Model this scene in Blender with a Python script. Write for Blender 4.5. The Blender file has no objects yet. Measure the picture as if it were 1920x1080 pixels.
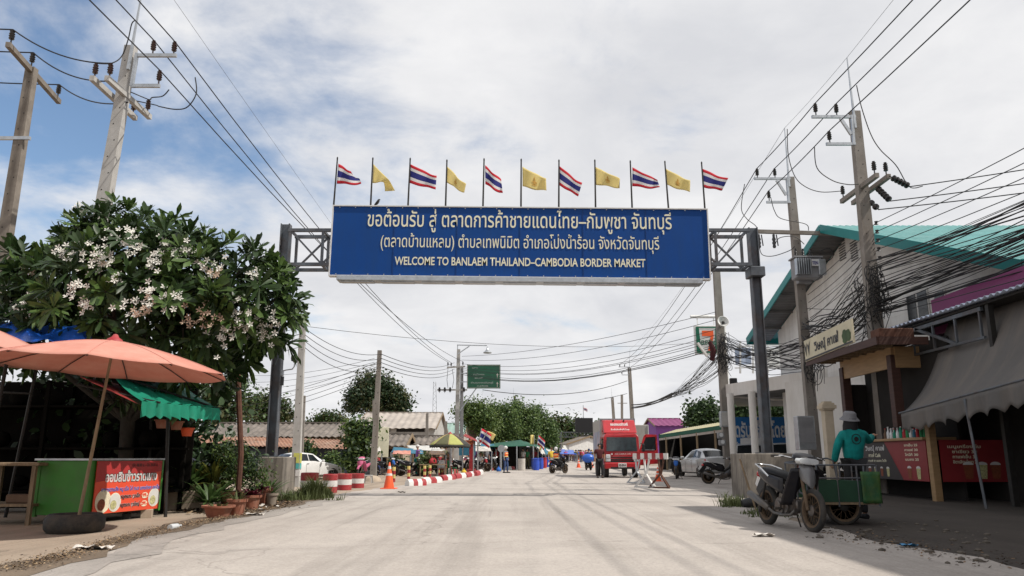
import bpy, bmesh, math, random
import numpy as np
from mathutils import Vector, Matrix
random.seed(7); np.random.seed(7)
S = bpy.context.scene; C = S.collection; R = math.radians; PI = math.pi

# ------------------------------------------------------------------ camera, sky, sun, exposure
F = 1440.0; TH = math.atan(316/F); H = 1.05                     # focal length in photo pixels, pitch, eye height
cd = bpy.data.cameras.new('camera'); cam = bpy.data.objects.new('camera', cd); C.objects.link(cam)
cd.sensor_width = 36; cd.lens = 36*F/1920; cd.clip_start = .05; cd.clip_end = 4000
cam.location = (0, 0, H); cam.rotation_euler = (PI/2+TH, 0, 0); S.camera = cam
SUN = Vector((.60, -.17, .80)).normalized()
sl = bpy.data.lights.new('sun', 'SUN'); sl.energy = 4.6; sl.angle = R(.6); sl.color = (1, .95, .87)
so = bpy.data.objects.new('sun', sl); C.objects.link(so); so.rotation_euler = SUN.to_track_quat('Z', 'Y').to_euler()
vs = S.view_settings; vs.view_transform = 'Standard'; vs.look = 'None'; vs.exposure = 0; vs.gamma = 1
S.cycles.max_bounces = 6; S.cycles.transparent_max_bounces = 12; S.cycles.use_denoising = True
W = bpy.data.worlds.new('World'); S.world = W; W.use_nodes = True
def sky():
    nt = W.node_tree; N = nt.nodes; L = nt.links; bg = N['Background']; bg.inputs[1].default_value = .1
    st = N.new('ShaderNodeTexSky'); st.sky_type = 'NISHITA'; st.sun_disc = False
    st.sun_elevation = math.asin(SUN.z); st.sun_rotation = math.atan2(SUN.x, SUN.y); st.air_density = 1.0; st.dust_density = .6; st.ozone_density = 1.5
    tc = N.new('ShaderNodeTexCoord'); sep = N.new('ShaderNodeSeparateXYZ'); L.new(tc.outputs['Generated'], sep.inputs[0])
    def M(op, a, b=None, c=None, clamp=False):
        n = N.new('ShaderNodeMath'); n.operation = op; n.use_clamp = clamp
        for i, v in enumerate((a, b, c)):
            if v is None: continue
            if isinstance(v, (int, float)): n.inputs[i].default_value = v
            else: L.new(v, n.inputs[i])
        return n.outputs[0]
    # clouds live on a flat layer far overhead: project the view direction on it
    zz = M('ADD', M('MAXIMUM', sep.outputs['Z'], 0), .22)
    cx = M('DIVIDE', sep.outputs['X'], zz); cy = M('DIVIDE', sep.outputs['Y'], zz)
    cb = N.new('ShaderNodeCombineXYZ'); L.new(cx, cb.inputs[0]); L.new(cy, cb.inputs[1])
    def noise(sc, det, ro, off, dist=0):
        mp = N.new('ShaderNodeMapping'); mp.inputs['Location'].default_value = off; L.new(cb.outputs[0], mp.inputs[0])
        n = N.new('ShaderNodeTexNoise'); n.inputs['Scale'].default_value = sc; n.inputs['Detail'].default_value = det
        n.inputs['Roughness'].default_value = ro; n.inputs['Distortion'].default_value = dist; L.new(mp.outputs[0], n.inputs[0]); return n.outputs['Fac']
    n1 = noise(1.9, 9, .58, (3.1, 7.7, 0), .25); n2 = noise(5.5, 8, .6, (1.3, 2.2, 5), .4); n3 = noise(1.7, 7, .55, (9, 4, 2), .35)
    # a break in the cover on the left, high up
    dx = M('ADD', cx, 1.02); dy = M('ADD', cy, -1.25)
    d2 = M('ADD', M('MULTIPLY', M('MULTIPLY', dx, dx), 1.5), M('MULTIPLY', M('MULTIPLY', dy, dy), .9))
    hole = M('MULTIPLY', M('POWER', 2.718, M('MULTIPLY', d2, -1.15)), 1.0)
    dx2 = M('ADD', cx, -1.75); dy2 = M('ADD', cy, -2.25)
    h2 = M('MULTIPLY', M('POWER', 2.718, M('MULTIPLY', M('ADD', M('MULTIPLY', dx2, dx2), M('MULTIPLY', dy2, dy2)), -9)), .30)
    raw = M('ADD', M('MULTIPLY', n1, 1.0), M('MULTIPLY', n2, .22))          # about .62 on average
    cov = M('SUBTRACT', M('SUBTRACT', raw, M('MULTIPLY', hole, .40)), h2)
    mr = N.new('ShaderNodeMapRange'); mr.interpolation_type = 'SMOOTHSTEP'; L.new(cov, mr.inputs[0])
    mr.inputs[1].default_value = .18; mr.inputs[2].default_value = .52
    # lit and shaded cloud
    sh = M('ADD', M('MULTIPLY', n3, .85), M('MULTIPLY', n2, .25))
    m2 = N.new('ShaderNodeMapRange'); L.new(sh, m2.inputs[0]); m2.inputs[1].default_value = .38; m2.inputs[2].default_value = .72
    cm = N.new('ShaderNodeMix'); cm.data_type = 'RGBA'; L.new(m2.outputs[0], cm.inputs[0])
    cm.inputs[6].default_value = (7.0, 7.1, 7.45, 1); cm.inputs[7].default_value = (9.4, 9.35, 9.4, 1)
    mx = N.new('ShaderNodeMix'); mx.data_type = 'RGBA'; L.new(mr.outputs[0], mx.inputs[0])
    sb = N.new('ShaderNodeMix'); sb.data_type = 'RGBA'; sb.blend_type = 'MULTIPLY'; sb.inputs[0].default_value = 1; L.new(st.outputs[0], sb.inputs[6]); sb.inputs[7].default_value = (1.45, 1.5, 1.5, 1); L.new(sb.outputs[2], mx.inputs[6]); L.new(cm.outputs[2], mx.inputs[7]); L.new(mx.outputs[2], bg.inputs[0])
sky()

# ------------------------------------------------------------------ from the photograph to the place
def P(px, py, Y):                                                # the point at forward distance Y seen at this pixel
    y = F*math.cos(TH)-(540-py)*math.sin(TH); z = F*math.sin(TH)+(540-py)*math.cos(TH)
    k = Y/y; return Vector(((px-960)*k, Y, H+z*k))
def PZ(px, py, Z):                                               # the point at height Z
    y = F*math.cos(TH)-(540-py)*math.sin(TH); z = F*math.sin(TH)+(540-py)*math.cos(TH)
    k = (Z-H)/z; return Vector(((px-960)*k, y*k, Z))
def sst(a, b, x):
    t = min(1, max(0, (x-a)/(b-a))); return t*t*(3-2*t)
def gz(x, y):                                                    # the lie of the land
    return .42*sst(45, 150, y) - .18*sst(-7.5, -10, x)*sst(26, 34, y)*(1-sst(60, 90, y))
def G(px, py):                                                   # the point of the ground seen at this pixel
    z = 0
    for _ in range(12):
        p = PZ(px, py, min(z, H-.02)); z = gz(p.x, p.y)
    p.z = z; return p
def on(px, Y, dz=0):                                             # ground point at forward distance Y under pixel column px (near horizon height)
    x = (px-960)*Y/(F*math.cos(TH)+316*math.sin(TH)); return Vector((x, Y, gz(x, Y)+dz))

# ------------------------------------------------------------------ materials
MATS = {}
def mat(name, col, rough=.75, metal=0, var=.18, sc=4, bump=0, spec=.4, trans=0, dirt=None, stretch=None, trl=0, coat=0, det=6):
    if name in MATS: return MATS[name]
    m = bpy.data.materials.new(name); m.use_nodes = True; nt = m.node_tree; N = nt.nodes; L = nt.links; b = N['Principled BSDF']
    MATS[name] = m
    b.inputs['Roughness'].default_value = rough; b.inputs['Metallic'].default_value = metal; b.inputs['Specular IOR Level'].default_value = spec
    if coat: b.inputs['Coat Weight'].default_value = coat; b.inputs['Coat Roughness'].default_value = .08
    m.diffuse_color = (*col, 1)
    tc = N.new('ShaderNodeTexCoord'); src = tc.outputs['Object']
    if stretch:
        mp = N.new('ShaderNodeMapping'); mp.inputs['Scale'].default_value = stretch; L.new(src, mp.inputs[0]); src = mp.outputs[0]
    n = N.new('ShaderNodeTexNoise'); n.inputs['Scale'].default_value = sc; n.inputs['Detail'].default_value = det; n.inputs['Roughness'].default_value = .62
    L.new(src, n.inputs[0])
    mr = N.new('ShaderNodeMapRange'); L.new(n.outputs['Fac'], mr.inputs[0]); mr.inputs[1].default_value = .28; mr.inputs[2].default_value = .72
    mx = N.new('ShaderNodeMix'); mx.data_type = 'RGBA'; L.new(mr.outputs[0], mx.inputs[0])
    mx.inputs[6].default_value = tuple(c*(1-var) for c in col)+(1,); mx.inputs[7].default_value = tuple(min(1, c*(1+var)) for c in col)+(1,)
    out = mx.outputs[2]
    if dirt:                                                     # (colour, amount, scale): blotches of grime
        dc, am, ds = dirt[:3]
        n2 = N.new('ShaderNodeTexNoise'); n2.inputs['Scale'].default_value = ds; n2.inputs['Detail'].default_value = 8; n2.inputs['Roughness'].default_value = .7
        mp2 = N.new('ShaderNodeMapping'); mp2.inputs['Location'].default_value = (3.3, 1.7, 8.1); mp2.inputs['Scale'].default_value = dirt[3] if len(dirt) > 3 else (1, 1, 1)
        L.new(tc.outputs['Object'], mp2.inputs[0]); L.new(mp2.outputs[0], n2.inputs[0])
        r2 = N.new('ShaderNodeMapRange'); L.new(n2.outputs['Fac'], r2.inputs[0]); r2.inputs[1].default_value = .45; r2.inputs[2].default_value = .68; r2.inputs[4].default_value = am
        m3 = N.new('ShaderNodeMix'); m3.data_type = 'RGBA'; L.new(r2.outputs[0], m3.inputs[0]); L.new(out, m3.inputs[6]); m3.inputs[7].default_value = (*dc, 1); out = m3.outputs[2]
    L.new(out, b.inputs['Base Color'])
    if bump:
        bp = N.new('ShaderNodeBump'); bp.inputs['Strength'].default_value = bump; bp.inputs['Distance'].default_value = .02; L.new(n.outputs['Fac'], bp.inputs['Height']); L.new(bp.outputs[0], b.inputs['Normal'])
    if trl:                                                      # light through leaves and cloth
        t = N.new('ShaderNodeBsdfTranslucent'); L.new(out, t.inputs[0]); ms = N.new('ShaderNodeMixShader'); ms.inputs[0].default_value = trl
        L.new(b.outputs[0], ms.inputs[1]); L.new(t.outputs[0], ms.inputs[2]); L.new(ms.outputs[0], N['Material Output'].inputs[0])
    return m
DIRT = (.10, .075, .05)
K = dict(
 concrete=mat('pole concrete', (.225, .205, .185), .85, var=.2, sc=2.5, bump=.25, dirt=((.15, .12, .09), .6, 1.2, (2, 2, .5))),
 paleconc=mat('pale concrete', (.40, .39, .375), .85, var=.14, sc=3, bump=.2, dirt=((.25, .22, .18), .4, 1.5, (2, 2, .5))),
 darkconc=mat('brown weathered concrete', (.19, .165, .14), .9, var=.3, sc=2.5, bump=.25, dirt=((.09, .07, .055), .6, 1.5, (2, 2, .5))),
 blockconc=mat('stained concrete', (.22, .195, .165), .9, var=.2, sc=3, bump=.4, dirt=((.035, .03, .025), .9, 1.9, (2.2, 2.2, .4))),
 steel=mat('weathered grey steel', (.115, .128, .145), .55, .55, var=.3, sc=3, dirt=((.10, .06, .04), .6, 2.2)),
 galv=mat('galvanised steel', (.42, .44, .46), .4, .75, var=.2, sc=6),
 rust=mat('rusty iron', (.10, .045, .03), .85, .2, var=.4, sc=6, bump=.2),
 darkiron=mat('dark iron', (.03, .028, .026), .6, .4, var=.3, sc=5),
 insul=mat('brown porcelain', (.035, .016, .014), .2, var=.2, sc=5, spec=.6),
 insulblk=mat('black porcelain', (.018, .017, .018), .25, var=.2, sc=5, spec=.6),
 wire=mat('black cable', (.012, .012, .013), .6, var=.1),
 wiregrey=mat('grey cable', (.10, .10, .105), .6, var=.1),
 signblue=mat('sign blue', (.002, .050, .225), .5, var=.06, sc=1.2, spec=.2, dirt=((.008, .05, .18), .5, 1.1, (3, 3, .5))),
 cream=mat('sign cream', (.74, .71, .53), .5, var=.05),
 white=mat('white paint', (.66, .65, .63), .5, var=.06, sc=3, dirt=((.36, .33, .29), .45, 3)),
 whitewall=mat('white wall paint', (.66, .64, .61), .85, var=.06, sc=1, dirt=((.42, .38, .33), .4, .7, (1.5, 1.5, .4)), bump=.1),
 red=mat('red paint', (.31, .024, .03), .6, var=.2, sc=4, dirt=((.30, .16, .14), .45, 5)),
 flagred=mat('flag red', (.62, .03, .05), .8, var=.06, trl=.35), flagwhite=mat('flag white', (.78, .77, .76), .8, var=.04, trl=.35),
 flagblue=mat('flag blue', (.03, .035, .22), .8, var=.06, trl=.3), flagyellow=mat('flag yellow', (.80, .68, .30), .8, var=.06, trl=.4),
 emblem=mat('emblem brown', (.45, .25, .05), .8, var=.2, sc=30),
 black=mat('black plastic', (.012, .012, .013), .45, var=.2, sc=8), rubber=mat('rubber', (.025, .024, .023), .8, var=.35, sc=6, bump=.2, dirt=((.13, .10, .07), .4, 4)),
 chrome=mat('chrome', (.6, .6, .6), .18, 1, var=.1), glass=mat('dark glass', (.012, .015, .018), .12, var=.1, spec=.35),
 teal=mat('teal fascia', (.0, .19, .185), .45, var=.1, sc=1.5), tealroof=mat('teal roof sheet', (.115, .29, .285), .6, var=.18, sc=1.2, spec=.2, dirt=((.20, .33, .32), .5, .8)),
 wood=mat('honey wood', (.30, .19, .095), .6, var=.2, sc=2, stretch=(1, 1, 8)), darkwood=mat('dark red wood', (.052, .022, .016), .6, var=.3, sc=3, stretch=(1, 1, 6)),
 oldwood=mat('weathered wood', (.22, .16, .10), .85, var=.35, sc=3, stretch=(6, 6, 1), bump=.2),
 purple=mat('purple panel', (.17, .018, .10), .5, var=.1, sc=1), grey=mat('mid grey', (.23, .23, .24), .7, var=.1),
 shade=mat('deep shade black', (.010, .009, .008), 1, var=.3, sc=3, spec=0),  # near-black colour standing in for deep shade
 skin=mat('skin', (.32, .18, .11), .6, var=.08, sc=8), hair=mat('dark hair', (.012, .01, .009), .6, var=.2, sc=20),
 orange=mat('traffic orange', (.75, .10, .025), .5, var=.12, sc=4, dirt=((.35, .10, .06), .4, 5)),
 terracotta=mat('terracotta', (.27, .10, .06), .85, var=.25, sc=6, dirt=((.30, .22, .17), .5, 5), bump=.15),
 soil=mat('soil', (.06, .042, .03), .95, var=.4, sc=12, bump=.6),
 bark=mat('bark', (.12, .09, .065), .95, var=.35, sc=5, bump=.6, stretch=(3, 3, .7)),
 leaf=mat('leaf', (.060, .105, .030), .5, var=.45, sc=1.6, trl=.3), leafdark=mat('dark leaf', (.030, .058, .022), .5, var=.45, sc=1.6, trl=.25),
 leafbright=mat('bright leaf', (.12, .175, .045), .5, var=.4, sc=1.4, trl=.35), leafolive=mat('olive leaf', (.085, .09, .035), .6, var=.4, sc=1.5, trl=.3),
 plumleaf=mat('plumeria leaf', (.027, .052, .016), .42, var=.4, sc=1.2, trl=.18, spec=.3), plumlight=mat('plumeria young leaf', (.070, .118, .030), .42, var=.35, sc=1.2, trl=.22, spec=.3),
 petal=mat('white petal', (.85, .83, .76), .7, var=.05, trl=.3), petalold=mat('faded petal', (.62, .47, .36), .7, var=.15, sc=8, trl=.3),
 grass=mat('grass', (.085, .105, .035), .7, var=.5, sc=2, trl=.3),
)

# ------------------------------------------------------------------ mesh builder
def frame(o, x, y):                                              # local XY plane -> world
    x = Vector(x).normalized(); z = x.cross(Vector(y)).normalized(); y = z.cross(x)
    m = Matrix.Identity(4)
    for i in range(3): m[i][0], m[i][1], m[i][2], m[i][3] = x[i], y[i], z[i], o[i]
    return m
class MB:
    def __init__(s, M=None): s.v = []; s.f = []; s.mi = []; s.m = 0; s.M = M
    def add(s, vs, fs, m=None):
        k = len(s.v)
        if s.M is not None: vs = [s.M @ Vector(v) for v in vs]
        s.v += [tuple(v) for v in vs]; s.f += [tuple(i+k for i in f) for f in fs]; s.mi += [s.m if m is None else m]*len(fs); return s
    def box(s, c, d, rz=0, b=0, M=None, m=None):
        hx, hy, hz = d[0]/2, d[1]/2, d[2]/2; T = Matrix.Translation(Vector(c)) @ (M.to_4x4() if M is not None else Matrix.Rotation(rz, 4, 'Z'))
        if b <= 0:
            v = [(x, y, z) for x in (-hx, hx) for y in (-hy, hy) for z in (-hz, hz)]
            f = [(0, 1, 3, 2), (4, 6, 7, 5), (0, 4, 5, 1), (2, 3, 7, 6), (0, 2, 6, 4), (1, 5, 7, 3)]
        else:
            b = min(b, hx*.9, hy*.9, hz*.9); v = []; idx = {}
            for sx in (-1, 1):
                for sy in (-1, 1):
                    for sz in (-1, 1):
                        for a in range(3):
                            p = [sx*(hx-b), sy*(hy-b), sz*(hz-b)]; p[a] = (sx*hx, sy*hy, sz*hz)[a]; idx[sx, sy, sz, a] = len(v); v.append(p)
            f = []
            for a in range(3):
                o1, o2 = [(1, 2), (2, 0), (0, 1)][a]
                for q in (-1, 1):
                    r = []
                    for u, w in ((-1, -1), (1, -1), (1, 1), (-1, 1)):
                        k = [0, 0, 0]; k[a] = q; k[o1] = u; k[o2] = w; r.append(idx[(*k, a)])
                    f.append(tuple(r if q > 0 else r[::-1]))
                for q1 in (-1, 1):
                    for q2 in (-1, 1):
                        k0 = [0, 0, 0]; k1 = [0, 0, 0]; k0[o1] = k1[o1] = q1; k0[o2] = k1[o2] = q2; k0[a] = -1; k1[a] = 1
                        r = (idx[(*k0, o1)], idx[(*k1, o1)], idx[(*k1, o2)], idx[(*k0, o2)]); f.append(r if q1*q2 < 0 else r[::-1])
            for sx in (-1, 1):
                for sy in (-1, 1):
                    for sz in (-1, 1):
                        r = (idx[sx, sy, sz, 0], idx[sx, sy, sz, 1], idx[sx, sy, sz, 2]); f.append(r if sx*sy*sz > 0 else r[::-1])
        return s.add([T @ Vector(p) for p in v], f, m)
    def beam(s, a, b, w, h=None, up=(0, 0, 1), m=None, w2=None, h2=None):
        a = Vector(a); b = Vector(b); h = h or w; z = (b-a).normalized(); up = Vector(up)
        if abs(z.dot(up)) > .98: up = Vector((0, 1, 0))
        x = z.cross(up).normalized(); y = x.cross(z); v = []
        for p, ww, hh in ((a, w, h), (b, w2 or w, h2 or w2 or h)):
            v += [p-x*ww/2-y*hh/2, p+x*ww/2-y*hh/2, p+x*ww/2+y*hh/2, p-x*ww/2+y*hh/2]
        return s.add(v, [(3, 2, 1, 0), (4, 5, 6, 7), (0, 1, 5, 4), (1, 2, 6, 5), (2, 3, 7, 6), (3, 0, 4, 7)], m)
    def tube(s, pts, r, n=6, m=None, cap=True, closed=False):
        pts = [Vector(p) for p in pts]; k = len(pts); rs = r if isinstance(r, (list, tuple)) else [r]*k; v = []; nx = None
        for i, p in enumerate(pts):
            if closed: t = pts[(i+1) % k]-pts[i-1]
            else: t = pts[min(i+1, k-1)]-pts[max(i-1, 0)]
            t = t.normalized() if t.length > 1e-9 else Vector((0, 0, 1))
            if nx is None: nx = t.cross(Vector((0, 0, 1)) if abs(t.z) < .9 else Vector((1, 0, 0))).normalized()
            nx = (nx-t*nx.dot(t)).normalized(); ny = t.cross(nx)
            for j in range(n):
                a = 2*PI*j/n; v.append(p+(nx*math.cos(a)+ny*math.sin(a))*rs[i])
        f = []
        for i in range(k if closed else k-1):
            i2 = (i+1) % k
            for j in range(n): f.append((i*n+j, i*n+(j+1) % n, i2*n+(j+1) % n, i2*n+j))
        if cap and not closed: f.append(tuple(range(n))[::-1]); f.append(tuple((k-1)*n+j for j in range(n)))
        return s.add(v, f, m)
    def cyl(s, a, b, r, r2=None, n=14, m=None, cap=True): return s.tube([a, b], [r, r if r2 is None else r2], n, m, cap)
    def lathe(s, prof, n=18, M=None, m=None):                    # prof: (radius, height); M places it
        v = []; f = []; k = len(prof)
        for r, z in prof:
            for j in range(n):
                a = 2*PI*j/n; p = Vector((r*math.cos(a), r*math.sin(a), z)); v.append(M @ p if M is not None else p)
        for i in range(k-1):
            for j in range(n): f.append((i*n+j, i*n+(j+1) % n, (i+1)*n+(j+1) % n, (i+1)*n+j))
        if prof[0][0] > 1e-4: f.append(tuple(range(n))[::-1])
        if prof[-1][0] > 1e-4: f.append(tuple((k-1)*n+j for j in range(n)))
        return s.add(v, f, m)
    def prism(s, poly, d, M=None, m=None):                       # poly in XY, thickness d along +Z of M
        n = len(poly); v = [Vector((x, y, 0)) for x, y in poly]+[Vector((x, y, d)) for x, y in poly]
        if M is not None: v = [M @ p for p in v]
        return s.add(v, [tuple(range(n))[::-1], tuple(range(n, 2*n))]+[(i, (i+1) % n, n+(i+1) % n, n+i) for i in range(n)], m)
    def face(s, pts, m=None): return s.add(pts, [tuple(range(len(pts)))], m)
    def grid(s, fn, nu, nv, mf=None, m=None):
        v = [fn(i/nu, j/nv) for j in range(nv+1) for i in range(nu+1)]; w = nu+1
        for j in range(nv):
            pass
        f = [(j*w+i, j*w+i+1, (j+1)*w+i+1, (j+1)*w+i) for j in range(nv) for i in range(nu)]
        k = len(s.mi); s.add(v, f, m)
        if mf: s.mi[k:] = [mf((i+.5)/nu, (j+.5)/nv) for j in range(nv) for i in range(nu)]
        return s
    def ball(s, c, r, n=10, m=None, M=None):
        r = r if isinstance(r, (tuple, list)) else (r, r, r); v = []; f = []; k = n//2+1; c = Vector(c)
        for i in range(k):
            a = PI*i/(k-1)
            for j in range(n):
                b = 2*PI*j/n; p = Vector((r[0]*math.sin(a)*math.cos(b), r[1]*math.sin(a)*math.sin(b), -r[2]*math.cos(a))); v.append(c+(M @ p if M is not None else p))
        for i in range(k-1):
            for j in range(n): f.append((i*n+j, i*n+(j+1) % n, (i+1)*n+(j+1) % n, (i+1)*n+j))
        return s.add(v, f, m)
    def build(s, name, mats, parent=None, smooth=None, loc=None, thick=0):
        me = bpy.data.meshes.new(name); me.from_pydata(s.v, [], s.f); me.validate()
        for x in (mats if isinstance(mats, (list, tuple)) else [mats]): me.materials.append(K[x] if isinstance(x, str) else x)
        if len(me.polygons) == len(s.mi): me.polygons.foreach_set('material_index', s.mi)
        if smooth:
            me.polygons.foreach_set('use_smooth', [True]*len(me.polygons)); me.set_sharp_from_angle(angle=R(smooth))
        o = bpy.data.objects.new(name, me); C.objects.link(o); o.parent = parent
        if loc is not None: o.location = loc
        if thick:
            t = o.modifiers.new('thickness', 'SOLIDIFY'); t.thickness = thick; t.offset = 0
        return o
def tag(o, label=None, cat=None, group=None, kind=None):
    for k, v in (('label', label), ('category', cat), ('group', group), ('kind', kind)):
        if v: o[k] = v
    return o
def T(name, label, cat, loc=(0, 0, 0), rz=0, group=None):
    o = bpy.data.objects.new(name, None); C.objects.link(o); o.location = loc; o.rotation_euler = (0, 0, rz); o.empty_display_size = .2
    return tag(o, label, cat, group)
KIDS = lambda o: [c for c in S.objects if c.parent == o]
def dup(o, loc=None, rz=None, label=None, parent=None, mats=None, sc=None, kids=None):   # a thing, its parts and their sub-parts; mats: {old: new}
    c = o.copy(); C.objects.link(c); c.parent = parent
    if loc is not None: c.location = loc
    if rz is not None: c.rotation_euler = (0, 0, rz)
    if sc: c.scale = (sc, sc, sc) if isinstance(sc, (int, float)) else sc
    if label: c['label'] = label
    if mats:
        for sl_ in c.material_slots:
            if sl_.material and sl_.material.name in mats:
                nm = mats[sl_.material.name]; sl_.link = 'OBJECT'; sl_.material = nm
    if kids is None: kids = {}; [kids.setdefault(x.parent, []).append(x) for x in S.objects if x.parent]
    for ch in kids.get(o, []): dup(ch, parent=c, mats=mats, kids=kids)
    return c
def txt(body, width, base, cx, size, M, m, name='lettering', parent=None, bold=.012, z=.006, ext=0):
    c = bpy.data.curves.new('t', 'FONT'); c.body = body; c.size = 1; c.offset = bold; c.extrude = ext; c.resolution_u = 3
    o = bpy.data.objects.new('t', c); C.objects.link(o)
    me = bpy.data.meshes.new_from_object(o.evaluated_get(bpy.context.evaluated_depsgraph_get())); bpy.data.objects.remove(o); bpy.data.curves.remove(c)
    n = len(me.vertices); a = np.zeros(n*3); me.vertices.foreach_get('co', a); a = a.reshape(-1, 3)
    x0, x1 = a[:, 0].min(), a[:, 0].max(); kx = width/(x1-x0)
    a[:, 0] = (a[:, 0]-(x0+x1)/2)*kx+cx; a[:, 1] = a[:, 1]*size+base; a[:, 2] += z
    A = np.array(M); a = a @ A[:3, :3].T+A[:3, 3]; me.vertices.foreach_set('co', a.astype(np.float32).ravel())
    me.materials.clear(); me.materials.append(K[m] if isinstance(m, str) else m); me.name = name; me.update()
    r = bpy.data.objects.new(name, me); C.objects.link(r); r.parent = parent; return r
def npmesh(name, v, q, mats, mi=None, parent=None, smooth=False):
    me = bpy.data.meshes.new(name); n = len(q); k = q.shape[1]
    me.vertices.add(len(v)); me.vertices.foreach_set('co', np.asarray(v, np.float32).ravel()); me.loops.add(n*k); me.loops.foreach_set('vertex_index', q.astype(np.int32).ravel())
    me.polygons.add(n); me.polygons.foreach_set('loop_start', np.arange(0, n*k, k, dtype=np.int32)); me.polygons.foreach_set('loop_total', np.full(n, k, np.int32))
    for x in mats: me.materials.append(K[x] if isinstance(x, str) else x)
    if mi is not None: me.polygons.foreach_set('material_index', mi.astype(np.int32))
    if smooth: me.polygons.foreach_set('use_smooth', np.ones(n, bool))
    me.update(); me.validate(); o = bpy.data.objects.new(name, me); C.objects.link(o); o.parent = parent; return o
def rnd_dirs(n):
    d = np.random.normal(size=(n, 3)); return d/np.linalg.norm(d, axis=1, keepdims=True)
def leaves(name, pts, nrm, size, mats, parent=None, mi=None, asp=.55, jit=.9):   # leaf-shaped six-gons at pts, roughly facing nrm
    n = len(pts); nz = nrm+rnd_dirs(n)*jit; nz /= np.linalg.norm(nz, axis=1, keepdims=True)
    a = np.cross(nz, rnd_dirs(n)); a /= np.linalg.norm(a, axis=1, keepdims=True)+1e-9; b = np.cross(nz, a)
    s = (size*(.6+.8*np.random.rand(n)))[:, None]; w = s*asp
    V = np.stack([pts-a*s*.5, pts-a*s*.12+b*w*.5, pts+a*s*.25+b*w*.42, pts+a*s*.5+nz*s*-.12, pts+a*s*.25-b*w*.42, pts-a*s*.12-b*w*.5], 1).reshape(-1, 3)
    q = np.arange(n*6).reshape(n, 6)
    if mi is None: mi = np.random.randint(0, len(mats), n)
    return npmesh(name, V, q, mats, mi, parent)
def blob_leaves(blobs, n, clump=.28, per=26, shell=.55):         # points through the crown's volume, gathered in clumps
    w = np.array([b[3]*b[4]*b[5] for b in blobs])**.7; w /= w.sum(); nc = max(1, n//per); ix = np.random.choice(len(blobs), nc, p=w)
    B = np.array(blobs)[ix]; d = rnd_dirs(nc); r = (shell+(1-shell)*np.random.rand(nc))[:, None]
    c = B[:, :3]+d*B[:, 3:6]*r; cm = np.random.randint(0, 3, nc)
    k = np.repeat(np.arange(nc), per); pts = c[k]+np.random.normal(size=(nc*per, 3))*clump*(.6+.8*np.random.rand(nc))[k][:, None]
    nr = d[k]*.8+np.array([0, 0, .5]); return pts, nr, cm[k]
def wire_pts(a, b, sag, n=14):
    a = Vector(a); b = Vector(b); return [a.lerp(b, i/n)+Vector((0, 0, -4*sag*(i/n)*(1-i/n))) for i in range(n+1)]
# ------------------------------------------------------------------ the setting
def road_mat(name, col, dark):
    m = mat(name, col, .9, var=.10, sc=.9, bump=0, spec=.25, dirt=(dark, .45, .45, (1.4, .28, 1)))
    nt = m.node_tree; N = nt.nodes; L = nt.links; b = N['Principled BSDF']; base = b.inputs['Base Color'].links[0].from_socket
    tc = N.new('ShaderNodeTexCoord')
    def nz(sc, mp, det=6):
        q = N.new('ShaderNodeMapping'); q.inputs['Scale'].default_value = mp; L.new(tc.outputs['Object'], q.inputs[0])
        n = N.new('ShaderNodeTexNoise'); n.inputs['Scale'].default_value = sc; n.inputs['Detail'].default_value = det; n.inputs['Roughness'].default_value = .65; L.new(q.outputs[0], n.inputs[0]); return n.outputs['Fac']
    def rng(s, a, b2, lo, hi):
        r = N.new('ShaderNodeMapRange'); L.new(s, r.inputs[0]); r.inputs[1].default_value = a; r.inputs[2].default_value = b2; r.inputs[3].default_value = lo; r.inputs[4].default_value = hi; return r.outputs[0]
    def mul(c, f):
        x = N.new('ShaderNodeMix'); x.data_type = 'RGBA'; x.blend_type = 'MULTIPLY'; x.inputs[0].default_value = 1; L.new(c, x.inputs[6])
        cc = N.new('ShaderNodeCombineColor'); [L.new(f, cc.inputs[i]) for i in range(3)]; L.new(cc.outputs[0], x.inputs[7]); return x.outputs[2]
    out = mul(base, rng(nz(38, (1, 1, 1), 4), .3, .7, .82, 1.14))                     # grit
    out = mul(out, rng(nz(1.3, (1, .035, 1), 5), .50, .66, 1.0, .80))                # wheel-worn lanes
    out = mul(out, rng(nz(.30, (1, 1, 1), 7), .50, .70, 1.0, .80))                   # old stains
    out = mul(out, rng(nz(5.5, (1, .02, 1), 3), .64, .72, 1.0, .84))                 # tyre marks
    vo = N.new('ShaderNodeTexVoronoi'); vo.feature = 'DISTANCE_TO_EDGE'; vo.inputs['Scale'].default_value = .16
    wv = N.new('ShaderNodeMixRGB'); wv.inputs[0].default_value = .12; L.new(tc.outputs['Object'], wv.inputs[1])
    n4 = N.new('ShaderNodeTexNoise'); n4.inputs['Scale'].default_value = 1.5; n4.inputs['Detail'].default_value = 6; L.new(tc.outputs['Object'], n4.inputs[0]); 
    mm = N.new('ShaderNodeVectorMath'); mm.operation = 'MULTIPLY_ADD'; mm.inputs[1].default_value = (1.6, 1.6, 0); L.new(n4.outputs['Color'], mm.inputs[0]); L.new(tc.outputs['Object'], mm.inputs[2])
    L.new(mm.outputs[0], vo.inputs['Vector'])
    ck = rng(vo.outputs['Distance'], 0, .005, .72, 1.0); out = mul(out, ck); L.new(out, b.inputs['Base Color']); N.remove(wv)
    bp = N.new('ShaderNodeBump'); bp.inputs['Strength'].default_value = .5; bp.inputs['Distance'].default_value = .012; L.new(nz(55, (1, 1, 1), 5), bp.inputs['Height']); L.new(bp.outputs[0], b.inputs['Normal'])
    return m
K['road'] = road_mat('road concrete', (.405, .366, .332), (.315, .28, .25))
K['forecourt'] = road_mat('forecourt concrete', (.35, .315, .285), (.25, .22, .195))
K['ground'] = road_mat('sandy ground', (.33, .265, .205), (.22, .175, .135))
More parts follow.
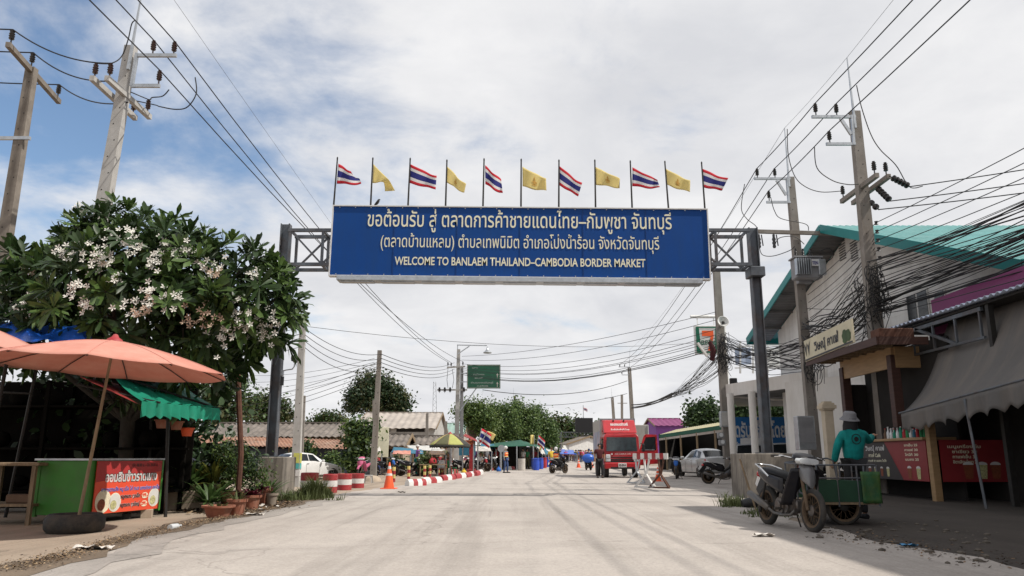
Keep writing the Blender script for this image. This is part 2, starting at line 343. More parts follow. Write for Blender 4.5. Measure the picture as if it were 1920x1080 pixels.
K['yard'] = road_mat('dark yard ground', (.060, .050, .043), (.034, .028, .023))
def sheet(name, rows, m, lift):                                   # rows: (y, x left, x right)
    b = MB(); n = 14
    fine = []
    for (a, b_) in zip(rows, rows[1:]):
        k = max(1, int((b_[0]-a[0])/(.4 if b_[0] < 30 else 4))) if b_[0] < 200 else 1
        fine += [tuple(a[j]+(b_[j]-a[j])*i/k for j in range(3)) for i in range(k)]
    fine.append(rows[-1]); w = n+1; v = []
    for y, x0, x1 in fine:
        for i in range(w):
            x = x0+(x1-x0)*i/n; jx = (.10*math.sin(y*2.3)+.06*math.sin(y*5.9+1)+.05*math.sin(y*13.7)) if abs(y) < 60 else 0; v.append((x+jx, y, gz(x, y)+lift))
    f = [(j*w+i, j*w+i+1, (j+1)*w+i+1, (j+1)*w+i) for j in range(len(fine)-1) for i in range(n)]
    b.add(v, f); return tag(b.build(name, m, smooth=60), kind='structure')
xs = [-900, -400, -200, -120, -80, -60, -45, -35, -28, -22]+[-18+i*.5 for i in range(73)]+[22, 28, 35, 45, 60, 80, 120, 200, 400, 900]
ys = [-60, -30, -10, 0]+[2+i*1.0 for i in range(60)]+[64+i*4 for i in range(26)]+[180, 220, 300, 500, 900, 1800]
b = MB(); w = len(xs); b.add([(x, y, gz(x, y)) for y in ys for x in xs], [(j*w+i, j*w+i+1, (j+1)*w+i+1, (j+1)*w+i) for j in range(len(ys)-1) for i in range(w-1)])
tag(b.build('ground', 'ground', smooth=80), kind='structure')
Lp = [G(*q) for q in ((60, 1080), (300, 1001), (450, 970), (560, 946), (640, 926), (720, 915), (800, 904), (870, 893), (915, 884), (1000, 873))]
Rp = [G(*q) for q in ((1917, 1064), (1700, 1025), (1547, 992), (1400, 955))]
def interp(pl, y):
    pl = sorted((p.y, p.x) for p in pl)
    if y <= pl[0][0]: return pl[0][1]
    for a, c in zip(pl, pl[1:]):
        if a[0] <= y <= c[0]: return a[1]+(c[1]-a[1])*(y-a[0])/(c[0]-a[0])
    a, c = pl[-2:]; return c[1]+(y-c[0])*.09
LX = lambda y: interp(Lp, y)
RX = lambda y: interp(Rp, y) if y < 14 else interp([Rp[-1], Vector((6.6, 24, 0)), Vector((9.5, 45, 0)), Vector((15, 100, 0)), Vector((20, 150, 0))], y)
yy = [-30, 0, 5, 7.2]+[8+i*1.0 for i in range(40)]+[50+i*5 for i in range(21)]+[180, 240]
sheet('road', [(y, LX(y), RX(y)) for y in yy], 'road', .012)
sheet('forecourt', [(14, 4.6, 16), (20, 5.2, 16), (24, 5.8, 18), (45, 8.5, 30), (80, 12.2, 34)], 'forecourt', .007)
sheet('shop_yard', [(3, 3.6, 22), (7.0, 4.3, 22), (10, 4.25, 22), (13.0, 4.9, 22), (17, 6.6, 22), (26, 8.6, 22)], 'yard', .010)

K['edge'] = road_mat('worn asphalt edge', (.325, .295, .27), (.25, .225, .20))
sheet('road_edge', [(y, LX(y)+.02, LX(y)+.55) for y in [-10, 0, 5]+[6+i*.7 for i in range(26)]], 'edge', .017)
K['vergedirt'] = road_mat('verge dirt', (.17, .13, .095), (.09, .07, .05))
sheet('verge_dirt', [(y, LX(y)-.42-.15*math.sin(y*1.1), LX(y)+.10+.06*math.sin(y*4)) for y in [5]+[6+i*.5 for i in range(30)]], 'vergedirt', .021)
# ------------------------------------------------------------------ the sign gantry over the road
def WM(o): return MB(Matrix.Translation(-o.location))
GY = 21.0; gx0, gx1 = -6.43, 6.83; gt = P(1405, 428, GY).z; gt0 = P(531, 421, GY).z
ga = T('sign_gantry', 'grey steel gantry spanning the road with a big blue welcome board', 'sign gantry', (0, GY, 0))
for x, zt, zb in ((gx0, gt0, 1.04), (gx1, gt, 1.13)):
    b = WM(ga)
    for s in (-1, 1): b.box((x+s*.115, GY, (zb+zt)/2), (.03, .25, zt-zb), b=.004)
    b.box((x, GY, (zb+zt)/2), (.20, .05, zt-zb)); b.box((x, GY, zb+.015), (.5, .5, .03))
    b.build('post', 'steel', ga)
    b = WM(ga); b.box((x, GY-.02, P(530, 512, GY).z), (.42, .5, .28), b=.02); b.build('bracket', 'steel', ga)
zt1, zb1 = P(575, 438, GY).z, P(575, 501, GY).z
b = WM(ga); e0, e1 = gx0+.17, gx1-.17
for yv in (-.33, .33):
    for z in (zt1, zb1): b.beam((e0, GY+yv, z), (e1, GY+yv, z), .09, .09)
n = 14; st = (e1-e0)/n
for i in range(n+1):
    x = e0+.06+(e1-e0-.12)*i/n
    for yv in (-.33, .33): b.beam((x, GY+yv, zb1), (x, GY+yv, zt1), .07)
    for z in (zt1, zb1): b.beam((x, GY-.33, z), (x, GY+.33, z), .06)
    if i < n:
        for yv in (-.33, .33):
            d = (zb1, zt1) if (i+(yv > 0)) % 2 else (zt1, zb1); b.beam((x, GY+yv, d[0]), (x+st, GY+yv, d[1]), .05)
b.build('truss', 'steel', ga)
SY = GY-.55                                                      # the board hangs on the front of the truss
tl, tr, br, bl = P(622, 385, SY), P(1325, 391, SY), P(1335, 525, SY), P(618, 517, SY)
ux = ((tr-tl).normalized()+(br-bl).normalized()).normalized(); ox = (tl+tr+br+bl)/4; hw = ((tr-tl).length+(br-bl).length)/4; hh = ((tl-bl).length+(tr-br).length)/4
SF = Matrix.Translation(-ga.location) @ frame(ox, ux, (0, 0, 1))
b = MB(SF); b.box((0, 0, -.09), (2*hw-.06, 2*hh-.06, .16)); sp = b.build('sign_panel', 'signblue', ga)
b = MB(SF)
for s in (-1, 1): b.box((s*(hw-.015), 0, -.08), (.03, 2*hh, .22)); b.box((0, s*(hh-.015), -.08), (2*hw-.06, .03, .22))
b.build('frame', 'white', ga)
b = MB(SF); b.box((0, -hh-.075, -.06), (2*hw-.5, .14, .40), b=.02)
for i in range(9): b.box((-hw+.8+i*(2*hw-1.6)/8, -hh-.155, -.06), (.9, .02, .25))
b.build('light_trough', 'galv', ga)
b = MB(SF)
for i in range(24): b.box((-hw+.2+i*(2*hw-.4)/23, -hh+.06, .003), (.025, .025, .02)); b.box((-hw+.2+i*(2*hw-.4)/23, hh-.06, .003), (.025, .025, .02))
b.build('rivets', 'galv', sp)
K['seam'] = mat('panel seam', (.003, .032, .14), .6, var=.1)
for i in range(1, 6): b = MB(SF); b.box((-hw+2*hw*i/6, 0, -.0085), (.008, 2*hh-.1, .021)); b.build('seam_line', 'seam', sp)
kx = 2*hw/717
def sline(t, x0, x1, base, sz, bo):
    o = txt(t, (x1-x0)*kx, (454.5-base)*kx, ((x0+x1)/2-976.5)*kx, sz, SF, 'cream', 'lettering', sp, bo, .004); return o
sline('ขอต้อนรับ สู่ ตลาดการค้าชายแดนไทย–กัมพูชา จันทบุรี', 686, 1265, 426, .60, .006)
sline('(ตลาดบ้านแหลม) ตำบลเทพนิมิต อำเภอโป่งน้ำร้อน จังหวัดจันทบุรี', 713, 1240, 466.5, .48, .003)
sline('WELCOME TO BANLAEM THAILAND–CAMBODIA BORDER MARKET', 741, 1213, 501, .325, .017)

# flags along the top of the board (corners in the photograph's zoomed crop)
cz = 760/1920
FL = [('t', (87, 68), (79, 163), (174, 116), (193, 163), 'curled upper corner'), ('y', (253, 70), (249, 160), (326, 150), (353, 196), 'folded over and drooping'), ('t', (429, 70), (426, 160), (555, 126), (549, 188), 'long flat spread'),
 ('y', (603, 80), (599, 155), (690, 165), (680, 203), 'dipping towards its tip'), ('t', (781, 75), (782, 165), (858, 140), (866, 210), 'hanging steeply'), ('y', (957, 82), (958, 175), (1072, 135), (1074, 197), 'spread wide open'),
 ('t', (1137, 80), (1135, 170), (1240, 160), (1222, 220), 'sagging the lowest'), ('y', (1305, 83), (1305, 168), (1420, 140), (1420, 183), 'flying square and level'), ('t', (1478, 85), (1477, 175), (1602, 142), (1610, 183), 'stretched with a rippled lower edge'),
 ('y', (1638, 92), (1637, 165), (1752, 145), (1750, 202), 'creased across its middle'), ('t', (1813, 92), (1815, 180), (1930, 138), (1905, 192), 'at the far right end')]
bx = [65, 240, 417, 595, 772, 952, 1131, 1305, 1478, 1650, 1822]; tp = [(82, 50), (250, 52), (427, 54), (601, 62), (777, 56), (953, 58), (1132, 62), (1302, 62), (1470, 66), (1634, 68), (1808, 72)]
side = ['leftmost on the board', 'second from the left on the board', 'third from the left on the board', 'fourth from the left on the board', 'fifth from the left on the board', 'in the middle of the row',
 'fifth from the right on the board', 'fourth from the right on the board', 'third from the right on the board', 'second from the right on the board', 'rightmost on the board']
for i, (kd, hT, hB, fT, fB, pose) in enumerate(FL):
    FY = SY+.05; q = lambda p: P(600+p[0]*cz, 280+p[1]*cz, FY); zb = tl.z+(tr.z-tl.z)*i/10+.0
    base = q((bx[i], 262)); base.z = (ox+Vector((0, 0, hh))).z+(base.x-ox.x)*ux.z/ux.x; top = q(tp[i])
    t = T('flag', ('striped flag ' if kd == 't' else 'yellow flag ')+pose+', '+side[i], 'flag', base, group='flags on top of the welcome board')
    b = WM(t); b.cyl(base, top, .026, .020, 8); b.ball(top+Vector((0, 0, .04)), (.025, .025, .06), 6); b.build('pole', 'darkiron', t)
    A, B, Cc, D = q(hT), q(hB), q(fT), q(fB); ph = i*1.7
    def cl(u, v, A=A, B=B, Cc=Cc, D=D, ph=ph):
        p = (A.lerp(B, v)).lerp(Cc.lerp(D, v), u); s = u*(1-.25*u)
        p += Vector((.012*math.sin(9*u+ph), .13*s*math.sin(7.5*u+ph+v*1.2), (.045*math.sin(8*u+ph)-.05*math.sin(PI*u)*(1 if i != 7 else 0))*s)); return p
    if i == 0:
        def cl(u, v, f=cl):
            p = f(u, v); k = max(0, u-.72)*max(0, .45-v); return p+Vector((-.9*k, -.9*k, -1.2*k))
    if i == 1:
        def cl(u, v, A=A, B=B):                                  # half the cloth has folded over itself
            top = [q((253, 70)), q((290, 108)), q((330, 150)), q((353, 190))]; bot = [q((249, 160)), q((275, 158)), q((303, 156)), q((306, 196))]
            k = min(2, int(u*3)); s = u*3-k; p = top[k].lerp(top[k+1], s).lerp(bot[k].lerp(bot[k+1], s), v); return p+Vector((0, .10*u*math.sin(8*u+v), 0))
    b = WM(t)
    if kd == 't': b.grid(cl, 14, 12, mf=lambda u, v: 0 if v < 1/6 or v > 5/6 else 1 if v < 1/3 or v > 2/3 else 2); c = b.build('cloth', ['flagred', 'flagwhite', 'flagblue'], t, smooth=80, thick=.003)
    else:
        b.grid(cl, 14, 10); c = b.build('cloth', 'flagyellow', t, smooth=80, thick=.003)
        if i != 1:
            b = WM(t)
            def em(pts, off=-.014):
                b.face([cl(*p)+Vector((0, off, 0)) for p in pts])
            em([(.44, .56), (.47, .46), (.53, .46), (.56, .56), (.54, .68), (.46, .68)]); em([(.46, .44), (.48, .34), (.50, .22), (.52, .34), (.54, .44)]); em([(.40, .72), (.60, .72), (.57, .77), (.43, .77)])
            em([(.41, .50), (.43, .52), (.43, .66), (.41, .64)]); em([(.57, .52), (.59, .50), (.59, .64), (.57, .66)]); b.build('emblem', 'emblem', c)
# a bird on the board
bp = P(707, 383, SY+.02); bp.z = (ox+Vector((0, 0, hh))).z-.005
t = T('bird', 'small dark bird perched on top of the blue board', 'bird', bp)
b = WM(t); b.tube([bp+Vector(v) for v in ((-.09, 0, .03), (-.05, 0, .08), (0, 0, .13), (.03, 0, .18), (.04, 0, .215), (.06, 0, .225), (.09, 0, .22))], [.008, .03, .045, .04, .03, .026, .004], 8)
b.build('body', 'black', t, smooth=60); b = WM(t); [b.cyl(bp+Vector((x, s*.015, 0)), bp+Vector((0, s*.015, .10)), .005, n=5) for x, s in ((.01, 1), (.01, -1))]; b.build('legs', 'darkiron', t)
# concrete footings
def footing(px0, px1, y0, d, zt, label, X0=None):
    x0, x1 = on(px0, y0).x, on(px1, y0).x; c = Vector(((x0+x1)/2, y0+d/2, 0)); o = MB()
    o.box((0, 0, zt/2-.06), (x1-x0, d, zt+.12), b=.02)
    return tag(o.build('concrete_footing', 'blockconc', loc=c), label, 'footing', 'concrete footings under the gantry posts')
footing(484, 533, 20.35, 1.15, 1.04, 'stained concrete block under the left gantry post, beside potted plants')
footing(1395, 1494, 20.3, 1.3, 1.13, 'stained wide concrete block under the right gantry post, behind the near motorcycle')
# surveillance camera on the left post
cp = Vector((gx0+.18, GY-.1, P(545, 700, GY).z)); t = T('security_camera', 'small security camera on a bent arm fixed to the left gantry post', 'camera', cp)
b = WM(t); b.box(cp, (.07, .12, .16), b=.01); b.tube([cp+Vector(v) for v in ((.02, 0, .06), (.12, -.02, .08), (.28, -.04, .10), (.33, -.05, .17), (.34, -.05, .30))], .018, 7); b.build('arm', 'galv', t)
b = WM(t); b.box(cp+Vector((.34, -.12, .36)), (.11, .32, .12), b=.02, M=Matrix.Rotation(R(-14), 4, 'X')); b.cyl(cp+Vector((.34, -.27, .325)), cp+Vector((.34, -.31, .315)), .035, n=10); b.build('housing', 'black', t)
b = WM(t); b.cyl(cp+Vector((.02, -.02, -.1)), cp+Vector((.02, -.02, -.34)), .045, n=10); b.build('speaker', 'black', t)

# ------------------------------------------------------------------ utility poles
def insul(b, p, h=.28, r=.075):                                  # pin insulator: top of it is p
    b.lathe([(.02, -h-.12), (.02, -h), (r*.8, -h), (r*.95, -h*.9), (r*.7, -h*.82), (r*1.02, -h*.68), (r*.72, -h*.58), (r*1.0, -h*.46), (r*.66, -h*.36), (r*.9, -h*.2), (r*.45, -h*.12), (r*.62, -h*.03), (.0, 0)], 12, b_T(p))
b_T = lambda p: Matrix.Translation(p)
HV = 'three-phase lines along the poles'
def pole(label, base, top, w0, w1, m='concrete', ext=None, arms=(), steel=(), ins=(), inm='insul', holes=True, ratio=.8, group='concrete utility poles', label_parts=None):
    t = T('utility_pole', label, 'utility pole', base, group=group); b = WM(t)
    b.beam(base-Vector((0, 0, .3)), top, w0, w0*ratio, (0, 1, 0), w2=w1, h2=w1*ratio)
    if holes:
        n = int((top-base).length/.45)
        for i in range(1, n):
            p = base.lerp(top, i/n); w = (w0+(w1-w0)*i/n); b.cyl(p+Vector((w*.16*(-1) ** i, -w*ratio*.5+.01, 0)), p+Vector((w*.16*(-1) ** i, -w*ratio*.5-.003, 0)), .018, n=8, m=1)
    b.build('shaft', [m, 'darkiron'], t)
    for a, c in arms: b = WM(t); b.beam(a, c, .12, .14); b.build('crossarm', m, t)
    if steel:
        b = WM(t)
        for a, c in steel: b.beam(a, c, .075, .09)
        b.build('bracket', 'galv', t)
    if ext: b = WM(t); b.beam(ext[0], ext[1], .07, .07, w2=.025); b.build('lightning_rod', 'galv', t)
    for p in ins: b = WM(t); insul(b, p); b.build('insulator', inm, t, smooth=50)
    return t
def wire(a, b_, sag, r=.016, label=None, group=None, m='wire', name='power_line', n=14):
    b = MB(); b.tube(wire_pts(a, b_, sag, n), r, 5); return tag(b.build(name, m, smooth=60), label, 'cable', group)
def vbase(px, py, Y): p = P(px, py, Y); return Vector((p.x, Y, gz(p.x, Y)))
pl = {}
# A: far left
a0 = P(60, 128, 19.5); az = a0.z-.1; aA, aB = PZ(27, 95, az), PZ(120, 200, az)
sh = Vector((a0.x, 19.5, 0))-(aA+aB)/2; sh.z = 0; aA = aA+sh*.6; aB = aB+sh*.6
iA = [aA.lerp(aB, .04)+Vector((0, 0, .5)), Vector((a0.x+.04, a0.y-.1, az+.52)), aA.lerp(aB, .96)+Vector((0, 0, .5))]
lb = P(20, 262, 19.5).z
pole('weathered concrete pole with one slanting crossarm, at the left edge of the photo', Vector((a0.x-.12, 19.5, 0)), a0, .36, .25, 'darkconc', arms=[(aA, aB)], ins=iA, inm='insulblk', steel=[(Vector((a0.x-1.3, 19.4, lb)), Vector((a0.x+.3, 19.4, lb)))])
# B: left, over the frangipani
b1 = P(246, 88, 19); b0 = P(193, 390, 19); dr = (b0-b1)/(b1.z-b0.z); bb = b1+dr*b1.z
BI = [P(289, 76, 18.95), P(328, 78, 18.95), P(300, 132, 18.95)]
bz = P(235, 180, 19).z; B1, B2, B3, B4 = PZ(200, 146, bz), PZ(281, 220, bz), PZ(172, 146, bz), PZ(254, 222, bz)
J4 = [B1.lerp(B2, .05), B3.lerp(B4, .05), B1.lerp(B2, .93), B3.lerp(B4, .93)]
pole('pale concrete pole rising behind the white-flowering tree', bb, b1, .40, .27, 'paleconc', ext=(P(240, 130, 18.85), P(268, -25, 18.85)), arms=[(B1, B2), (B3, B4)],
     steel=[(P(256, 104, 18.9), P(331, 104, 18.9)), (P(257, 100, 18.9), P(247, 162, 18.9)), (P(246, 161, 18.9), P(300, 161, 18.9))], ins=BI+[p+Vector((0, 0, .47)) for p in J4])
# C, D: right
def rpole(label, base, top, w0, w1, up, lo, vx, ext, arms, ins2, **k):
    (u0, u1), (l0, l1) = up, lo; Y = top.y-.18
    return pole(label, base, top, w0, w1, ext=ext, arms=arms, inm='insulblk', steel=[(P(*u0, Y), P(*u1, Y)), (P(*l0, Y), P(*l1, Y)), (P(*vx[0], Y), P(*vx[1], Y)), (P(*vx[2], Y), P(*vx[3], Y))], ins=ins2, **k)
c1 = P(1602, 210, 23); c0 = P(1641, 610, 23); cb_ = c1+(c0-c1)*(c1.z/(c1.z-c0.z))
CI = [P(1528, 194, 22.8), P(1567, 195, 22.8), P(1554, 246, 22.8)]; czz = P(1617, 352, 23).z
C1, C2, C3, C4 = PZ(1578, 378, czz), PZ(1645, 328, czz), PZ(1599, 381, czz), PZ(1667, 330, czz)
CJ = [C1.lerp(C2, .06)+Vector((0, 0, .5)), C1.lerp(C2, .94)+Vector((0, 0, .5)), C3.lerp(C4, .94)+Vector((0, 0, .5))]
rpole('near right concrete pole with double wooden crossarms and hanging cables, beside the blue shop roof', cb_, c1, .44, .29, ((1522, 219), (1604, 219)), ((1549, 270), (1604, 270)), ((1597, 216), (1601, 272), (1576, 222), (1596, 252)), (P(1604, 240, 22.8), P(1588, 108, 22.8)), [(C1, C2), (C3, C4)], CI+CJ)
d1 = P(1481, 333, 29); d0 = P(1520, 760, 29); db = d1+(d0-d1)*(d1.z/(d1.z-d0.z))
DI = [P(1419, 316, 28.8), P(1452, 316, 28.8), P(1441, 358, 28.8)]; dz_ = P(1490, 434, 28.8).z
DA = [P(1418, 434, 28.75), P(1560, 438, 28.75)]
tD = rpole('concrete pole carrying a grey transformer, in front of the teal gable', db, d1, .40, .28, ((1414, 335), (1482, 335)), ((1437, 379), (1482, 379)), ((1476, 333), (1479, 381), (1456, 338), (1474, 366)), (P(1480, 350, 28.8), P(1471, 240, 28.8)), [tuple(DA)], DI)
t = T('transformer', 'grey pole-mounted transformer with cooling fins and a TEN plate', 'transformer', P(1512, 505, 28.4)); tp_ = t.location
b = WM(t); b.box(tp_, (1.0, .55, .78), b=.03); b.box(tp_+Vector((0, 0, .42)), (1.1, .65, .06), b=.01); b.box(tp_+Vector((0, .3, -.42)), (.5, .3, .12)); b.build('tank', 'grey', t)
b = WM(t)
for i in range(7): b.box(tp_+Vector((-.52+i*.085, -.36, .02)), (.02, .22, .62))
b.build('cooling_fins', 'galv', t); b = WM(t); b.box(tp_+Vector((.46, -.32, 0)), (.28, .18, .6), b=.02); b.build('side_box', 'galv', t)
b = WM(t); b.box(tp_+Vector((.20, -.375, .17)), (.26, .012, .26)); pp = b.build('nameplate', 'flagwhite', t)
txt('TEN', .22, -.07, 0, .17, Matrix.Translation(-tp_) @ frame(tp_+Vector((.20, -.382, .17)), (1, 0, 0), (0, 0, 1)), 'flagblue', 'lettering', pp, .03)
for i in range(3):
    p = tp_+Vector((-.36+i*.28, 0, .82)); b = WM(t); insul(b, p, .3, .06); b.build('bushing', 'insulblk', t, smooth=50)
for i, px in enumerate((1422, 1450)):
    p = P(px, 436, 28.7); t = T('fuse_cutout', 'black fuse cutout hanging from the transformer pole crossarm, '+('outer one' if i == 0 else 'inner one'), 'fuse', p, group='fuse cutouts on the transformer pole')
    b = WM(t); b.lathe([(.05, -.62), (.07, -.55), (.05, -.5), (.08, -.42), (.05, -.35), (.08, -.28), (.05, -.2), (.05, -.08)], 10, b_T(p)); b.build('insulator', 'insulblk', t, smooth=50); b = WM(t); b.beam(p+Vector((.09, -.05, -.1)), p+Vector((.13, -.05, -.55)), .035); b.build('fuse_tube', 'black', t)
# E .. J further off
e1 = P(1339, 508, 40); eb = vbase(1352, 860, 40); eb.x = 11.0; e1.x = 10.95
tE = pole('leaning dark pole wrapped in tangled cables, beside the silver car', eb, e1, .46, .34, 'concrete', holes=False)
f1 = P(1180, 690, 100); fb = Vector((f1.x+.3, 100, gz(f1.x, 100))); FI = [P(1162, 683, 99.6), P(1171, 683, 99.6), P(1166, 697, 99.6)]
pole('distant pole with a side bracket, above the red truck', fb, f1, .55, .42, ext=(P(1180, 700, 99.7), P(1181, 655, 99.7)), steel=[(P(1160, 688, 99.6), P(1180, 688, 99.6)), (P(1166, 703, 99.6), P(1180, 703, 99.6))], ins=FI, inm='insulblk', holes=False)
g1 = P(1148, 745, 150); gb = Vector((g1.x+.5, 150, gz(g1.x, 150))); pole('farthest right pole, just left of the truck roof', gb, g1, .6, .5, ext=(P(1148, 750, 149), P(1146, 728, 149)), steel=[(P(1134, 746, 149), P(1148, 746, 149))], holes=False)
h1 = P(568, 607, 28); hb = P(556, 860, 28); hb = hb+(hb-h1)*(hb.z-gz(hb.x, 28))/(h1.z-hb.z)
tH = pole('pale slim pole behind the left concrete footing', hb, h1, .31, .2, 'paleconc')
for z, h_, m in ((1.0, .34, 'yellowleaf0'), (.72, .18, 'stickerteal'), (.48, .2, 'flagwhite')):
    K['yellowleaf0'] = mat('yellow sticker', (.50, .50, .12), .6, var=.2); K['stickerteal'] = mat('teal sticker', (.08, .38, .36), .6, var=.2); q = hb.lerp(h1, (z-hb.z)/(h1.z-hb.z)); b = WM(tH); b.box(q+Vector((.03, -.128, 0)), (.20, .012, h_)); b.box(q+Vector((.153, 0, 0)), (.012, .2, h_)); b.build('sticker', m, tH)
i1 = P(712, 657, 34.5); ib = G(706, 901); ib.y = 34.5
pole('slim concrete pole standing in a mound beside the traffic cone', ib, i1, .27, .18, 'concrete')
j1 = P(860, 655, 70); jb = vbase(856, 830, 70); JI = [P(840, 679, 69.8), P(846, 680, 69.8), P(868, 678, 69.8)]
tJ = pole('tall street-light pole holding the green road sign', jb, j1, .42, .30, 'paleconc', arms=[(P(838, 689, 69.7), P(872, 687, 69.7)), (P(820, 731, 69.7), P(876, 731, 69.7))], ins=JI, inm='insulblk', holes=False, steel=[(P(858, 655, 69.6), P(858, 646, 69.6)), (P(857, 647, 69.6), P(913, 648, 69.6)), (P(858, 664, 69.6), P(880, 649, 69.6))])
for px in (824, 834, 844, 870): b = WM(tJ); insul(b, P(px, 726, 69.6), .4, .12); b.build('insulator', 'insulblk', tJ)
b = WM(tJ); [b.tube([P(px, 692, 69.6), P(px+d, 712, 69.6), P(px, 728, 69.6)], .02, 4) for px, d in ((840, -2), (848, 3), (866, 2))]; b.build('drop_wires', 'wire', tJ)
b = WM(tJ); lp = P(914, 650, 69.6); b.lathe([(.05, .0), (.09, -.25), (.16, -.32), (.40, -.55), (.36, -.6), (.0, -.62)], 14, b_T(lp)); b.build('lamp_shade', 'galv', tJ, smooth=40)
pole('steel tube pole beside the street-light pole', vbase(866, 830, 70.6), P(866, 688, 70.6), .30, .28, 'grey', holes=False)
pole('short dark pole near the green far roof', vbase(836, 830, 95), P(836, 790, 95), .4, .36, holes=False); pole('thin pole in front of the pale warehouse', vbase(801, 840, 62), P(801, 775, 62), .26, .2, holes=False)
pole('slim pole behind the mound pole', vbase(702, 860, 52), P(702, 750, 52), .26, .22, holes=False)
pole('pole beyond the pale slim pole, with a ragged top', vbase(565, 850, 46), P(569, 742, 46), .28, .24, holes=False)
pole('small pole with two insulators behind the market trees', vbase(965, 840, 120), P(965, 742, 120), .45, .4, ext=(P(963, 760, 119.6), P(963, 727, 119.6)), ins=[P(970, 741, 119.5), P(977, 741, 119.5)], steel=[(P(964, 748, 119.5), P(979, 748, 119.5))], holes=False)
pole('thin pole above the right end of the market trees', vbase(1001, 840, 130), P(1001, 759, 130), .3, .25, holes=False)
pole('distant pole with crossarm, just right of the farthest pole', vbase(1166, 840, 170), P(1166, 740, 170), .5, .5, arms=[(P(1158, 756, 169), P(1176, 756, 169))], holes=False)

# lines
def LN(a, b_, sag, lab, r=.016, m='wire', g=HV): return wire(a, b_, sag, r, lab, g, m)
for i, p in enumerate(BI):
    lab = 'thick overhead line on the left, '+('the middle of three', 'nearest the road of three', 'lowest of three')[i]
    LN(Vector((p.x-.1, -28, p.z+.3)), p, .6, lab+', passing over the camera', .017); LN(p, JI[i], 1.1, lab+', running to the street-light pole', .017)
LN(Vector((BI[1].x+.6, -28, 14.6)), P(620, 418, 34), .3, 'hair-thin earth wire above the three left lines', .005, 'wiregrey')
for i, p in enumerate(CI):
    lab = 'thick overhead line on the right, '+('outermost of three', 'middle of three', 'lowest of three')[i]
    LN(Vector((p.x+.2, -28, p.z+.25)), p, .6, lab+', passing over the camera', .017); LN(p, DI[i], .06, lab+', between the two near poles', .017); LN(DI[i], FI[i], 1.2, lab+', running to the distant pole', .018)
LN(Vector((CI[0].x+.3, -28, 14.9)), P(1588, 108, 22.8), .3, 'thin earth wire over the right lines, near span', .006, 'wiregrey'); LN(P(1588, 108, 22.8), P(1471, 240, 28.8), .05, 'thin earth wire over the right lines, middle span', .006, 'wiregrey'); LN(P(1471, 240, 28.8), P(1181, 655, 99.7), 1, 'thin earth wire over the right lines, far span', .008, 'wiregrey')
# A -> B feeder and off to the left
for i, (p, q_) in enumerate(((iA[0], J4[0]+Vector((0, 0, .47))), (iA[1], P(206, 152, 18.6)), (iA[2], P(240, 192, 18.9)))):
    LN(p, q_, .25, 'branch line between the two left poles, '+('top', 'middle', 'bottom')[i]+' one', .019); LN(p, p+Vector((-6, -1.5, -.25)), .1, 'branch line leaving the photo at the left edge, '+('top', 'middle', 'bottom')[i]+' one', .019)
def path(pts, lab, g='loose jumper cables at the poles', r=.016, name='jumper_cable'):
    o = []                                                        # smooth through the points
    pts = [pts[0]]+pts+[pts[-1]]
    for k in range(1, len(pts)-2):
        for s in range(7):
            u = s/7; a, b_, c, d = pts[k-1:k+3]; o.append(.5*((2*b_)+(c-a)*u+(2*a-5*b_+4*c-d)*u*u+(3*b_-a-3*c+d)*u**3))
    o.append(pts[-2]); b = MB(); b.tube(o, r, 5); return tag(b.build(name, 'wire', smooth=60), lab, 'cable', g)
J = lambda l, Y: [P(x, y, Y) for x, y in l]
path([J4[1]+Vector((0, 0, .47)), J4[0]+Vector((0, 0, .47))]+J([(228, 106), (240, 75), (247, 45), (254, 38)], 18.4), 'jumper rising from the left pole crossarm to its rod')
path([P(246, 173, 18.8)]+[J4[2]+Vector((0, 0, .47))]+J([(285, 183), (305, 180), (317, 168)], 18.6), 'short jumper right of the left pole crossarm')
path([J4[3]+Vector((0, 0, .47)), J4[2]+Vector((.2, 0, .3))]+J([(300, 200), (330, 205), (352, 200), (368, 175), (366, 145)], 18.4), 'big looping jumper right of the left pole')
path(J([(1606, 160), (1615, 200), (1632, 250), (1650, 280), (1680, 310), (1705, 350), (1730, 349)], 22.4), 'long jumper swinging down from the rod of the near right pole')
path(J([(1527, 275), (1532, 315), (1560, 338), (1590, 346), (1610, 345)], 22.5), 'jumper sagging left of the near right pole')
path(J([(1476, 242), (1478, 290), (1490, 330), (1510, 350), (1540, 360), (1580, 358)], 26), 'jumper between the two right poles')
path(J([(1396, 345), (1390, 390), (1400, 410), (1418, 425), (1422, 445)], 28.5), 'outer jumper above the transformer crossarm'); path(J([(1445, 370), (1452, 395), (1465, 410), (1510, 420), (1516, 432)], 28.5), 'inner jumper above the transformer crossarm')
path(J([(1424, 465), (1430, 478), (1450, 480), (1480, 470), (1490, 462)], 28.3), 'jumper loop left of the transformer'); path(J([(1452, 460), (1462, 446), (1490, 444), (1508, 458)], 28.2), 'jumper arching over the transformer'); path(J([(1540, 470), (1556, 466), (1562, 480), (1550, 490), (1536, 482)], 28.2), 'jumper loop right of the transformer')
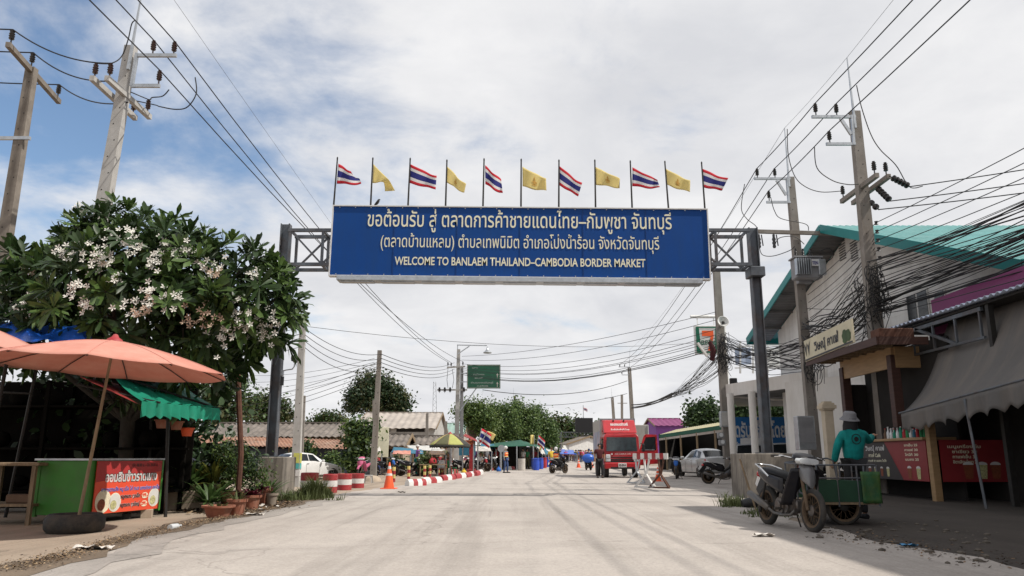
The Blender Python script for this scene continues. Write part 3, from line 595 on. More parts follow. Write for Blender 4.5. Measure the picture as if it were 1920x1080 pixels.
for i, (y0, p0) in enumerate(((352, (1706, 350)), (377, (1670, 377)), (397, (1648, 393)))):
    a = P(*p0, 22.2); e = a+Vector((9, -5.5, .2-.15*i)); LN(a, e, .12, 'side branch line leaving right from the near right pole, '+('upper', 'middle', 'lower')[i], .017)
    s0 = C4.lerp(C3, i*.35); t = T('strain_insulator', 'string of black disc insulators on the near right pole, '+('upper', 'middle', 'lower')[i], 'insulator', s0, group='strain insulators on the near right pole')
    b = WM(t); L_ = (a-s0).length; Mx = b_T(s0) @ (a-s0).to_track_quat('Z', 'Y').to_matrix().to_4x4(); pr = [(.02, 0)]
    for k in range(5 if i < 2 else 3): z = L_*(.15+.8*(k+.5)/(5 if i < 2 else 3)); pr += [(.02, z-.05), (.10, z-.03), (.10, z+.01), (.03, z+.05)]
    b.lathe(pr+[(.02, L_)], 12, Mx); b.build('disc_string', 'insulblk', t, smooth=50)
# low-voltage lines right
pc = lambda z, dx=0: Vector((c1.x+(c0.x-c1.x)*(c1.z-z)/(c1.z-c0.z)+dx, 22.75, z))
pd = lambda z, dx=0: Vector((d1.x+(d0.x-d1.x)*(d1.z-z)/(d1.z-d0.z)+dx, 28.8, z)); pe = lambda z, dx=0: Vector((10.97+dx, 39.75, z))
LVG = 'low-voltage lines on the right poles'
for i in range(5):
    z = 8.1-i*.28; LN(pc(z, .2), Vector((12.6, -6, z-.05+.22*(2-i))), .5, f'low-voltage line {["highest","second highest","middle","second lowest","lowest"][i]} on the near right pole, going right', .012, g=LVG)
    LN(pc(z, .2), pd(7.4-i*.3, .2), .10, f'low-voltage line {["highest","second highest","middle","second lowest","lowest"][i]} between the two near right poles', .011, g=LVG)
for i in range(9):
    p = pc(8.1-i*.28, .22); b = MB(); b.lathe([(.03, -.06), (.06, -.05), (.035, 0), (.06, .05), (.03, .06)], 8, b_T(p)); tag(b.build('spool_insulator', 'insulblk', smooth=50), 'row of small spool insulators down the near right pole', 'insulator', 'spool insulators down the near right pole')
# comms cables: past counting in the photo, each span of the tangle is one object
def bundle(label, ends, r=.011, sg=(.15, .5), m='wire', wob=0, n=14):
    b = MB()
    for a, e in ends:
        pts = wire_pts(a, e, random.uniform(*sg), n)
        if wob:
            ph = random.random()*6
            pts = [p+Vector((wob*math.sin(i*1.3+ph)*random.random(), 0, wob*math.sin(i*.9+ph))) if 0 < i < len(pts)-1 else p for i, p in enumerate(pts)]
        b.tube(pts, r*random.uniform(.6, 1.5), 4, cap=False)
    return tag(b.build('cable_tangle', m, smooth=60), label, 'cables', 'tangled communication cables', 'stuff')
U = random.uniform
bundle('dense black tangle of cables from the near right pole out over the shop roof', [(pc(U(5.2, 6.9), U(-.2, .25)), Vector((U(11.3, 13.2), U(-8, 6), U(5.4, 7.9)))) for _ in range(44)], .013, (.1, .7), wob=.05)
bundle('black tangle of cables between the near right pole and the transformer pole', [(pc(U(5.0, 6.6), U(-.2, .2)), pd(U(4.3, 6.2), U(-.2, .2))) for _ in range(40)], .014, (.05, .7), wob=.07)
bundle('drooping cables crossing in front of the teal gabled building', [(pc(U(5.4, 7.6), .1), pd(U(4.3, 6.6), .1)) for _ in range(14)], .009, (.0, .25))
bundle('sagging cables between the transformer pole and the wrapped pole', [(pd(U(4.2, 5.6), U(-.2, .2)), pe(U(5.8, 7.4), U(-.2, .2))) for _ in range(30)], .015, (.1, .6), wob=.05)
fe = Vector((f1.x+.1, 99.7, 7.3))
bundle('fan of cables gathering into one thick rope towards the distant pole', [(pe(U(5.4, 7.0), U(-.25, .25)), pe(0).lerp(fe, .33)*1+Vector((U(-.15, .15), 0, 0))-Vector((0, 0, pe(0).lerp(fe, .33).z-U(5.5, 5.9)))) for _ in range(26)], .015, (.05, .4), wob=.04)
m0 = pe(0).lerp(fe, .33); m0.z = 5.7
bundle('thick rope of cables running to the distant pole', [(m0+Vector((U(-.12, .12), 0, U(-.14, .16))), fe+Vector((0, 0, U(-.3, .3)))) for _ in range(12)], .035, (.15, .35))
# loops hanging on the poles
def coils(label, c, n, rr, Y):
    b = MB()
    for _ in range(n):
        q_ = Vector((c.x+U(-.25, .25), Y-U(.1, .3), c.z+U(-.9, .7))); r1 = U(*rr); k = U(.7, 1.6); tl_ = U(-.4, .4)
        b.tube([q_+Vector((r1*math.cos(a)*.8, .12*math.sin(a+tl_), r1*k*math.sin(a)+tl_*r1*math.cos(a))) for a in [2*PI*i/12 for i in range(12)]], .013, 4, closed=True)
    for _ in range(n):
        p = Vector((c.x+U(-.3, .3), Y-U(.05, .3), c.z+U(.2, 1.0))); b.tube([p, p+Vector((U(-.2, .2), -.05, -.4)), p+Vector((U(-.3, .3), -.05, -1.0)), p+Vector((U(-.3, .3), 0, -1.6))], .012, 4)
    return tag(b.build('cable_tangle', 'wire', smooth=60), label, 'cables', 'tangled communication cables', 'stuff')
coils('coils and loops of black cable hanging on the near right pole', pc(5.9), 11, (.10, .28), 22.7); coils('loose coils of black cable hanging left of the near right pole', pc(5.5, -.5), 6, (.10, .25), 22.9)
coils('coils of cable bound round the wrapped pole', pe(6.4), 16, (.12, .34), 39.7); coils('a few cable loops low on the transformer pole', pd(4.6), 10, (.12, .35), 28.7)
# across the street and to the left
SX = 'thin lines crossing the street'
w8 = ['highest', 'second', 'third', 'fourth', 'fifth', 'sixth', 'seventh', 'eighth', 'lowest']
for i in range(9):
    y0 = (668, 675, 682, 687, 690, 693, 696, 699, 702)[i]; y1 = (585, 600, 618, 628, 634, 640, 646, 650, 655)[i]
    LN(P(866, y0, 70), P(1342, y1, 39.8), (.5, .7, .9, 1, 1.1, 1.0, 1.2, 1.2, 1.1)[i], f'thin line crossing the street from the street-light pole, {w8[i]} of nine', .015 if i < 7 else .022, g=SX)
LN(P(905, 731, 70), P(1176, 714, 99), 1.0, 'cable sagging beneath the green road sign to the distant pole', .035, g=SX); LN(P(950, 756, 119), P(1176, 738, 99), .8, 'lone cable low across the far street', .03, g=SX)
LN(P(574, 612, 28), P(1338, 640, 40), .5, 'single long line crossing the street under the board', .009, g=SX)
LVL = 'low-voltage lines on the left slim poles'
for i in range(4):
    o4 = ('top', 'second', 'third', 'bottom')[i]
    a = P(572, 616+i*12, 27.9); c = P(715, 664+i*8, 34.4); LN(a, c, .35+.05*i, f'{o4} line between the two slim poles on the left', .012, g=LVL); LN(c, P(852, 680+i*6, 69.8), .5, f'{o4} line from the mound pole to the street-light pole', .016, g=LVL)
    LN(P(564, 614+i*12, 27.9), P(380, 640+i*14, 26), .1, f'{o4} line from the pale slim pole back into the tree', .010, g=LVL); LN(P(706, 680+i*8, 34.4), P(440, 752+i*11, 60), .3, f'{o4} line fanning left from the mound pole', .013, g=LVL); LN(P(702, 672+i*7, 34.4), P(420, 700+i*14, 48), .4, f'{o4} line rising left from the mound pole', .009, g=LVL)
for i in range(4): LN(P(10, 470+i*16, 19.4), P(165, 520+i*12, 30), .15, f'{("top", "second", "third", "bottom")[i]} line from the left-edge pole down into the tree', .012, g=LVL)
# ------------------------------------------------------------------ kinds: trees, people, motorcycles, cars
def tree(name, label, base, blobs, n, leaf=.3, mats=('leaf', 'leafdark', 'leafbright'), tr=.25, clump=None, per=26, group=None, cat='tree', trunk=True, shell=.5, asp=.55, limbs=9):
    base = Vector(base); t = T(name, label, cat, base, group=group); B = [(b[0]-base.x, b[1]-base.y, b[2]-base.z, b[3], b[3] if len(b) < 5 else b[4], b[3] if len(b) < 6 else b[5]) for b in blobs]
    pts, nr, cm = blob_leaves(B, n, clump or leaf*1.4, per, shell); leaves('crown', pts, nr, leaf, mats[:3], t, cm % len(mats), asp)
    if trunk:
        b = MB(); zt = min(x[2] for x in B); cx = sum(x[0] for x in B)/len(B); cy = sum(x[1] for x in B)/len(B); fk = Vector((cx*.3, cy*.3, max(.3, zt*.8)))
        b.tube([(0, 0, -.3), (0, 0, .2), fk*.5, fk], [tr*1.3, tr*1.05, tr*.9, tr*.8], 10)
        for x in sorted(B, key=lambda x: -x[3])[:limbs]:
            e = Vector(x[:3]); m = fk.lerp(e, .5)+Vector((0, 0, .15*x[3])); b.tube([fk-Vector((0, 0, tr)), m, e], [tr*.6, tr*.4, tr*.12], 7)
            for _ in range(2): d = Vector(rnd_dirs(1)[0]); d.z = abs(d.z); b.tube([m.lerp(e, .4), e+Vector((d.x*x[3], d.y*x[4], d.z*x[5]))*.8], [tr*.25, tr*.06], 5)
        b.build('trunk', 'bark', t, smooth=60)
    return t
SK = dict(pel=((0, 0, .92), (.135, .10)), wai=((0, 0, 1.08), (.125, .09)), che=((0, .01, 1.27), (.16, .105)), ncb=((0, .01, 1.40), (.07, .065)), nck=((0, 0, 1.45), (.048, .05)), hd0=((0, -.015, 1.52), (.062, .075)), hd1=((0, -.015, 1.585), (.074, .092)), hd2=((0, 0, 1.655), (.05, .06)), nos=((0, -.115, 1.56), (.016, .018)))
for s_, k_ in ((1, 'L'), (-1, 'R')):
    SK.update({'sh'+k_: ((s_*.185, .01, 1.365), (.062, .058)), 'el'+k_: ((s_*.245, .03, 1.10), (.043, .043)), 'wr'+k_: ((s_*.255, -.06, .87), (.027, .03)), 'ha'+k_: ((s_*.255, -.085, .80), (.022, .036)), 'hi'+k_: ((s_*.09, 0, .87), (.088, .092)), 'kn'+k_: ((s_*.10, -.025, .48), (.058, .06)), 'an'+k_: ((s_*.105, .02, .085), (.038, .042)), 'to'+k_: ((s_*.115, -.14, .035), (.04, .03))})
SKE = [('pel', 'wai'), ('wai', 'che'), ('che', 'ncb'), ('ncb', 'nck'), ('nck', 'hd0'), ('hd0', 'hd1'), ('hd1', 'hd2'), ('hd1', 'nos')]+[e for k_ in 'LR' for e in (('che', 'sh'+k_), ('sh'+k_, 'el'+k_), ('el'+k_, 'wr'+k_), ('wr'+k_, 'ha'+k_), ('pel', 'hi'+k_), ('hi'+k_, 'kn'+k_), ('kn'+k_, 'an'+k_), ('an'+k_, 'to'+k_))]
def skinned(name, J, E, m, parent, root, grow=0, sub=1):
    ks = [k for k in J if any(k in e for e in E)]; ix = {k: i for i, k in enumerate(ks)}
    me = bpy.data.meshes.new('s'); me.from_pydata([J[k][0] for k in ks], [(ix[a], ix[c]) for a, c in E], [])
    o = bpy.data.objects.new('s', me); C.objects.link(o); md = o.modifiers.new('s', 'SKIN'); md.use_smooth_shade = True; md.branch_smoothing = .3
    for k in ks: d = me.skin_vertices[0].data[ix[k]]; d.radius = (J[k][1][0]+grow, J[k][1][1]+grow); d.use_root = (k == root)
    sb = o.modifiers.new('b', 'SUBSURF'); sb.levels = sub
    r = bpy.data.meshes.new_from_object(o.evaluated_get(bpy.context.evaluated_depsgraph_get())); bpy.data.objects.remove(o); bpy.data.meshes.remove(me)
    r.name = name; r.materials.clear(); r.materials.append(K[m] if isinstance(m, str) else m)
    q = bpy.data.objects.new(name, r); C.objects.link(q); q.parent = parent; return q
def cloth_mat(n, c, **k): K[n] = mat(n+' cloth', c, .85, var=.15, sc=9, bump=.1, **k); return n
for n_, c_ in dict(navy=(.02, .03, .09), blackcloth=(.014, .014, .016), jeans=(.04, .07, .17), greycloth=(.16, .16, .17), whitecloth=(.62, .61, .60), pinkcloth=(.50, .12, .22), yellowcloth=(.62, .43, .05), redcloth=(.36, .03, .04), bluecloth=(.03, .12, .42), olive=(.10, .10, .05), brown=(.13, .08, .05), hivis=(.85, .13, .02), purplecloth=(.20, .07, .28), greencloth=(.03, .20, .08)).items(): cloth_mat(n_, c_)
K['tealshirt'] = mat('tealshirt cloth', (.0, .19, .18), .9, var=.2, sc=7, bump=.9, det=3); K['hivis'] = mat('hi-vis orange', (.90, .16, .03), .7, var=.08); K['reflect'] = mat('reflective tape', (.70, .68, .30), .4, var=.05)
def person(label, loc, rz=0, J=None, shirt='navy', legs='jeans', sleeve=1, hat=None, vest=None, fingers=False, sc=1, group=None, hair='hair', shorts=False, loose=.024):
    t = T('person', label, 'person', loc, rz, group); loose = .055 if fingers else loose; t.scale = (sc,)*3; D = dict(SK); 
    for k, v in (J or {}).items(): D[k] = (v, D[k][1]) if len(v) == 3 else v
    E = list(SKE)
    if fingers:
        for k in 'LR':
            w, h = Vector(D['wr'+k][0]), Vector(D['ha'+k][0]); d = (h-w).normalized(); sd = d.cross(Vector((0, 0, 1)) if abs(d.z) < .8 else Vector((0, 1, 0))).normalized(); nn = d.cross(sd)
            for f in range(4):
                o = h+sd*(f-1.5)*.018; ln = (.065, .078, .072, .055)[f]; D[f'f{f}a'+k] = (tuple(o+d*ln*.5+nn*.008), (.0085, .0085)); D[f'f{f}b'+k] = (tuple(o+d*ln+nn*.03), (.007, .007)); E += [('ha'+k, f'f{f}a'+k), (f'f{f}a'+k, f'f{f}b'+k)]
            D['tha'+k] = (tuple(w.lerp(h, .5)+sd*.045+d*.01), (.011, .011)); D['thb'+k] = (tuple(w.lerp(h, .5)+sd*.06+d*.05), (.009, .009)); E += [('wr'+k, 'tha'+k), ('tha'+k, 'thb'+k)]
    DB = dict(D)
    for k in ('pel', 'wai', 'che', 'shL', 'shR', 'hiL', 'hiR', 'knL', 'knR')+(('elL', 'elR') if sleeve > 1 else ()): DB[k] = (D[k][0], (D[k][1][0]*.80, D[k][1][1]*.80))
    skinned('body', DB, E, 'skin', t, 'pel')
    cut = {}
    SE = [('pel', 'wai'), ('wai', 'che'), ('che', 'ncb')]
    for k in 'LR':
        SE += [('che', 'sh'+k), ('sh'+k, 'el'+k)]
        if sleeve > 1: SE.append(('el'+k, 'wr'+k))
        else: D['el'+k] = (tuple(Vector(D['sh'+k][0]).lerp(Vector(D['el'+k][0]), .75)), D['el'+k][1])
    if fingers:
        for k in ('elL', 'elR', 'wrL', 'wrR', 'shL', 'shR'): D[k] = (D[k][0], tuple(max(.004, r-(.028 if k[0] != 's' else .02)) for r in D[k][1]))
    D2 = dict(D); D2['pel'] = (tuple(Vector(D['pel'][0])-Vector((0, 0, .04))), (D['pel'][1][0]+.01, D['pel'][1][1]+.01)); shm = skinned('shirt', D2, SE, shirt, t, 'che', loose)
    if fingers:                                                  # round print on the back of the shirt
        yb = max(v.co.y for v in shm.data.vertices if abs(v.co.x) < .09 and abs(v.co.z-1.27) < .1)+.004; b = MB()
        for r0_, r1_ in ((.085, .072), (.04, .0)):
            for i in range(24): a, c = 2*PI*i/24, 2*PI*(i+1)/24; q = lambda r, w: (r*math.cos(w), yb, 1.27+r*math.sin(w)); b.face([q(r0_, a), q(r0_, c), q(r1_, c), q(r1_, a)] if r1_ else [q(r0_, a), q(r0_, c), q(0, 0)])
        b.build('back_print', 'blackcloth', shm)
    TE = []
    for k in 'LR':
        TE += [('pel', 'hi'+k), ('hi'+k, 'kn'+k)]
        if not shorts: TE.append(('kn'+k, 'an'+k))
    skinned('shorts' if shorts else 'trousers', D, TE, legs, t, 'pel', .014)
    for k in 'LR':
        a, c = Vector(D['an'+k][0]), Vector(D['to'+k][0]); b = MB(); d = (c-a); d.z = 0; d = d.normalized() if d.length > .01 else Vector((0, -1, 0)); b.tube([a-d*.06-Vector((0, 0, .045)), a+Vector((0, 0, -.03)), a.lerp(c, .6)+Vector((0, 0, -.005)), c+d*.05], [.04, .05, .047, .03], 8); b.build('shoe', 'blackcloth', t, smooth=60)
    h1, h2 = Vector(D['hd1'][0]), Vector(D['hd2'][0]); up = (h2-h1).normalized(); f = Vector(D['nos'][0])-h1; f = (f-up*f.dot(up)).normalized(); Mx = frame(h1, f.cross(up)*-1, up.cross(f.cross(up)) if False else f*-1)
    hm = Matrix((( -f).cross(up), -f, up)).transposed().to_4x4(); hm.translation = h1
    for s in (-1, 1):
        b = MB(hm); b.ball((s*.031, -.088, .0), .011, 6); b.build('eye', 'blackcloth', t)
        b = MB(hm); b.ball((s*.082, .01, -.01), (.012, .022, .03), 6); b.build('ear', 'skin', t)
    b = MB(hm); b.box((0, -.096, -.055), (.042, .01, .01)); b.build('mouth', 'redcloth', t)
    if hat == 'bucket':
        b = MB(hm); b.lathe([(.155, .005), (.16, .0), (.105, .055), (.10, .11), (.075, .135), (0, .14)], 16); b.build('hat', 'greycloth', t, smooth=50, thick=.008)
        b = MB(hm); b.lathe([(.115, -.19), (.12, -.10), (.105, .0), (.10, .04)], 14, Matrix.Translation((0, .03, 0))); b.build('headscarf', 'blackcloth', t, smooth=50)
    elif hat == 'helmet': b = MB(hm); b.ball((0, .01, .02), (.118, .135, .125), 14); b.build('helmet', hair if hair != 'hair' else 'whitecloth', t, smooth=60)
    elif hat: b = MB(hm); b.ball((0, .012, .035), (.092, .108, .085), 12); b.box((0, -.12, .045), (.13, .09, .012)); b.build('cap', hat, t, smooth=50)
    else: b = MB(hm); b.ball((0, .022, .022), (.088, .098, .092), 12); b.build('hair', hair, t, smooth=60)
    if vest:
        V3 = {k: D[k] for k in ('pel', 'wai', 'che', 'ncb', 'shL', 'shR')}; V3['pel'] = (tuple(Vector(D['pel'][0]).lerp(Vector(D['wai'][0]), .2)), D['pel'][1])
        v = skinned('vest', V3, [('pel', 'wai'), ('wai', 'che'), ('che', 'ncb'), ('che', 'shL'), ('che', 'shR')], 'hivis', t, 'che', .048)
        c0, c1 = Vector(D['wai'][0]), Vector(D['che'][0]); ax = (c1-c0).normalized(); rr = Matrix((ax.cross(Vector((0, -1, 0))).normalized(), Vector((0, 0, 0)), ax)); sx = Vector((1, 0, 0)); sy = ax.cross(sx).normalized(); sx = sy.cross(ax)
        for q in (-.04, .14):
            b = MB(); c = c0+ax*q; b.tube([c+sx*math.cos(a)*(.178+.05*max(q, 0))+sy*math.sin(a)*.148 for a in [2*PI*i/16 for i in range(16)]], .022, 4, closed=True); b.build('reflective_band', 'reflect', v)
    return t
def stance(step=.12, lean=0): return dict(anL=(.105, -.02-step, .085), toL=(.115, -.18-step, .035), knL=(.10, -.06-step*.6, .48), anR=(-.105, .02+step, .085), toR=(-.115, -.14+step, .035), knR=(-.10, -.03+step*.4, .48))
def seated(h=.45, arms=True):
    d = h-.88; J = {}
    for k in SK:
        p, r = SK[k]; J[k] = ((p[0], p[1], p[2]+d+.04), r)
    for k, s in (('L', 1), ('R', -1)):
        J['hi'+k] = (s*.095, -.03, h+.02); J['kn'+k] = (s*.13, -.44, h+.05); J['an'+k] = (s*.12, -.42, .085); J['to'+k] = (s*.13, -.57, .035)
        if arms: J['el'+k] = (s*.24, -.08, h+.26); J['wr'+k] = (s*.16, -.30, h+.20); J['ha'+k] = (s*.14, -.37, h+.19)
    return J
def riding(h=.74):                                               # astride: forward is -Y
    J = seated(h, False); 
    for k, s in (('L', 1), ('R', -1)):
        J['hi'+k] = (s*.11, -.04, h+.04); J['kn'+k] = (s*.17, -.40, h-.10); J['an'+k] = (s*.16, -.22, h-.44); J['to'+k] = (s*.17, -.38, h-.48)
        J['el'+k] = (s*.30, -.22, h+.27); J['wr'+k] = (s*.31, -.50, h+.24); J['ha'+k] = (s*.31, -.57, h+.23)
    return J
K['brownmetal'] = mat('muddy metal', (.13, .088, .055), .75, .3, var=.4, sc=8, dirt=((.10, .07, .045), .6, 6)); K['darkplastic'] = mat('dark fairing', (.010, .010, .014), .35, var=.2, sc=6, coat=.1, spec=.3, dirt=((.07, .055, .042), .3, 3))
K['engine'] = mat('engine casting', (.13, .12, .115), .5, .7, var=.35, sc=9, dirt=((.14, .09, .055), .7, 7)); K['lamp'] = mat('clear lamp', (.55, .57, .58), .12, var=.1, sc=14, spec=.8); K['redlamp'] = mat('red lamp', (.35, .012, .015), .15, var=.1, spec=.7)
K['seatblack'] = mat('seat vinyl', (.009, .009, .010), .5, var=.2, sc=6, spec=.18); K['muffler'] = mat('muffler steel', (.13, .125, .12), .45, .6, var=.3, sc=6, dirt=((.12, .08, .05), .4, 5))
K['greyfair'] = mat('grey fairing', (.16, .16, .165), .35, .2, var=.15, sc=6, coat=.3)
def wheel(root, name, c, ro, w, spokes, hub='engine', lateral=(0, 1, 0), tyre='rubber', rim='brownmetal'):
    M = frame(Vector(c), (1, 0, 0), (0, 0, 1)); o = T(name, None, None, c); o.parent = root; M = frame((0, 0, 0), (1, 0, 0), (0, 0, 1))
    b = MB(); b.lathe([(ro-w*.85, -w*.42), (ro-w*.4, -w*.5), (ro-w*.08, -w*.3), (ro, 0), (ro-w*.08, w*.3), (ro-w*.4, w*.5), (ro-w*.85, w*.42), (ro-w*.95, 0), (ro-w*.85, -w*.42)], 32, M); b.build('tyre', tyre, o, smooth=50)
    b = MB(); b.lathe([(ro-w*.8, -w*.45), (ro-w*1.15, -w*.40), (ro-w*1.3, 0), (ro-w*1.15, w*.40), (ro-w*.8, w*.45), (ro-w*.8, -w*.45)], 32, M); b.build('rim', rim, o, smooth=40)
    b = MB(); b.lathe([(0, -w*.7), (ro*.12, -w*.7), (ro*.26, -w*.45), (ro*.26, w*.45), (ro*.12, w*.7), (0, w*.7)], 18, M); b.build('hub', hub, o, smooth=40)
    b = MB()
    for i in range(spokes):
        a = 2*PI*i/spokes; a2 = a+(.35 if i % 2 else -.35); s = w*.35*(1 if i % 4 < 2 else -1)
        b.cyl((math.cos(a2)*ro*.24, s, math.sin(a2)*ro*.24), (math.cos(a)*(ro-w*1.1), 0, math.sin(a)*(ro-w*1.1)), .0035 if spokes > 8 else .014, n=5)
    b.build('spokes', rim, o)
    return o
def loft(b, secs, m=None):                                       # secs: list of rings with equal counts
    n = len(secs[0]); k = len(b.v); v = [p for s in secs for p in s]; f = [(i*n+j, i*n+(j+1) % n, (i+1)*n+(j+1) % n, (i+1)*n+j) for i in range(len(secs)-1) for j in range(n)]
    return b.add(v, f+[tuple(range(n))[::-1], tuple((len(secs)-1)*n+j for j in range(n))], m)
def oval(x, z, hy, hz, n=12, p=.7, cy=0): return [(x, cy+math.copysign(abs(math.cos(a)) ** p, math.cos(a))*hy, z+math.copysign(abs(math.sin(a)) ** p, math.sin(a))*hz) for a in [2*PI*i/n for i in range(n)]]
def moto(label, loc, rz, fair='darkplastic', lean=0, group=None, tail=None, steer=0, seatm='seatblack', basket=False, frontm=None, fender=True):
    t = T('motorcycle', label, 'motorcycle', loc, rz, group); t.rotation_euler[0] = R(lean); tail = tail or fair; frontm = frontm or fair
    wheel(t, 'front_wheel', (.62, 0, .285), .285, .075, 24); wheel(t, 'rear_wheel', (-.60, 0, .285), .285, .085, 24)
    b = MB()
    for s in (-1, 1): b.tube([(.62, s*.075, .285), (.52, s*.075, .56), (.41, s*.06, .86)], [.022, .024, .024], 8)
    b.beam((.43, -.1, .80), (.43, .1, .80), .05, .04); b.build('fork', 'brownmetal', t, smooth=40)
    b = MB(); ar = [(.62+.325*math.cos(a), .285+.325*math.sin(a)) for a in [R(x) for x in range(28, 160, 12)]]
    if fender: loft(b, [[(x, -.05, z-.02), (x, -.055, z), (x, -.03, z+.018), (x, .03, z+.018), (x, .055, z), (x, .05, z-.02), (x, .035, z), (x, -.035, z)] for x, z in ar]); fender and b.build('front_fender', fair, t, smooth=50)
    b = MB(); loft(b, [oval(.60, .62, .03, .05), oval(.575, .70, .075, .10), oval(.50, .76, .11, .13), oval(.42, .80, .09, .12)]); b.build('front_panel', frontm, t, smooth=50)
    b = MB(); loft(b, [oval(.535, .925, .05, .03), oval(.51, .935, .13, .055), oval(.44, .955, .17, .075), oval(.35, .975, .15, .07), oval(.27, .975, .08, .05)]); hc = b.build('headlight_cowl', fair, t, smooth=50)
    b = MB(); loft(b, [oval(.552, .915, .05, .02), oval(.545, .925, .145, .042), oval(.47, .93, .172, .05)]); b.build('headlight', 'lamp', hc, smooth=50)
    b = MB(); b.tube([(.24, -.34, .985), (.29, -.28, .99), (.36, -.1, .955), (.36, .1, .955), (.29, .28, .99), (.24, .34, .985)], .012, 8); hb_ = b.build('handlebar', 'chrome', t, smooth=50)
    for s in (-1, 1):
        b = MB(); b.cyl((.215, s*.39, .98), (.28, s*.27, .99), .02, n=10); b.build('grip', 'rubber', hb_); b = MB(); b.tube([(.33, s*.25, .985), (.34, s*.31, .975), (.30, s*.38, .965)], .007, 5); b.build('brake_lever', 'chrome', hb_)
    for s in (-1, 1):
        b = MB(); v = lambda u, w, s=s: Vector((.46-.20*w+.03*math.sin(PI*w)-.10*u*(w+.3), s*(.05+.16*u+.03*math.sin(PI*w)), .84-.50*w-.02*u)); b.grid(v, 5, 8); b.build('leg_shield', fair, t, smooth=60, thick=.012)
    b = MB(); b.tube([(.40, 0, .80), (.28, 0, .62), (.08, 0, .50), (-.15, 0, .52), (-.45, 0, .66), (-.70, 0, .72)], [.045, .05, .05, .045, .035, .03], 10); b.build('frame', 'darkiron', t, smooth=60)
    b = MB(); b.cyl((-.05, -.13, .30), (-.05, .12, .30), .12, n=16); b.cyl((.08, -.11, .30), (.08, .1, .30), .085, n=14); b.box((.22, 0, .33), (.22, .15, .13), b=.02, M=Matrix.Rotation(R(-8), 4, 'Y'))
    for i in range(5): b.box((.16+i*.035, 0, .335), (.012, .19, .16))
    b.cyl((-.05, -.15, .30), (-.05, -.13, .30), .07, n=14); b.cyl((-.05, .12, .30), (-.05, .15, .30), .085, n=14); b.build('engine', 'engine', t, smooth=40)
    b = MB(); b.tube([(.28, -.06, .28), (.24, -.11, .20), (.05, -.14, .185), (-.15, -.15, .20), (-.3, -.16, .26)], .02, 8); b.tube([(-.28, -.16, .26), (-.36, -.165, .285), (-.82, -.185, .43), (-.84, -.186, .437)], [.025, .048, .055, .035], 12); b.build('muffler', 'muffler', t, smooth=50)
    b = MB()
    for s in (-1, 1): b.beam((-.60, s*.085, .285), (-.12, s*.07, .33), .03, .05)
    b.build('swingarm', 'darkiron', t); 
    for s in (-1, 1):
        b = MB(); b.cyl((-.57, s*.115, .34), (-.44, s*.115, .66), .018, n=8); b.lathe([(.03, i*.02) if i % 2 else (.024, i*.02) for i in range(12)], 10, frame((-.55, s*.115, .39), (0, 1, 0), (1, 0, -.4)) @ Matrix.Identity(4)); b.build('shock_absorber', 'darkiron', t)
    b = MB(); loft(b, [oval(.06, .655, .05, .03), oval(.0, .70, .10, .05), oval(-.15, .735, .125, .055), oval(-.34, .76, .135, .06), oval(-.55, .79, .125, .055), oval(-.70, .80, .07, .03)]); b.build('seat', seatm, t, smooth=60)
    for s in (-1, 1):
        b = MB(); v = lambda u, w, s=s: Vector((.02-.78*u, s*(.06+.085*math.sin(PI*min(1, u*.8+.15))), .46+.28*u+w*(.22-.15*u))); b.grid(v, 8, 4); b.build('side_panel', tail, t, smooth=60, thick=.012)
    b = MB(); b.tube([(-.30, -.15, .70), (-.52, -.17, .82), (-.74, -.13, .87), (-.80, 0, .875), (-.74, .13, .87), (-.52, .17, .82), (-.30, .15, .70)], .014, 8); b.build('grab_rail', 'chrome', t, smooth=60)
    b = MB(); b.box((-.80, 0, .73), (.07, .15, .08), b=.02); b.build('tail_light', 'redlamp', t)
    b = MB(); b.beam((-.70, 0, .70), (-.90, 0, .45), .16, .02, (0, 1, 0)); rf = b.build('rear_fender', 'black', t); b = MB(); b.beam((-.84, 0, .66), (-.92, 0, .53), .19, .008, (0, 1, 0)); b.build('licence_plate', 'flagwhite', rf)
    b = MB(); b.cyl((.05, -.24, .27), (.05, .24, .27), .012, n=6); [b.cyl((.05, s*.16, .27), (.05, s*.25, .27), .02, n=8) for s in (-1, 1)]; b.build('footpegs', 'rubber', t); b = MB(); b.tube([(-.02, .12, .22), (-.10, .24, .01)], .011, 6); b.build('side_stand', 'darkiron', t)
    if basket:
        b = MB(); 
        for i in range(6): b.beam((.56+.04*i, -.16, 1.02), (.56+.03*i, -.13, .80), .006); b.beam((.56+.04*i, .16, 1.02), (.56+.03*i, .13, .80), .006)
        b.box((.66, 0, 1.02), (.24, .34, .012)); b.box((.63, 0, .80), (.18, .26, .012)); b.build('basket', 'chrome', t)
    return t
def car_surf(st):                                                # st: (x, half width, z sill, z belt, half roof width, z roof)
    def ring(x, hw, zs, zb, hr, zr): return [(x, hw*.80, zs), (x, hw*.97, zs+.06), (x, hw, zs+(zb-zs)*.55), (x, hw*.965, zb), (x, hr, zr-.03), (x, hr*.6, zr), (x, 0, zr+.012)]
    rows = [ring(*s) for s in st]
    def ev(u, k):                                                # u: station (float), k: ring index (float)
        i = min(len(rows)-2, max(0, int(u))); a = u-i; j = min(5, max(0, int(k))); c = k-j
        f = lambda r: Vector(r[j]).lerp(Vector(r[j+1]), c)
        return f(rows[i]).lerp(f(rows[i+1]), a)
    return rows, ev
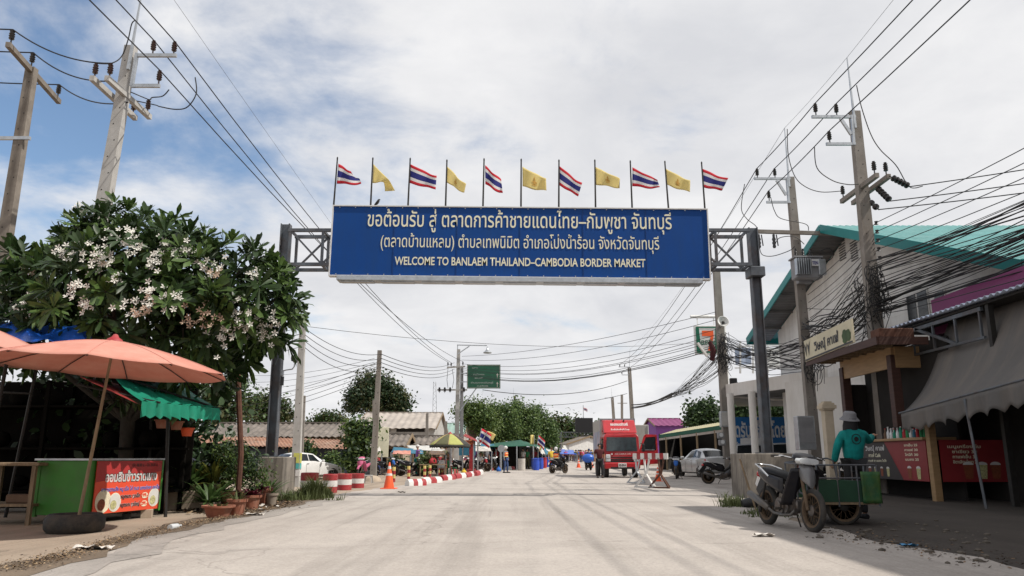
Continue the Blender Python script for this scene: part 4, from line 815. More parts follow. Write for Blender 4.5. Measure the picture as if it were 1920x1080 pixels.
def car(label, loc, rz, st, paint, cat='car', name='parked_car', win=(), screens=(), wheels=((.0, .0),), wr=.31, tails=None, heads=None, plate=None, group=None, extra=None, glass='glass', rimm='galv'):
    t = T(name, label, cat, loc, rz, group); rows, ev = car_surf(st); b = MB(); sec = [r+[(p[0], -p[1], p[2]) for p in r[-2::-1]] for r in rows]; loft(b, sec); o = b.build('body', paint, t, smooth=38)
    m = o.modifiers.new('b', 'BEVEL'); m.width = .02; m.segments = 2; m.limit_method = 'ANGLE'; m.angle_limit = R(35)
    def patch(nm, u0, u1, k0, k1, m_, s, par, du0=0, du1=0, off=.012, n=4):
        b = MB()
        def fn(a, c):
            uu = (u0+du0*c)+((u1+du1*c)-(u0+du0*c))*a; p = ev(uu, k0+(k1-k0)*c); q = ev(uu, k0+(k1-k0)*c+.05 if c < .5 else k0+(k1-k0)*c-.05); return Vector((p.x, p.y*s+s*off, p.z+off*.35))
        b.grid(fn, 6, n); return b.build(nm, m_, par, smooth=60)
    for s in (-1, 1):
        for (u0, u1, du0, du1) in win: patch('side_window', u0, u1, 3.12, 3.88, glass, s, t, du0, du1)
    for nm, ua, ub in screens:                                   # glass across the car between two stations
        b = MB(); f = lambda a, c: (lambda p, sgn: Vector((p.x+(.012 if ua > ub else -.012)*0, p.y*sgn, p.z+.014)))(ev(ua+(ub-ua)*(.06+.88*c), 4.06+1.94*(1-abs(2*a-1))), 1 if a > .5 else -1)
        b.grid(f, 8, 4); b.build(nm, glass, t, smooth=60)
    for wx, wy in wheels:
        for s in (-1, 1):
            w = T('wheel', None, None, (wx, s*wy, wr)); w.parent = t; M = frame((0, 0, 0), (1, 0, 0), (0, 0, 1)); b = MB(); b.lathe([(wr*.6, -.1), (wr*.97, -.1), (wr, -.07), (wr, .07), (wr*.97, .1), (wr*.6, .1)], 26, M); b.build('tyre', 'rubber', w, smooth=40)
            b = MB(); b.lathe([(wr*.62, -.095), (wr*.55, -.06), (wr*.15, -.08), (0, -.085)] if s > 0 else [(wr*.62, .095), (wr*.55, .06), (wr*.15, .08), (0, .085)], 20, M)
            for i in range(5): a = 2*PI*i/5; b.beam((.05*math.cos(a), -s*-.09, .05*math.sin(a)), (wr*.6*math.cos(a), s*.09, wr*.6*math.sin(a)), .05, .02)
            b.build('rim', rimm, w, smooth=40); b = MB(); b.lathe([(wr+.055, -.004), (wr+.055, .004)], 26, frame((wx, s*(wy+.072), wr), (1, 0, 0), (0, 0, 1))); b.build('wheel_arch', 'black', t)
    if tails:
        for s in (-1, 1): b = MB(); (x, y, z), d = tails; b.box((x, s*y, z), d, b=min(d)*.35, rz=s*-.25); b.build('tail_light', 'redlamp', t)
    if heads:
        for s in (-1, 1): b = MB(); (x, y, z), d = heads; b.box((x, s*y, z), d, b=min(d)*.35, rz=s*.3); b.build('headlight', 'lamp', t)
    if plate: b = MB(); b.box(plate, (.015, .34, .15)); b.build('licence_plate', 'flagwhite', t)
    return t, ev, patch
for n_, c_ in dict(whitecar=(.66, .66, .65), silvercar=(.42, .43, .44), darkcar=(.035, .04, .055), vanwhite=(.62, .63, .64)).items(): K[n_] = mat(n_+' paint', c_, .28, .25 if n_ != 'whitecar' else 0, var=.04, coat=.6, dirt=((.3, .26, .21), .22, 1.2))
SEDAN = [(2.12, .62, .32, .58, .50, .66), (1.95, .78, .22, .66, .62, .74), (1.45, .86, .19, .78, .70, .86), (.85, .87, .19, .90, .70, .96), (.15, .87, .19, .94, .56, 1.40), (-.55, .87, .19, .95, .57, 1.46), (-1.15, .87, .19, .96, .54, 1.36), (-1.78, .85, .21, .98, .66, 1.03), (-2.10, .78, .26, .96, .62, 1.0), (-2.16, .70, .34, .80, .58, .90)]
def sedan(label, loc, rz, paint, group=None):
    t, ev, patch = car(label, loc, rz, SEDAN, paint, win=((3.55, 4.55, .52, .0), (4.62, 5.30, 0, 0), (5.37, 6.35, 0, -.35)), screens=(('windscreen', 3, 4), ('rear_window', 7, 6)), wheels=((1.32, .76), (-1.30, .76)), tails=((-2.04, .68, .86), (.16, .28, .16)), heads=((1.98, .62, .66), (.22, .26, .12)), plate=(-2.17, 0, .66))
    for s in (-1, 1):
        for x in (-.35, -1.12): b = MB(); b.box((x, s*.875, .86), (.16, .03, .025), b=.008); b.build('door_handle', 'chrome', t)
        b = MB(); b.box((.55, s*.98, 1.0), (.10, .20, .13), b=.035); b.build('wing_mirror', paint, t)
        b = MB()
        for x in (.42, -.45, -1.25): b.box((x, s*.872, .55), (.008, .006, .55))
        b.build('door_seam', 'black', t)
    b = MB(); b.box((-2.175, 0, .45), (.02, 1.1, .12), b=.008); b.build('bumper_trim', 'black', t); b = MB(); b.box((2.10, 0, .45), (.05, .8, .14), b=.01); b.build('grille', 'black', t)
    return t
PICKUP = [(2.55, .70, .45, .80, .60, .95), (2.45, .82, .36, .92, .70, 1.03), (1.9, .90, .34, 1.02, .74, 1.10), (1.15, .91, .34, 1.08, .74, 1.16), (.45, .91, .34, 1.10, .62, 1.66), (-.4, .91, .34, 1.10, .63, 1.72), (-1.0, .91, .34, 1.10, .62, 1.66), (-1.12, .91, .36, 1.10, .80, 1.14), (-2.4, .91, .40, 1.10, .80, 1.14), (-2.55, .88, .45, 1.08, .80, 1.12)]
def pickup(label, loc, rz, paint, name='pickup_truck', box=None):
    t, ev, patch = car(label, loc, rz, PICKUP, paint, 'pickup truck', name, win=((3.55, 4.55, .45, 0), (4.65, 5.9, 0, 0)), screens=(('windscreen', 3, 4),), wheels=((1.65, .80), (-1.55, .80)), wr=.38, tails=((-2.5, .78, .9), (.08, .12, .3)), heads=((2.42, .68, .86), (.2, .34, .16)))
    b = MB(); b.box((2.56, 0, .78), (.05, .95, .22), b=.01); [b.box((2.59, 0, .72+i*.06), (.02, .9, .02)) for i in range(3)]; b.build('grille', 'chrome', t); b = MB(); b.box((2.56, 0, .50), (.10, 1.5, .18), b=.03); b.build('bumper', paint, t)
    for s in (-1, 1): b = MB(); b.box((.85, s*1.02, 1.16), (.12, .22, .2), b=.04); b.build('wing_mirror', 'black', t)
    if box: b = MB(); b.box((-1.75, 0, 1.62), (1.6, 1.7, .92), b=.05); b.build('cargo_canopy', box, t)
    return t
# ------------------------------------------------------------------ left: the white-flowering tree
def PX(px, py, X):                                               # the point at this X
    y = F*math.cos(TH)-(540-py)*math.sin(TH); z = F*math.sin(TH)+(540-py)*math.cos(TH); k = X/(px-960); return Vector((X, y*k, H+z*k))
K['shadebark'] = mat('shaded bark', (.045, .038, .03), .95, var=.35, sc=5, bump=.6)  # bark colour darkened to paint in the shade under the crown
def plumeria():
    base = on(232, 15.3); t = T('frangipani_tree', 'broad dark frangipani tree covered in white blossoms behind the food stall', 'tree', base)
    BL = [(208, 462, 14.8, .80), (160, 495, 14.6, .72), (300, 472, 14.6, .70), (130, 530, 14.6, .82), (350, 518, 14.2, .80), (420, 545, 14.2, .85), (475, 535, 14.4, .65), (505, 590, 14.4, .55), (60, 545, 14.8, .75), (20, 590, 14.8, .65), (210, 545, 13.8, 1.1), (320, 580, 13.8, 1.0), (110, 600, 14.2, .85), (440, 600, 14.2, .7), (250, 610, 14.0, .9), (380, 640, 14.4, .8)]
    bl = [(P(x, y, Y)-base, r) for x, y, Y, r in BL]; V, Q, MI = [], [], []; fl = []
    prof = [(0, .12), (.30, .55), (.62, 1.0), (.86, .8), (1.0, 0)]
    ros = []
    for c, r in bl:
        for _ in range(int(34*r*r)+14):
            d = Vector(rnd_dirs(1)[0]); d.z = d.z*.8+.25; d.normalize(); p = c+d*r*random.uniform(.70, 1.16)
            if any((p-c2).length < r2*.70 for c2, r2 in bl if c2 is not c): continue
            ros.append((p, (d+Vector((0, 0, .45))).normalized()))
    for _ in range(90):                                          # sparse growth underneath
        c, r = random.choice(bl); d = Vector(rnd_dirs(1)[0]); ros.append((c+d*r*.7-Vector((0, 0, random.uniform(.1, .9))), (d+Vector((0, 0, .2))).normalized()))
    for p, ax in ros:
        n = random.randint(13, 20); a0 = random.random()*6; x = ax.orthogonal().normalized(); y = ax.cross(x); big = random.uniform(.8, 1.15); mi = random.random() < .35
        for k in range(n):
            a = a0+k*2.4; el = R(random.uniform(-18, 72)); o = x*math.cos(a)+y*math.sin(a); d = (o*math.cos(el)+ax*math.sin(el)).normalized(); s = d.cross(ax).normalized(); up = s.cross(d); L_ = random.uniform(.26, .42)*big; w = L_*.25; tw = random.uniform(-.5, .5); s = (s*math.cos(tw)+up*math.sin(tw))
            i0 = len(V)
            for q, wd in prof:
                m = p+d*(.03+L_*q)-Vector((0, 0, 1))*(L_*random.choice((.06, .14, .22))*q*q)
                V += [m-s*w*.5*wd+up*wd*w*.10, m, m+s*w*.5*wd+up*wd*w*.10]
            for j in range(4):
                for h in (0, 1): a_ = i0+j*3+h; Q.append((a_, a_+1, a_+4, a_+3)); MI.append(1 if (mi and random.random() < .8) else 0)
    npmesh('foliage', [tuple(v) for v in V], np.array(Q), ['plumleaf', 'plumlight'], np.array(MI), t, True)
    b = MB(); cen = Vector((0, 0, 1.9)); b.tube([(0, 0, -.2), (.05, 0, .8), cen], [.17, .14, .13], 10)
    for c, r in bl:
        m = cen.lerp(c, .55)-Vector((0, 0, .25)); b.tube([cen-Vector((0, 0, .2)), m, c], [.06, .05, .03], 7)
        for _ in range(4): d = Vector(rnd_dirs(1)[0]); d.z = abs(d.z)*.8; b.tube([m.lerp(c, random.uniform(.4, 1)), c+d*r*.85], [.035, .016], 5)
    b.build('trunk', 'shadebark', t, smooth=60)
    FP = [(158, 400, .9), (235, 440, 1), (248, 465, .8), (175, 475, 1.1), (195, 490, 1), (130, 480, 1), (290, 545, 1.1), (290, 490, .7), (312, 485, .6), (362, 482, .8), (385, 505, 1), (405, 510, .7), (440, 572, .8), (375, 590, 1), (398, 592, .9), (325, 565, .6), (255, 578, .9), (432, 610, 1.2), (445, 600, 1), (412, 625, 1), (500, 600, 1.1), (495, 630, .9), (480, 515, .6), (140, 540, .7), (75, 545, .8), (48, 570, .8), (155, 570, .5), (215, 525, .5), (345, 470, .5), (62, 500, .7), (310, 455, .5), (20, 580, .7), (270, 580, .7)]
    for x, y, s in FP:
        Yb = 13.2
        c = P(x, y, 14.2)-base; best = None                       # bring the cluster to the outside of the crown
        dv = (c+base-Vector((0, 0, H))).normalized(); tt = 0
        for k in range(60):
            q = Vector((0, 0, H))+dv*(11.5+k*.08)-base
            if any((q-c2).length < r2*.98 for c2, r2 in bl): best = q-dv*.12; break
        c = best if best is not None else c
        b = MB(); old = random.random() < .12
        for _ in range(int(11*s)+4):
            p = c+Vector((random.gauss(0, .13*s), random.gauss(0, .07), random.gauss(0, .13*s))); nz = (Vector((0, -1, .35))+Vector(rnd_dirs(1)[0])*.4).normalized(); x_ = nz.orthogonal().normalized(); y_ = nz.cross(x_); a0 = random.random()*6
            for k in range(5):
                a = a0+k*2*PI/5; d = x_*math.cos(a)+y_*math.sin(a); e = x_*math.cos(a+.75)+y_*math.sin(a+.75); r_ = .064
                b.face([p, p+d*r_*.75+nz*.012, p+(d+e).normalized()*r_*1.05+nz*.02, p+e*r_*.62+nz*.004])
        b.build('blossom_cluster', 'petalold' if old else 'petal', t)
plumeria()

# ------------------------------------------------------------------ left: the food stall
K['pinkcanvas'] = mat('faded red canvas', (.64, .28, .215), .85, var=.08, sc=1.3, trl=.25, dirt=((.70, .40, .32), .7, 1.4)); K['palecanvas'] = mat('pale pink canvas', (.68, .36, .29), .85, var=.06, sc=1.3, trl=.3)
K['tarpblue'] = mat('blue tarpaulin', (.010, .085, .42), .32, var=.2, sc=5, bump=.6, spec=.6); K['tarpgreen'] = mat('green tarpaulin', (.02, .30, .19), .5, var=.15, sc=3, trl=.35, bump=.3); K['tarpred'] = mat('dark red tarpaulin', (.22, .02, .018), .7, var=.2, sc=3)
K['stallgreen'] = mat('green stall paint', (.045, .20, .025), .55, var=.15, sc=2, dirt=((.08, .12, .05), .5, 3)); K['banner'] = mat('orange-red banner', (.66, .075, .035), .45, var=.1, sc=1.2); K['bannerred'] = mat('deep red banner', (.36, .03, .03), .5, var=.12, sc=1.2); K['sepia'] = mat('tan concrete', (.36, .29, .22), .9, var=.2, sc=5, bump=.3)
K['seamcloth'] = mat('canvas seam', (.46, .19, .15), .9, var=.2, sc=8)
def umbrella(label, foot, hub, rad, drop, n, m, polem, valance=0, tilt=(0, 0), mats2=None, group='market umbrellas', rib='darkiron'):
    t = T('market_umbrella', label, 'umbrella', foot, group=group); b = WM(t); b.tube([foot, foot.lerp(hub, .5), hub+Vector((0, 0, .05))], [.026, .024, .018], 8); b.build('pole', polem, t, smooth=60)
    Mx = Matrix.Translation(hub) @ Matrix.Rotation(tilt[1], 4, 'Y') @ Matrix.Rotation(tilt[0], 4, 'X'); b = MB(Matrix.Translation(-foot) @ Mx)
    def cf(u, v):
        a = 2*PI*u; k = (u*n) % 1; sag = math.sin(PI*k)
        r = rad*v*(1-.03*sag*v); return Vector((r*math.cos(a), r*math.sin(a), -drop*(v**1.55)*.9-.1*drop*v-.016*sag*v*v*rad))
    b.grid(cf, n*6, 10, mf=(lambda u, v: int(u*n) % len(mats2)) if mats2 else None); cn = b.build('canopy', [m] if not mats2 else list(mats2), t, smooth=22, thick=.004)
    if valance:
        b = MB(Matrix.Translation(-foot) @ Mx); b.grid(lambda u, v: cf(u, 1)*1.0+Vector((0, 0, -valance*v*(1-.25*abs(math.sin(u*n*4*PI))))), n*8, 2); b.build('valance', [m] if not mats2 else list(mats2)[-1:], cn, smooth=22, thick=.004)
    b = MB(Matrix.Translation(-foot) @ Mx)
    for i in range(n):
        pts = [cf(i/n, v)+Vector((0, 0, -.018)) for v in (.02, .25, .5, .75, 1.0)]; b.tube(pts, .008, 5)
    b.build('ribs', rib, t)
    b = MB(Matrix.Translation(-foot) @ Mx)
    for i in range(n): b.tube([cf(i/n, v)+Vector((0, 0, .003)) for v in [.03+.97*k/10 for k in range(11)]], .007, 4)
    b.build('seams', 'seamcloth', cn); b = MB(Matrix.Translation(-foot) @ Mx); b.lathe([(.13, -.03), (.10, .03), (.05, .06), (.03, .10), (0, .11)], 12); b.build('finial', 'red', t, smooth=50); return t
tf = G(138, 1003); tyc = Vector((tf.x*1.036, tf.y+.39, 0)); hub = P(215, 640, 11.05)
t = tag(MB().lathe([(.25, .03), (.25, 0), (.34, .0), (.385, .05), (.395, .13), (.385, .20), (.34, .255), (.28, .255), (.24, .21), (.24, .05)], 36).build('tyre', 'rubber', smooth=40, loc=tyc), 'old tyre lying flat as the base of the red umbrella', 'tyre')
t = tag(MB().lathe([(.239, .0), (.239, .205), (.15, .215), (0, .22)], 24).build('concrete_fill', 'sepia', smooth=40, loc=tyc), 'concrete poured into the old tyre under the red umbrella', 'concrete'); 
bpy.data.objects['concrete_fill'].parent = bpy.data.objects['tyre']; bpy.data.objects['concrete_fill'].location = (0, 0, 0)
for k in ('label', 'category'): del bpy.data.objects['concrete_fill'][k]
umbrella('big faded red market umbrella standing in the old tyre', Vector((P(148, 968, tyc.y).x, tyc.y, .2)), hub, 1.62, .39, 10, 'pinkcanvas', 'oldwood', tilt=(R(-1), R(3)))
umbrella('paler pink market umbrella cut off by the left edge of the photo', Vector((-8.6, 11.7, 0)), P(-95, 592, 11.9), 1.85, .50, 10, 'palecanvas', 'oldwood', tilt=(R(-3), R(6)))
A_ = Vector((P(165, 900, 12.6).x, 12.6, 0)); B_ = Vector((P(300, 900, 14.3).x, 14.3, 0)); L_ = Vector((P(72, 900, 12.75).x, 12.75, 0)); z0, z1 = .14, .985
st = T('food_stall', 'green food stall counter with a red menu banner on its end', 'food stall', A_); I_ = Matrix.Translation(-A_)
eX = (B_-A_).normalized(); W_ = (B_-A_).length; eL = (L_-A_).normalized(); D_ = (L_-A_).length
b = MB(I_)
for o, e, w in ((A_, eX, W_), (A_, eL, D_), (A_+eL*D_, eX, W_)): b.beam(o+Vector((0, 0, (z0+z1)/2)), o+e*w+Vector((0, 0, (z0+z1)/2)), .03, z1-z0)
b.beam(B_+Vector((0, 0, (z0+z1)/2)), B_+eL*D_+Vector((0, 0, (z0+z1)/2)), .03, z1-z0); b.build('counter_panels', 'stallgreen', st)
b = MB(I_)
for p in (A_, B_, L_, B_+eL*D_): b = MB(I_); b.beam(p+Vector((.0, 0, z0-.03)), p+Vector((0, 0, z1+.003)), .065, .065); b.build('corner_post', 'stallgreen', st); q = [A_+(-eX-eL)*.06, B_+(eX-eL)*.06, B_+eL*D_+(eX+eL)*.06, L_+(eL-eX)*.06]
b = MB(I_); b.prism([(p.x, p.y) for p in (q if (q[1]-q[0]).cross(q[2]-q[0]).z > 0 else q[::-1])], .03, Matrix.Translation((0, 0, z1+.004))); b.build('counter_top', 'galv', st)
nb = Vector((eX.y, -eX.x, 0)); oB = A_+eX*(W_*.5+.03)+nb*.05+Vector((0, 0, (z0+z1)/2)); BM_ = I_ @ frame(oB, eX, (0, 0, 1)); bw, bh = W_-.16, z1-z0-.015
b = MB(BM_); b.box((0, 0, -.006), (bw, bh, .012)); bn = b.build('menu_banner', 'banner', st); b = MB(BM_); b.prism([(-bw/2, bh/2), (-bw/2, bh*.1), (bw*.5, bh*.28), (bw*.5, bh/2)][::-1], .001, Matrix.Translation((0, 0, .0005))); b.build('banner_top', 'bannerred', bn)
TX = lambda s, w, y, x, z_, m, bo=.012, zz=.004: txt(s, w*bw, y*bh, x*bw, z_, BM_, m, 'lettering', bn, bo, zz)
TX('ออมสินข้าวราดแกง', .80, .10, .03, .205, 'black', .075, .003); TX('ออมสินข้าวราดแกง', .80, .10, .03, .205, 'flagwhite', .030, .006); TX('เปิด 08.00 น. - ปิด 20.00 น.', .42, .385, .22, .072, 'black', .02)
K['blueink'] = mat('blue ink', (.03, .08, .45), .5, var=.05); TX('อาหารตามสั่ง หมู เนื้อ ไก่ ทะเล แกงต่างๆ รสเด็ด', .90, -.085, .04, .085, 'flagwhite', .05, .003); TX('อาหารตามสั่ง หมู เนื้อ ไก่ ทะเล แกงต่างๆ รสเด็ด', .90, -.085, .04, .085, 'blueink', .018, .006)
for y, s, pr in ((-.235, 'หมูกระทะ ชุดเล็ก', '199.-'), (-.40, 'หมูกระทะ ชุดใหญ่', '299.-')):
    TX(s, .30, y, .03, .085, 'flagwhite', .06, .003); TX(s, .30, y, .03, .085, 'black', .03, .006); b = MB(BM_); b.face([(bw*.255+.085*math.cos(a), bh*(y+.03)+.05*math.sin(a), .004) for a in [2*PI*i/20 for i in range(20)]]); b.build('price_oval', 'cream', bn); TX(pr, .10, y+.005, .255, .08, 'banner', .05, .008)
K['rice'] = mat('rice', (.66, .60, .45), .8, var=.25, sc=40); K['curry'] = mat('curry', (.20, .055, .025), .6, var=.5, sc=45); K['salad'] = mat('salad', (.42, .40, .20), .7, var=.6, sc=35)
for cx_, cy_, r_, ms in ((-.37, -.27, .175, ('rice', 'curry')), (-.20, -.30, .145, ('flagwhite', 'salad')), (.41, -.26, .15, ('flagwhite', 'salad'))):
    ds = lambda r, z, dx=0, dy=0: [(cx_*bw+dx+r*math.cos(a), cy_*bh+dy+r*1.05*math.sin(a), z) for a in [2*PI*i/24 for i in range(24)]]
    b = MB(BM_); b.face(ds(r_, .004), 0); b.face(ds(r_*.93, .006), 1); b.face(ds(r_*.5, .008, -r_*.2, -r_*.3), 2); b.build('food_picture', ['cream', ms[0], ms[1]], bn)
for p, s, lab in ((B_+Vector((-.05, -.28, .07)), .16, 'pale concrete cube under the right end of the stall banner'), (A_+eX*W_*.6+Vector((-.1, .1, .045)), .11, 'dark stone under the middle of the stall')):
    tag(MB().box((0, 0, 0), (s*1.15, s, s*.95), rz=.3, b=.008).build('support_block', 'sepia' if s > .12 else 'rubber', loc=p), lab, 'block')
# the table beside it
t = T('bench_table', 'weathered wooden table with a low shelf, left of the green counter', 'table', P(10, 990, 12.4)*1); tb = t.location; tb.z = 0
x0, x1 = P(-60, 870, 12.5).x, P(70, 870, 12.5).x
b = WM(t); b.box(((x0+x1)/2, 12.9, .93), (x1-x0+.1, .9, .05), b=.01); b.build('table_top', 'oldwood', t); b = WM(t); b.box(((x0+x1)/2, 12.9, .30), (x1-x0-.06, .8, .04)); b.build('shelf', 'oldwood', t)
for x in (x0+.03, x1-.03):
    for y in (12.5, 13.3): b = WM(t); b.beam((x, y, 0), (x, y, .905), .06, .06); b.build('leg', 'oldwood', t)
tag(MB().box((0, 0, .07), (.4, .25, .14), b=.02).build('crate', 'brown', loc=Vector((x1-.35, 12.8, .32))), 'dark brown crate on the low shelf of the old table', 'crate')
# roof of tarpaulins behind the umbrellas
tar = P(80, 610, 13.4); t = T('tarpaulin_roof', 'blue and green tarpaulin roof slung on poles behind the umbrellas', 'tarpaulin', Vector((tar.x, 13.4, 0)))
def quadgrid(b, a, c, d, e, nu, nv, f): b.grid(lambda u, v: a.lerp(c, u).lerp(e.lerp(d, u), v)+f(u, v), nu, nv)   # corners in ring order a, c, d, e
rip = lambda u, v: Vector((0, 0, .05*math.sin(13*u+5*v)+.03*math.sin(31*u-9*v)+.09*math.sin(PI*v)))
b = WM(t); quadgrid(b, P(-60, 640, 12.9), P(165, 645, 12.9), P(118, 606, 14.2), P(-60, 604, 14.2), 26, 10, rip); quadgrid(b, P(165, 645, 12.9), P(180, 655, 13.1), P(150, 625, 14.3), P(118, 606, 14.2), 6, 10, rip); b.build('blue_sheet', 'tarpblue', t, smooth=70)
b = WM(t); quadgrid(b, P(222, 702, 13.4), P(335, 706, 13.8), P(325, 692, 15), P(215, 688, 15), 16, 4, rip); b.build('blue_strip', 'tarpblue', t, smooth=70)
ga_, gb_, gc_, gd_ = P(266, 752, 12.7), P(414, 766, 14.4), P(330, 712, 15.6), P(206, 697, 13.6)
b = WM(t); quadgrid(b, ga_, gb_, gc_, gd_, 30, 10, lambda u, v: Vector((0, 0, .025*math.sin(44*u)*(1-v)-.05*math.sin(PI*v)))); gs = b.build('green_sheet', 'tarpgreen', t, smooth=70)
b = WM(t); b.grid(lambda u, v: ga_.lerp(gb_, u)+Vector((.03*math.sin(60*u)*v, .03*math.sin(47*u)*v, -.27*v*(1-.22*abs(math.sin(u*9*PI))))), 72, 4); b.build('valance', 'tarpgreen', gs, smooth=60)
b = WM(t); quadgrid(b, P(150, 702, 12.9), P(268, 757, 12.75), P(300, 740, 15), P(165, 700, 15), 10, 6, lambda u, v: Vector((0, 0, -.04))); b.build('red_underside', 'tarpred', t, smooth=70)
for i, (a, c) in enumerate((((-10, 800, 13), (20, 640, 13)), ((12, 960, 14.1), (75, 660, 14.1)), ((281, 850, 15.6), (284, 760, 15.6)), ((312, 900, 14.2), (316, 748, 14.2)))):
    b = WM(t); q = P(*a); w = P(*c); q = q+(q-w)*(q.z/(w.z-q.z)) if w.z > q.z else q; b.tube([q, w], .03, 6); b.build('pole', 'darkiron', t)
b = WM(t)
for a, c in (((-20, 640, 13), (170, 650, 13)), ((206, 700, 13.5), (415, 768, 14.4)), ((140, 720, 13.2), (300, 755, 13)), ((-20, 735, 14), (60, 738, 14)), ((330, 705, 15), (440, 725, 15.8))): b.tube([P(*a), P(*c)], .02, 6)
b.build('rafters', 'darkiron', t)
tag(MB().tube([P(452, 850, 16)-P(452, 850, 16), P(442, 640, 16)-P(452, 850, 16)+Vector((0, 0, .15))], .058, 8).build('iron_post', 'rust', loc=P(452, 850, 16)), 'rusty iron post standing right of the green awning under the tree', 'post')
bpy.data.objects['iron_post'].location.z -= 0
b = MB(); ip = P(452, 850, 16); b.tube([Vector((0, 0, -ip.z)), Vector((0, 0, .02))], .058, 8); o = b.build('lower_shaft', 'rust', bpy.data.objects['iron_post'])
# shelves and sacks coloured near black for the shade under the tarpaulin
t = T('storage_rack', 'rack and sacks coloured black for the shade under the blue tarpaulin', 'rack', Vector((-9.6, 15.2, 0)))
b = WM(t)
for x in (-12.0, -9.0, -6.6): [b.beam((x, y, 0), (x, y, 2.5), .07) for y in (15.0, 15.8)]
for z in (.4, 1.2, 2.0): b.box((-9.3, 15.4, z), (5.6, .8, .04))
b.build('frame', 'shade', t); K['sack'] = mat('shade-dark sack', (.018, .015, .013), .9, var=.3, sc=6)  # sack colour darkened to stand for shade
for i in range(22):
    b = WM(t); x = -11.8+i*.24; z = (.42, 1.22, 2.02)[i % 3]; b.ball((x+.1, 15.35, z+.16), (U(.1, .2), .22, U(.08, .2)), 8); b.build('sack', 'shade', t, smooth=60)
b = WM(t); b.box((-9.3, 15.86, 1.3), (5.7, .03, 2.5)); b.build('shade_sheet', 'shade', t)  # black sheet that paints in the shade behind the rack
# climbing growth that closes the dark behind the stall
tree('shrub', 'dense dark shrub filling the shade behind the food stall', (-8.2, 16.6, 0), [(-9.8, 16.8, 2.2, .9), (-8.6, 16.6, 1.6, 1.0), (-7.4, 16.6, 2.2, .8), (-8.6, 16.6, 2.9, .8), (-6.9, 16.8, 1.2, .7), (-10.4, 17, 1.2, .9)], 3600, .20, ('leafdark', 'plumleaf', 'leafdark'), .06, cat='shrub')

# ------------------------------------------------------------------ pots and plants on the verge
def pot(label, c, r, h, m='terracotta', fol=None, nl=60, ls=.14, fh=.35, spread=.9, sq=False, group='plant pots on the left verge'):
    t = T('potted_plant' if fol else 'plant_pot', label, 'plant pot', c, group=group); n = 4 if sq else 20; M = Matrix.Rotation(.6, 4, 'Z') if sq else None
    b = MB(); b.lathe([(r*.66, 0), (r*.92, h*.84), (r*1.08, h*.84), (r*1.1, h), (r*.95, h), (r*.88, h*.85)], n, M); b.build('pot', m, t, smooth=30); b = MB(); b.lathe([(r*.9, h*.86), (0, h*.9)], 14, M); b.build('soil', 'soil', t)
    if fol:
        V, Q = [], []
        for k in range(nl):
            a = random.random()*2*PI; el = R(random.uniform(15, 85)); d = Vector((math.cos(a)*math.cos(el), math.sin(a)*math.cos(el), math.sin(el))); L = fh*random.uniform(.5, 1.1); w = ls*random.uniform(.25, .45); p0 = Vector((math.cos(a)*r*.4, math.sin(a)*r*.4, h*.88)); s = d.cross(Vector((0, 0, 1))).normalized(); i0 = len(V)
            for q, wd in ((0, .5), (.4, 1), (.75, .85), (1, .06)): m_ = p0+d*L*q+Vector((math.cos(a), math.sin(a), -1))*(spread*.35*L*q*q); V += [m_-s*w*wd*.5, m_+s*w*wd*.5]
            for j in range(3): Q.append((i0+2*j, i0+2*j+1, i0+2*j+3, i0+2*j+2))
        npmesh('leaves', [tuple(v) for v in V], np.array(Q), [fol], None, t)
    return t
gp = lambda px, py: G(px, py)
K['redleaf'] = mat('dark red leaf', (.085, .012, .022), .5, var=.4, sc=3, trl=.2); K['yellowleaf'] = mat('yellow green leaf', (.22, .22, .05), .5, var=.4, sc=3, trl=.3); K['palepot'] = mat('grey pot', (.24, .20, .16), .9, var=.2, sc=5, bump=.2)
pot('wide shallow terracotta bowl of soil, nearest the road', gp(408, 972), .26, .22, fol='grass', nl=22, fh=.12)
pot('terracotta pot with dry grass, in front of the wide clay tub', gp(443, 968), .17, .30, fol='grass', nl=40, fh=.28, ls=.05); pot('terracotta pot of dark red leaves beside the dry grass pot', gp(469, 957), .20, .30, fol='redleaf', nl=90, fh=.25, ls=.16)
pot('tall brown pot of dark red leaves, beside the concrete footing', gp(491, 950), .20, .38, fol='redleaf', nl=80, fh=.25, ls=.15, sq=True); pot('small plain grey pot at the right end of the row', gp(508, 950), .13, .28, 'palepot')
pot('wide round clay tub holding a tall leafy bush', gp(430, 955)+Vector((0, .45, 0)), .42, .34, 'terracotta'); 
bc = gp(430, 955)+Vector((0, .45, .30)); q_ = lambda x, y, d=0: P(x, y, bc.y+d)
tree('potted_bush', 'tall thin-leaved green bush growing from the wide clay tub', bc, [(*q_(430, 850), .34), (*q_(448, 870), .42), (*q_(475, 880, .1), .34), (*q_(455, 905), .38), (*q_(425, 890), .28), (*q_(482, 905), .22), (*q_(440, 825), .14)], 2600, .085, ('leaf', 'leafbright', 'leafdark'), .02, clump=.10, cat='bush', asp=.35)
tag(MB().box((0, 0, .2), (.22, .10, .40), b=.01).build('concrete_slab', 'sepia', loc=gp(470, 938)+Vector((0, .3, .0))), 'small upright tan slab leaning among the pots', 'slab'); bpy.data.objects['concrete_slab'].rotation_euler = (R(-12), 0, .4)
pot('toppled pinkish clay pot beside the stall banner', gp(327, 950)+Vector((0, .5, .05)), .19, .30, 'terracotta'); bpy.data.objects['plant_pot.002'].rotation_euler = (R(70), R(15), 0)
pot('upright pinkish clay pot behind the toppled one', gp(318, 945)+Vector((-.1, .9, 0)), .16, .32, 'terracotta')
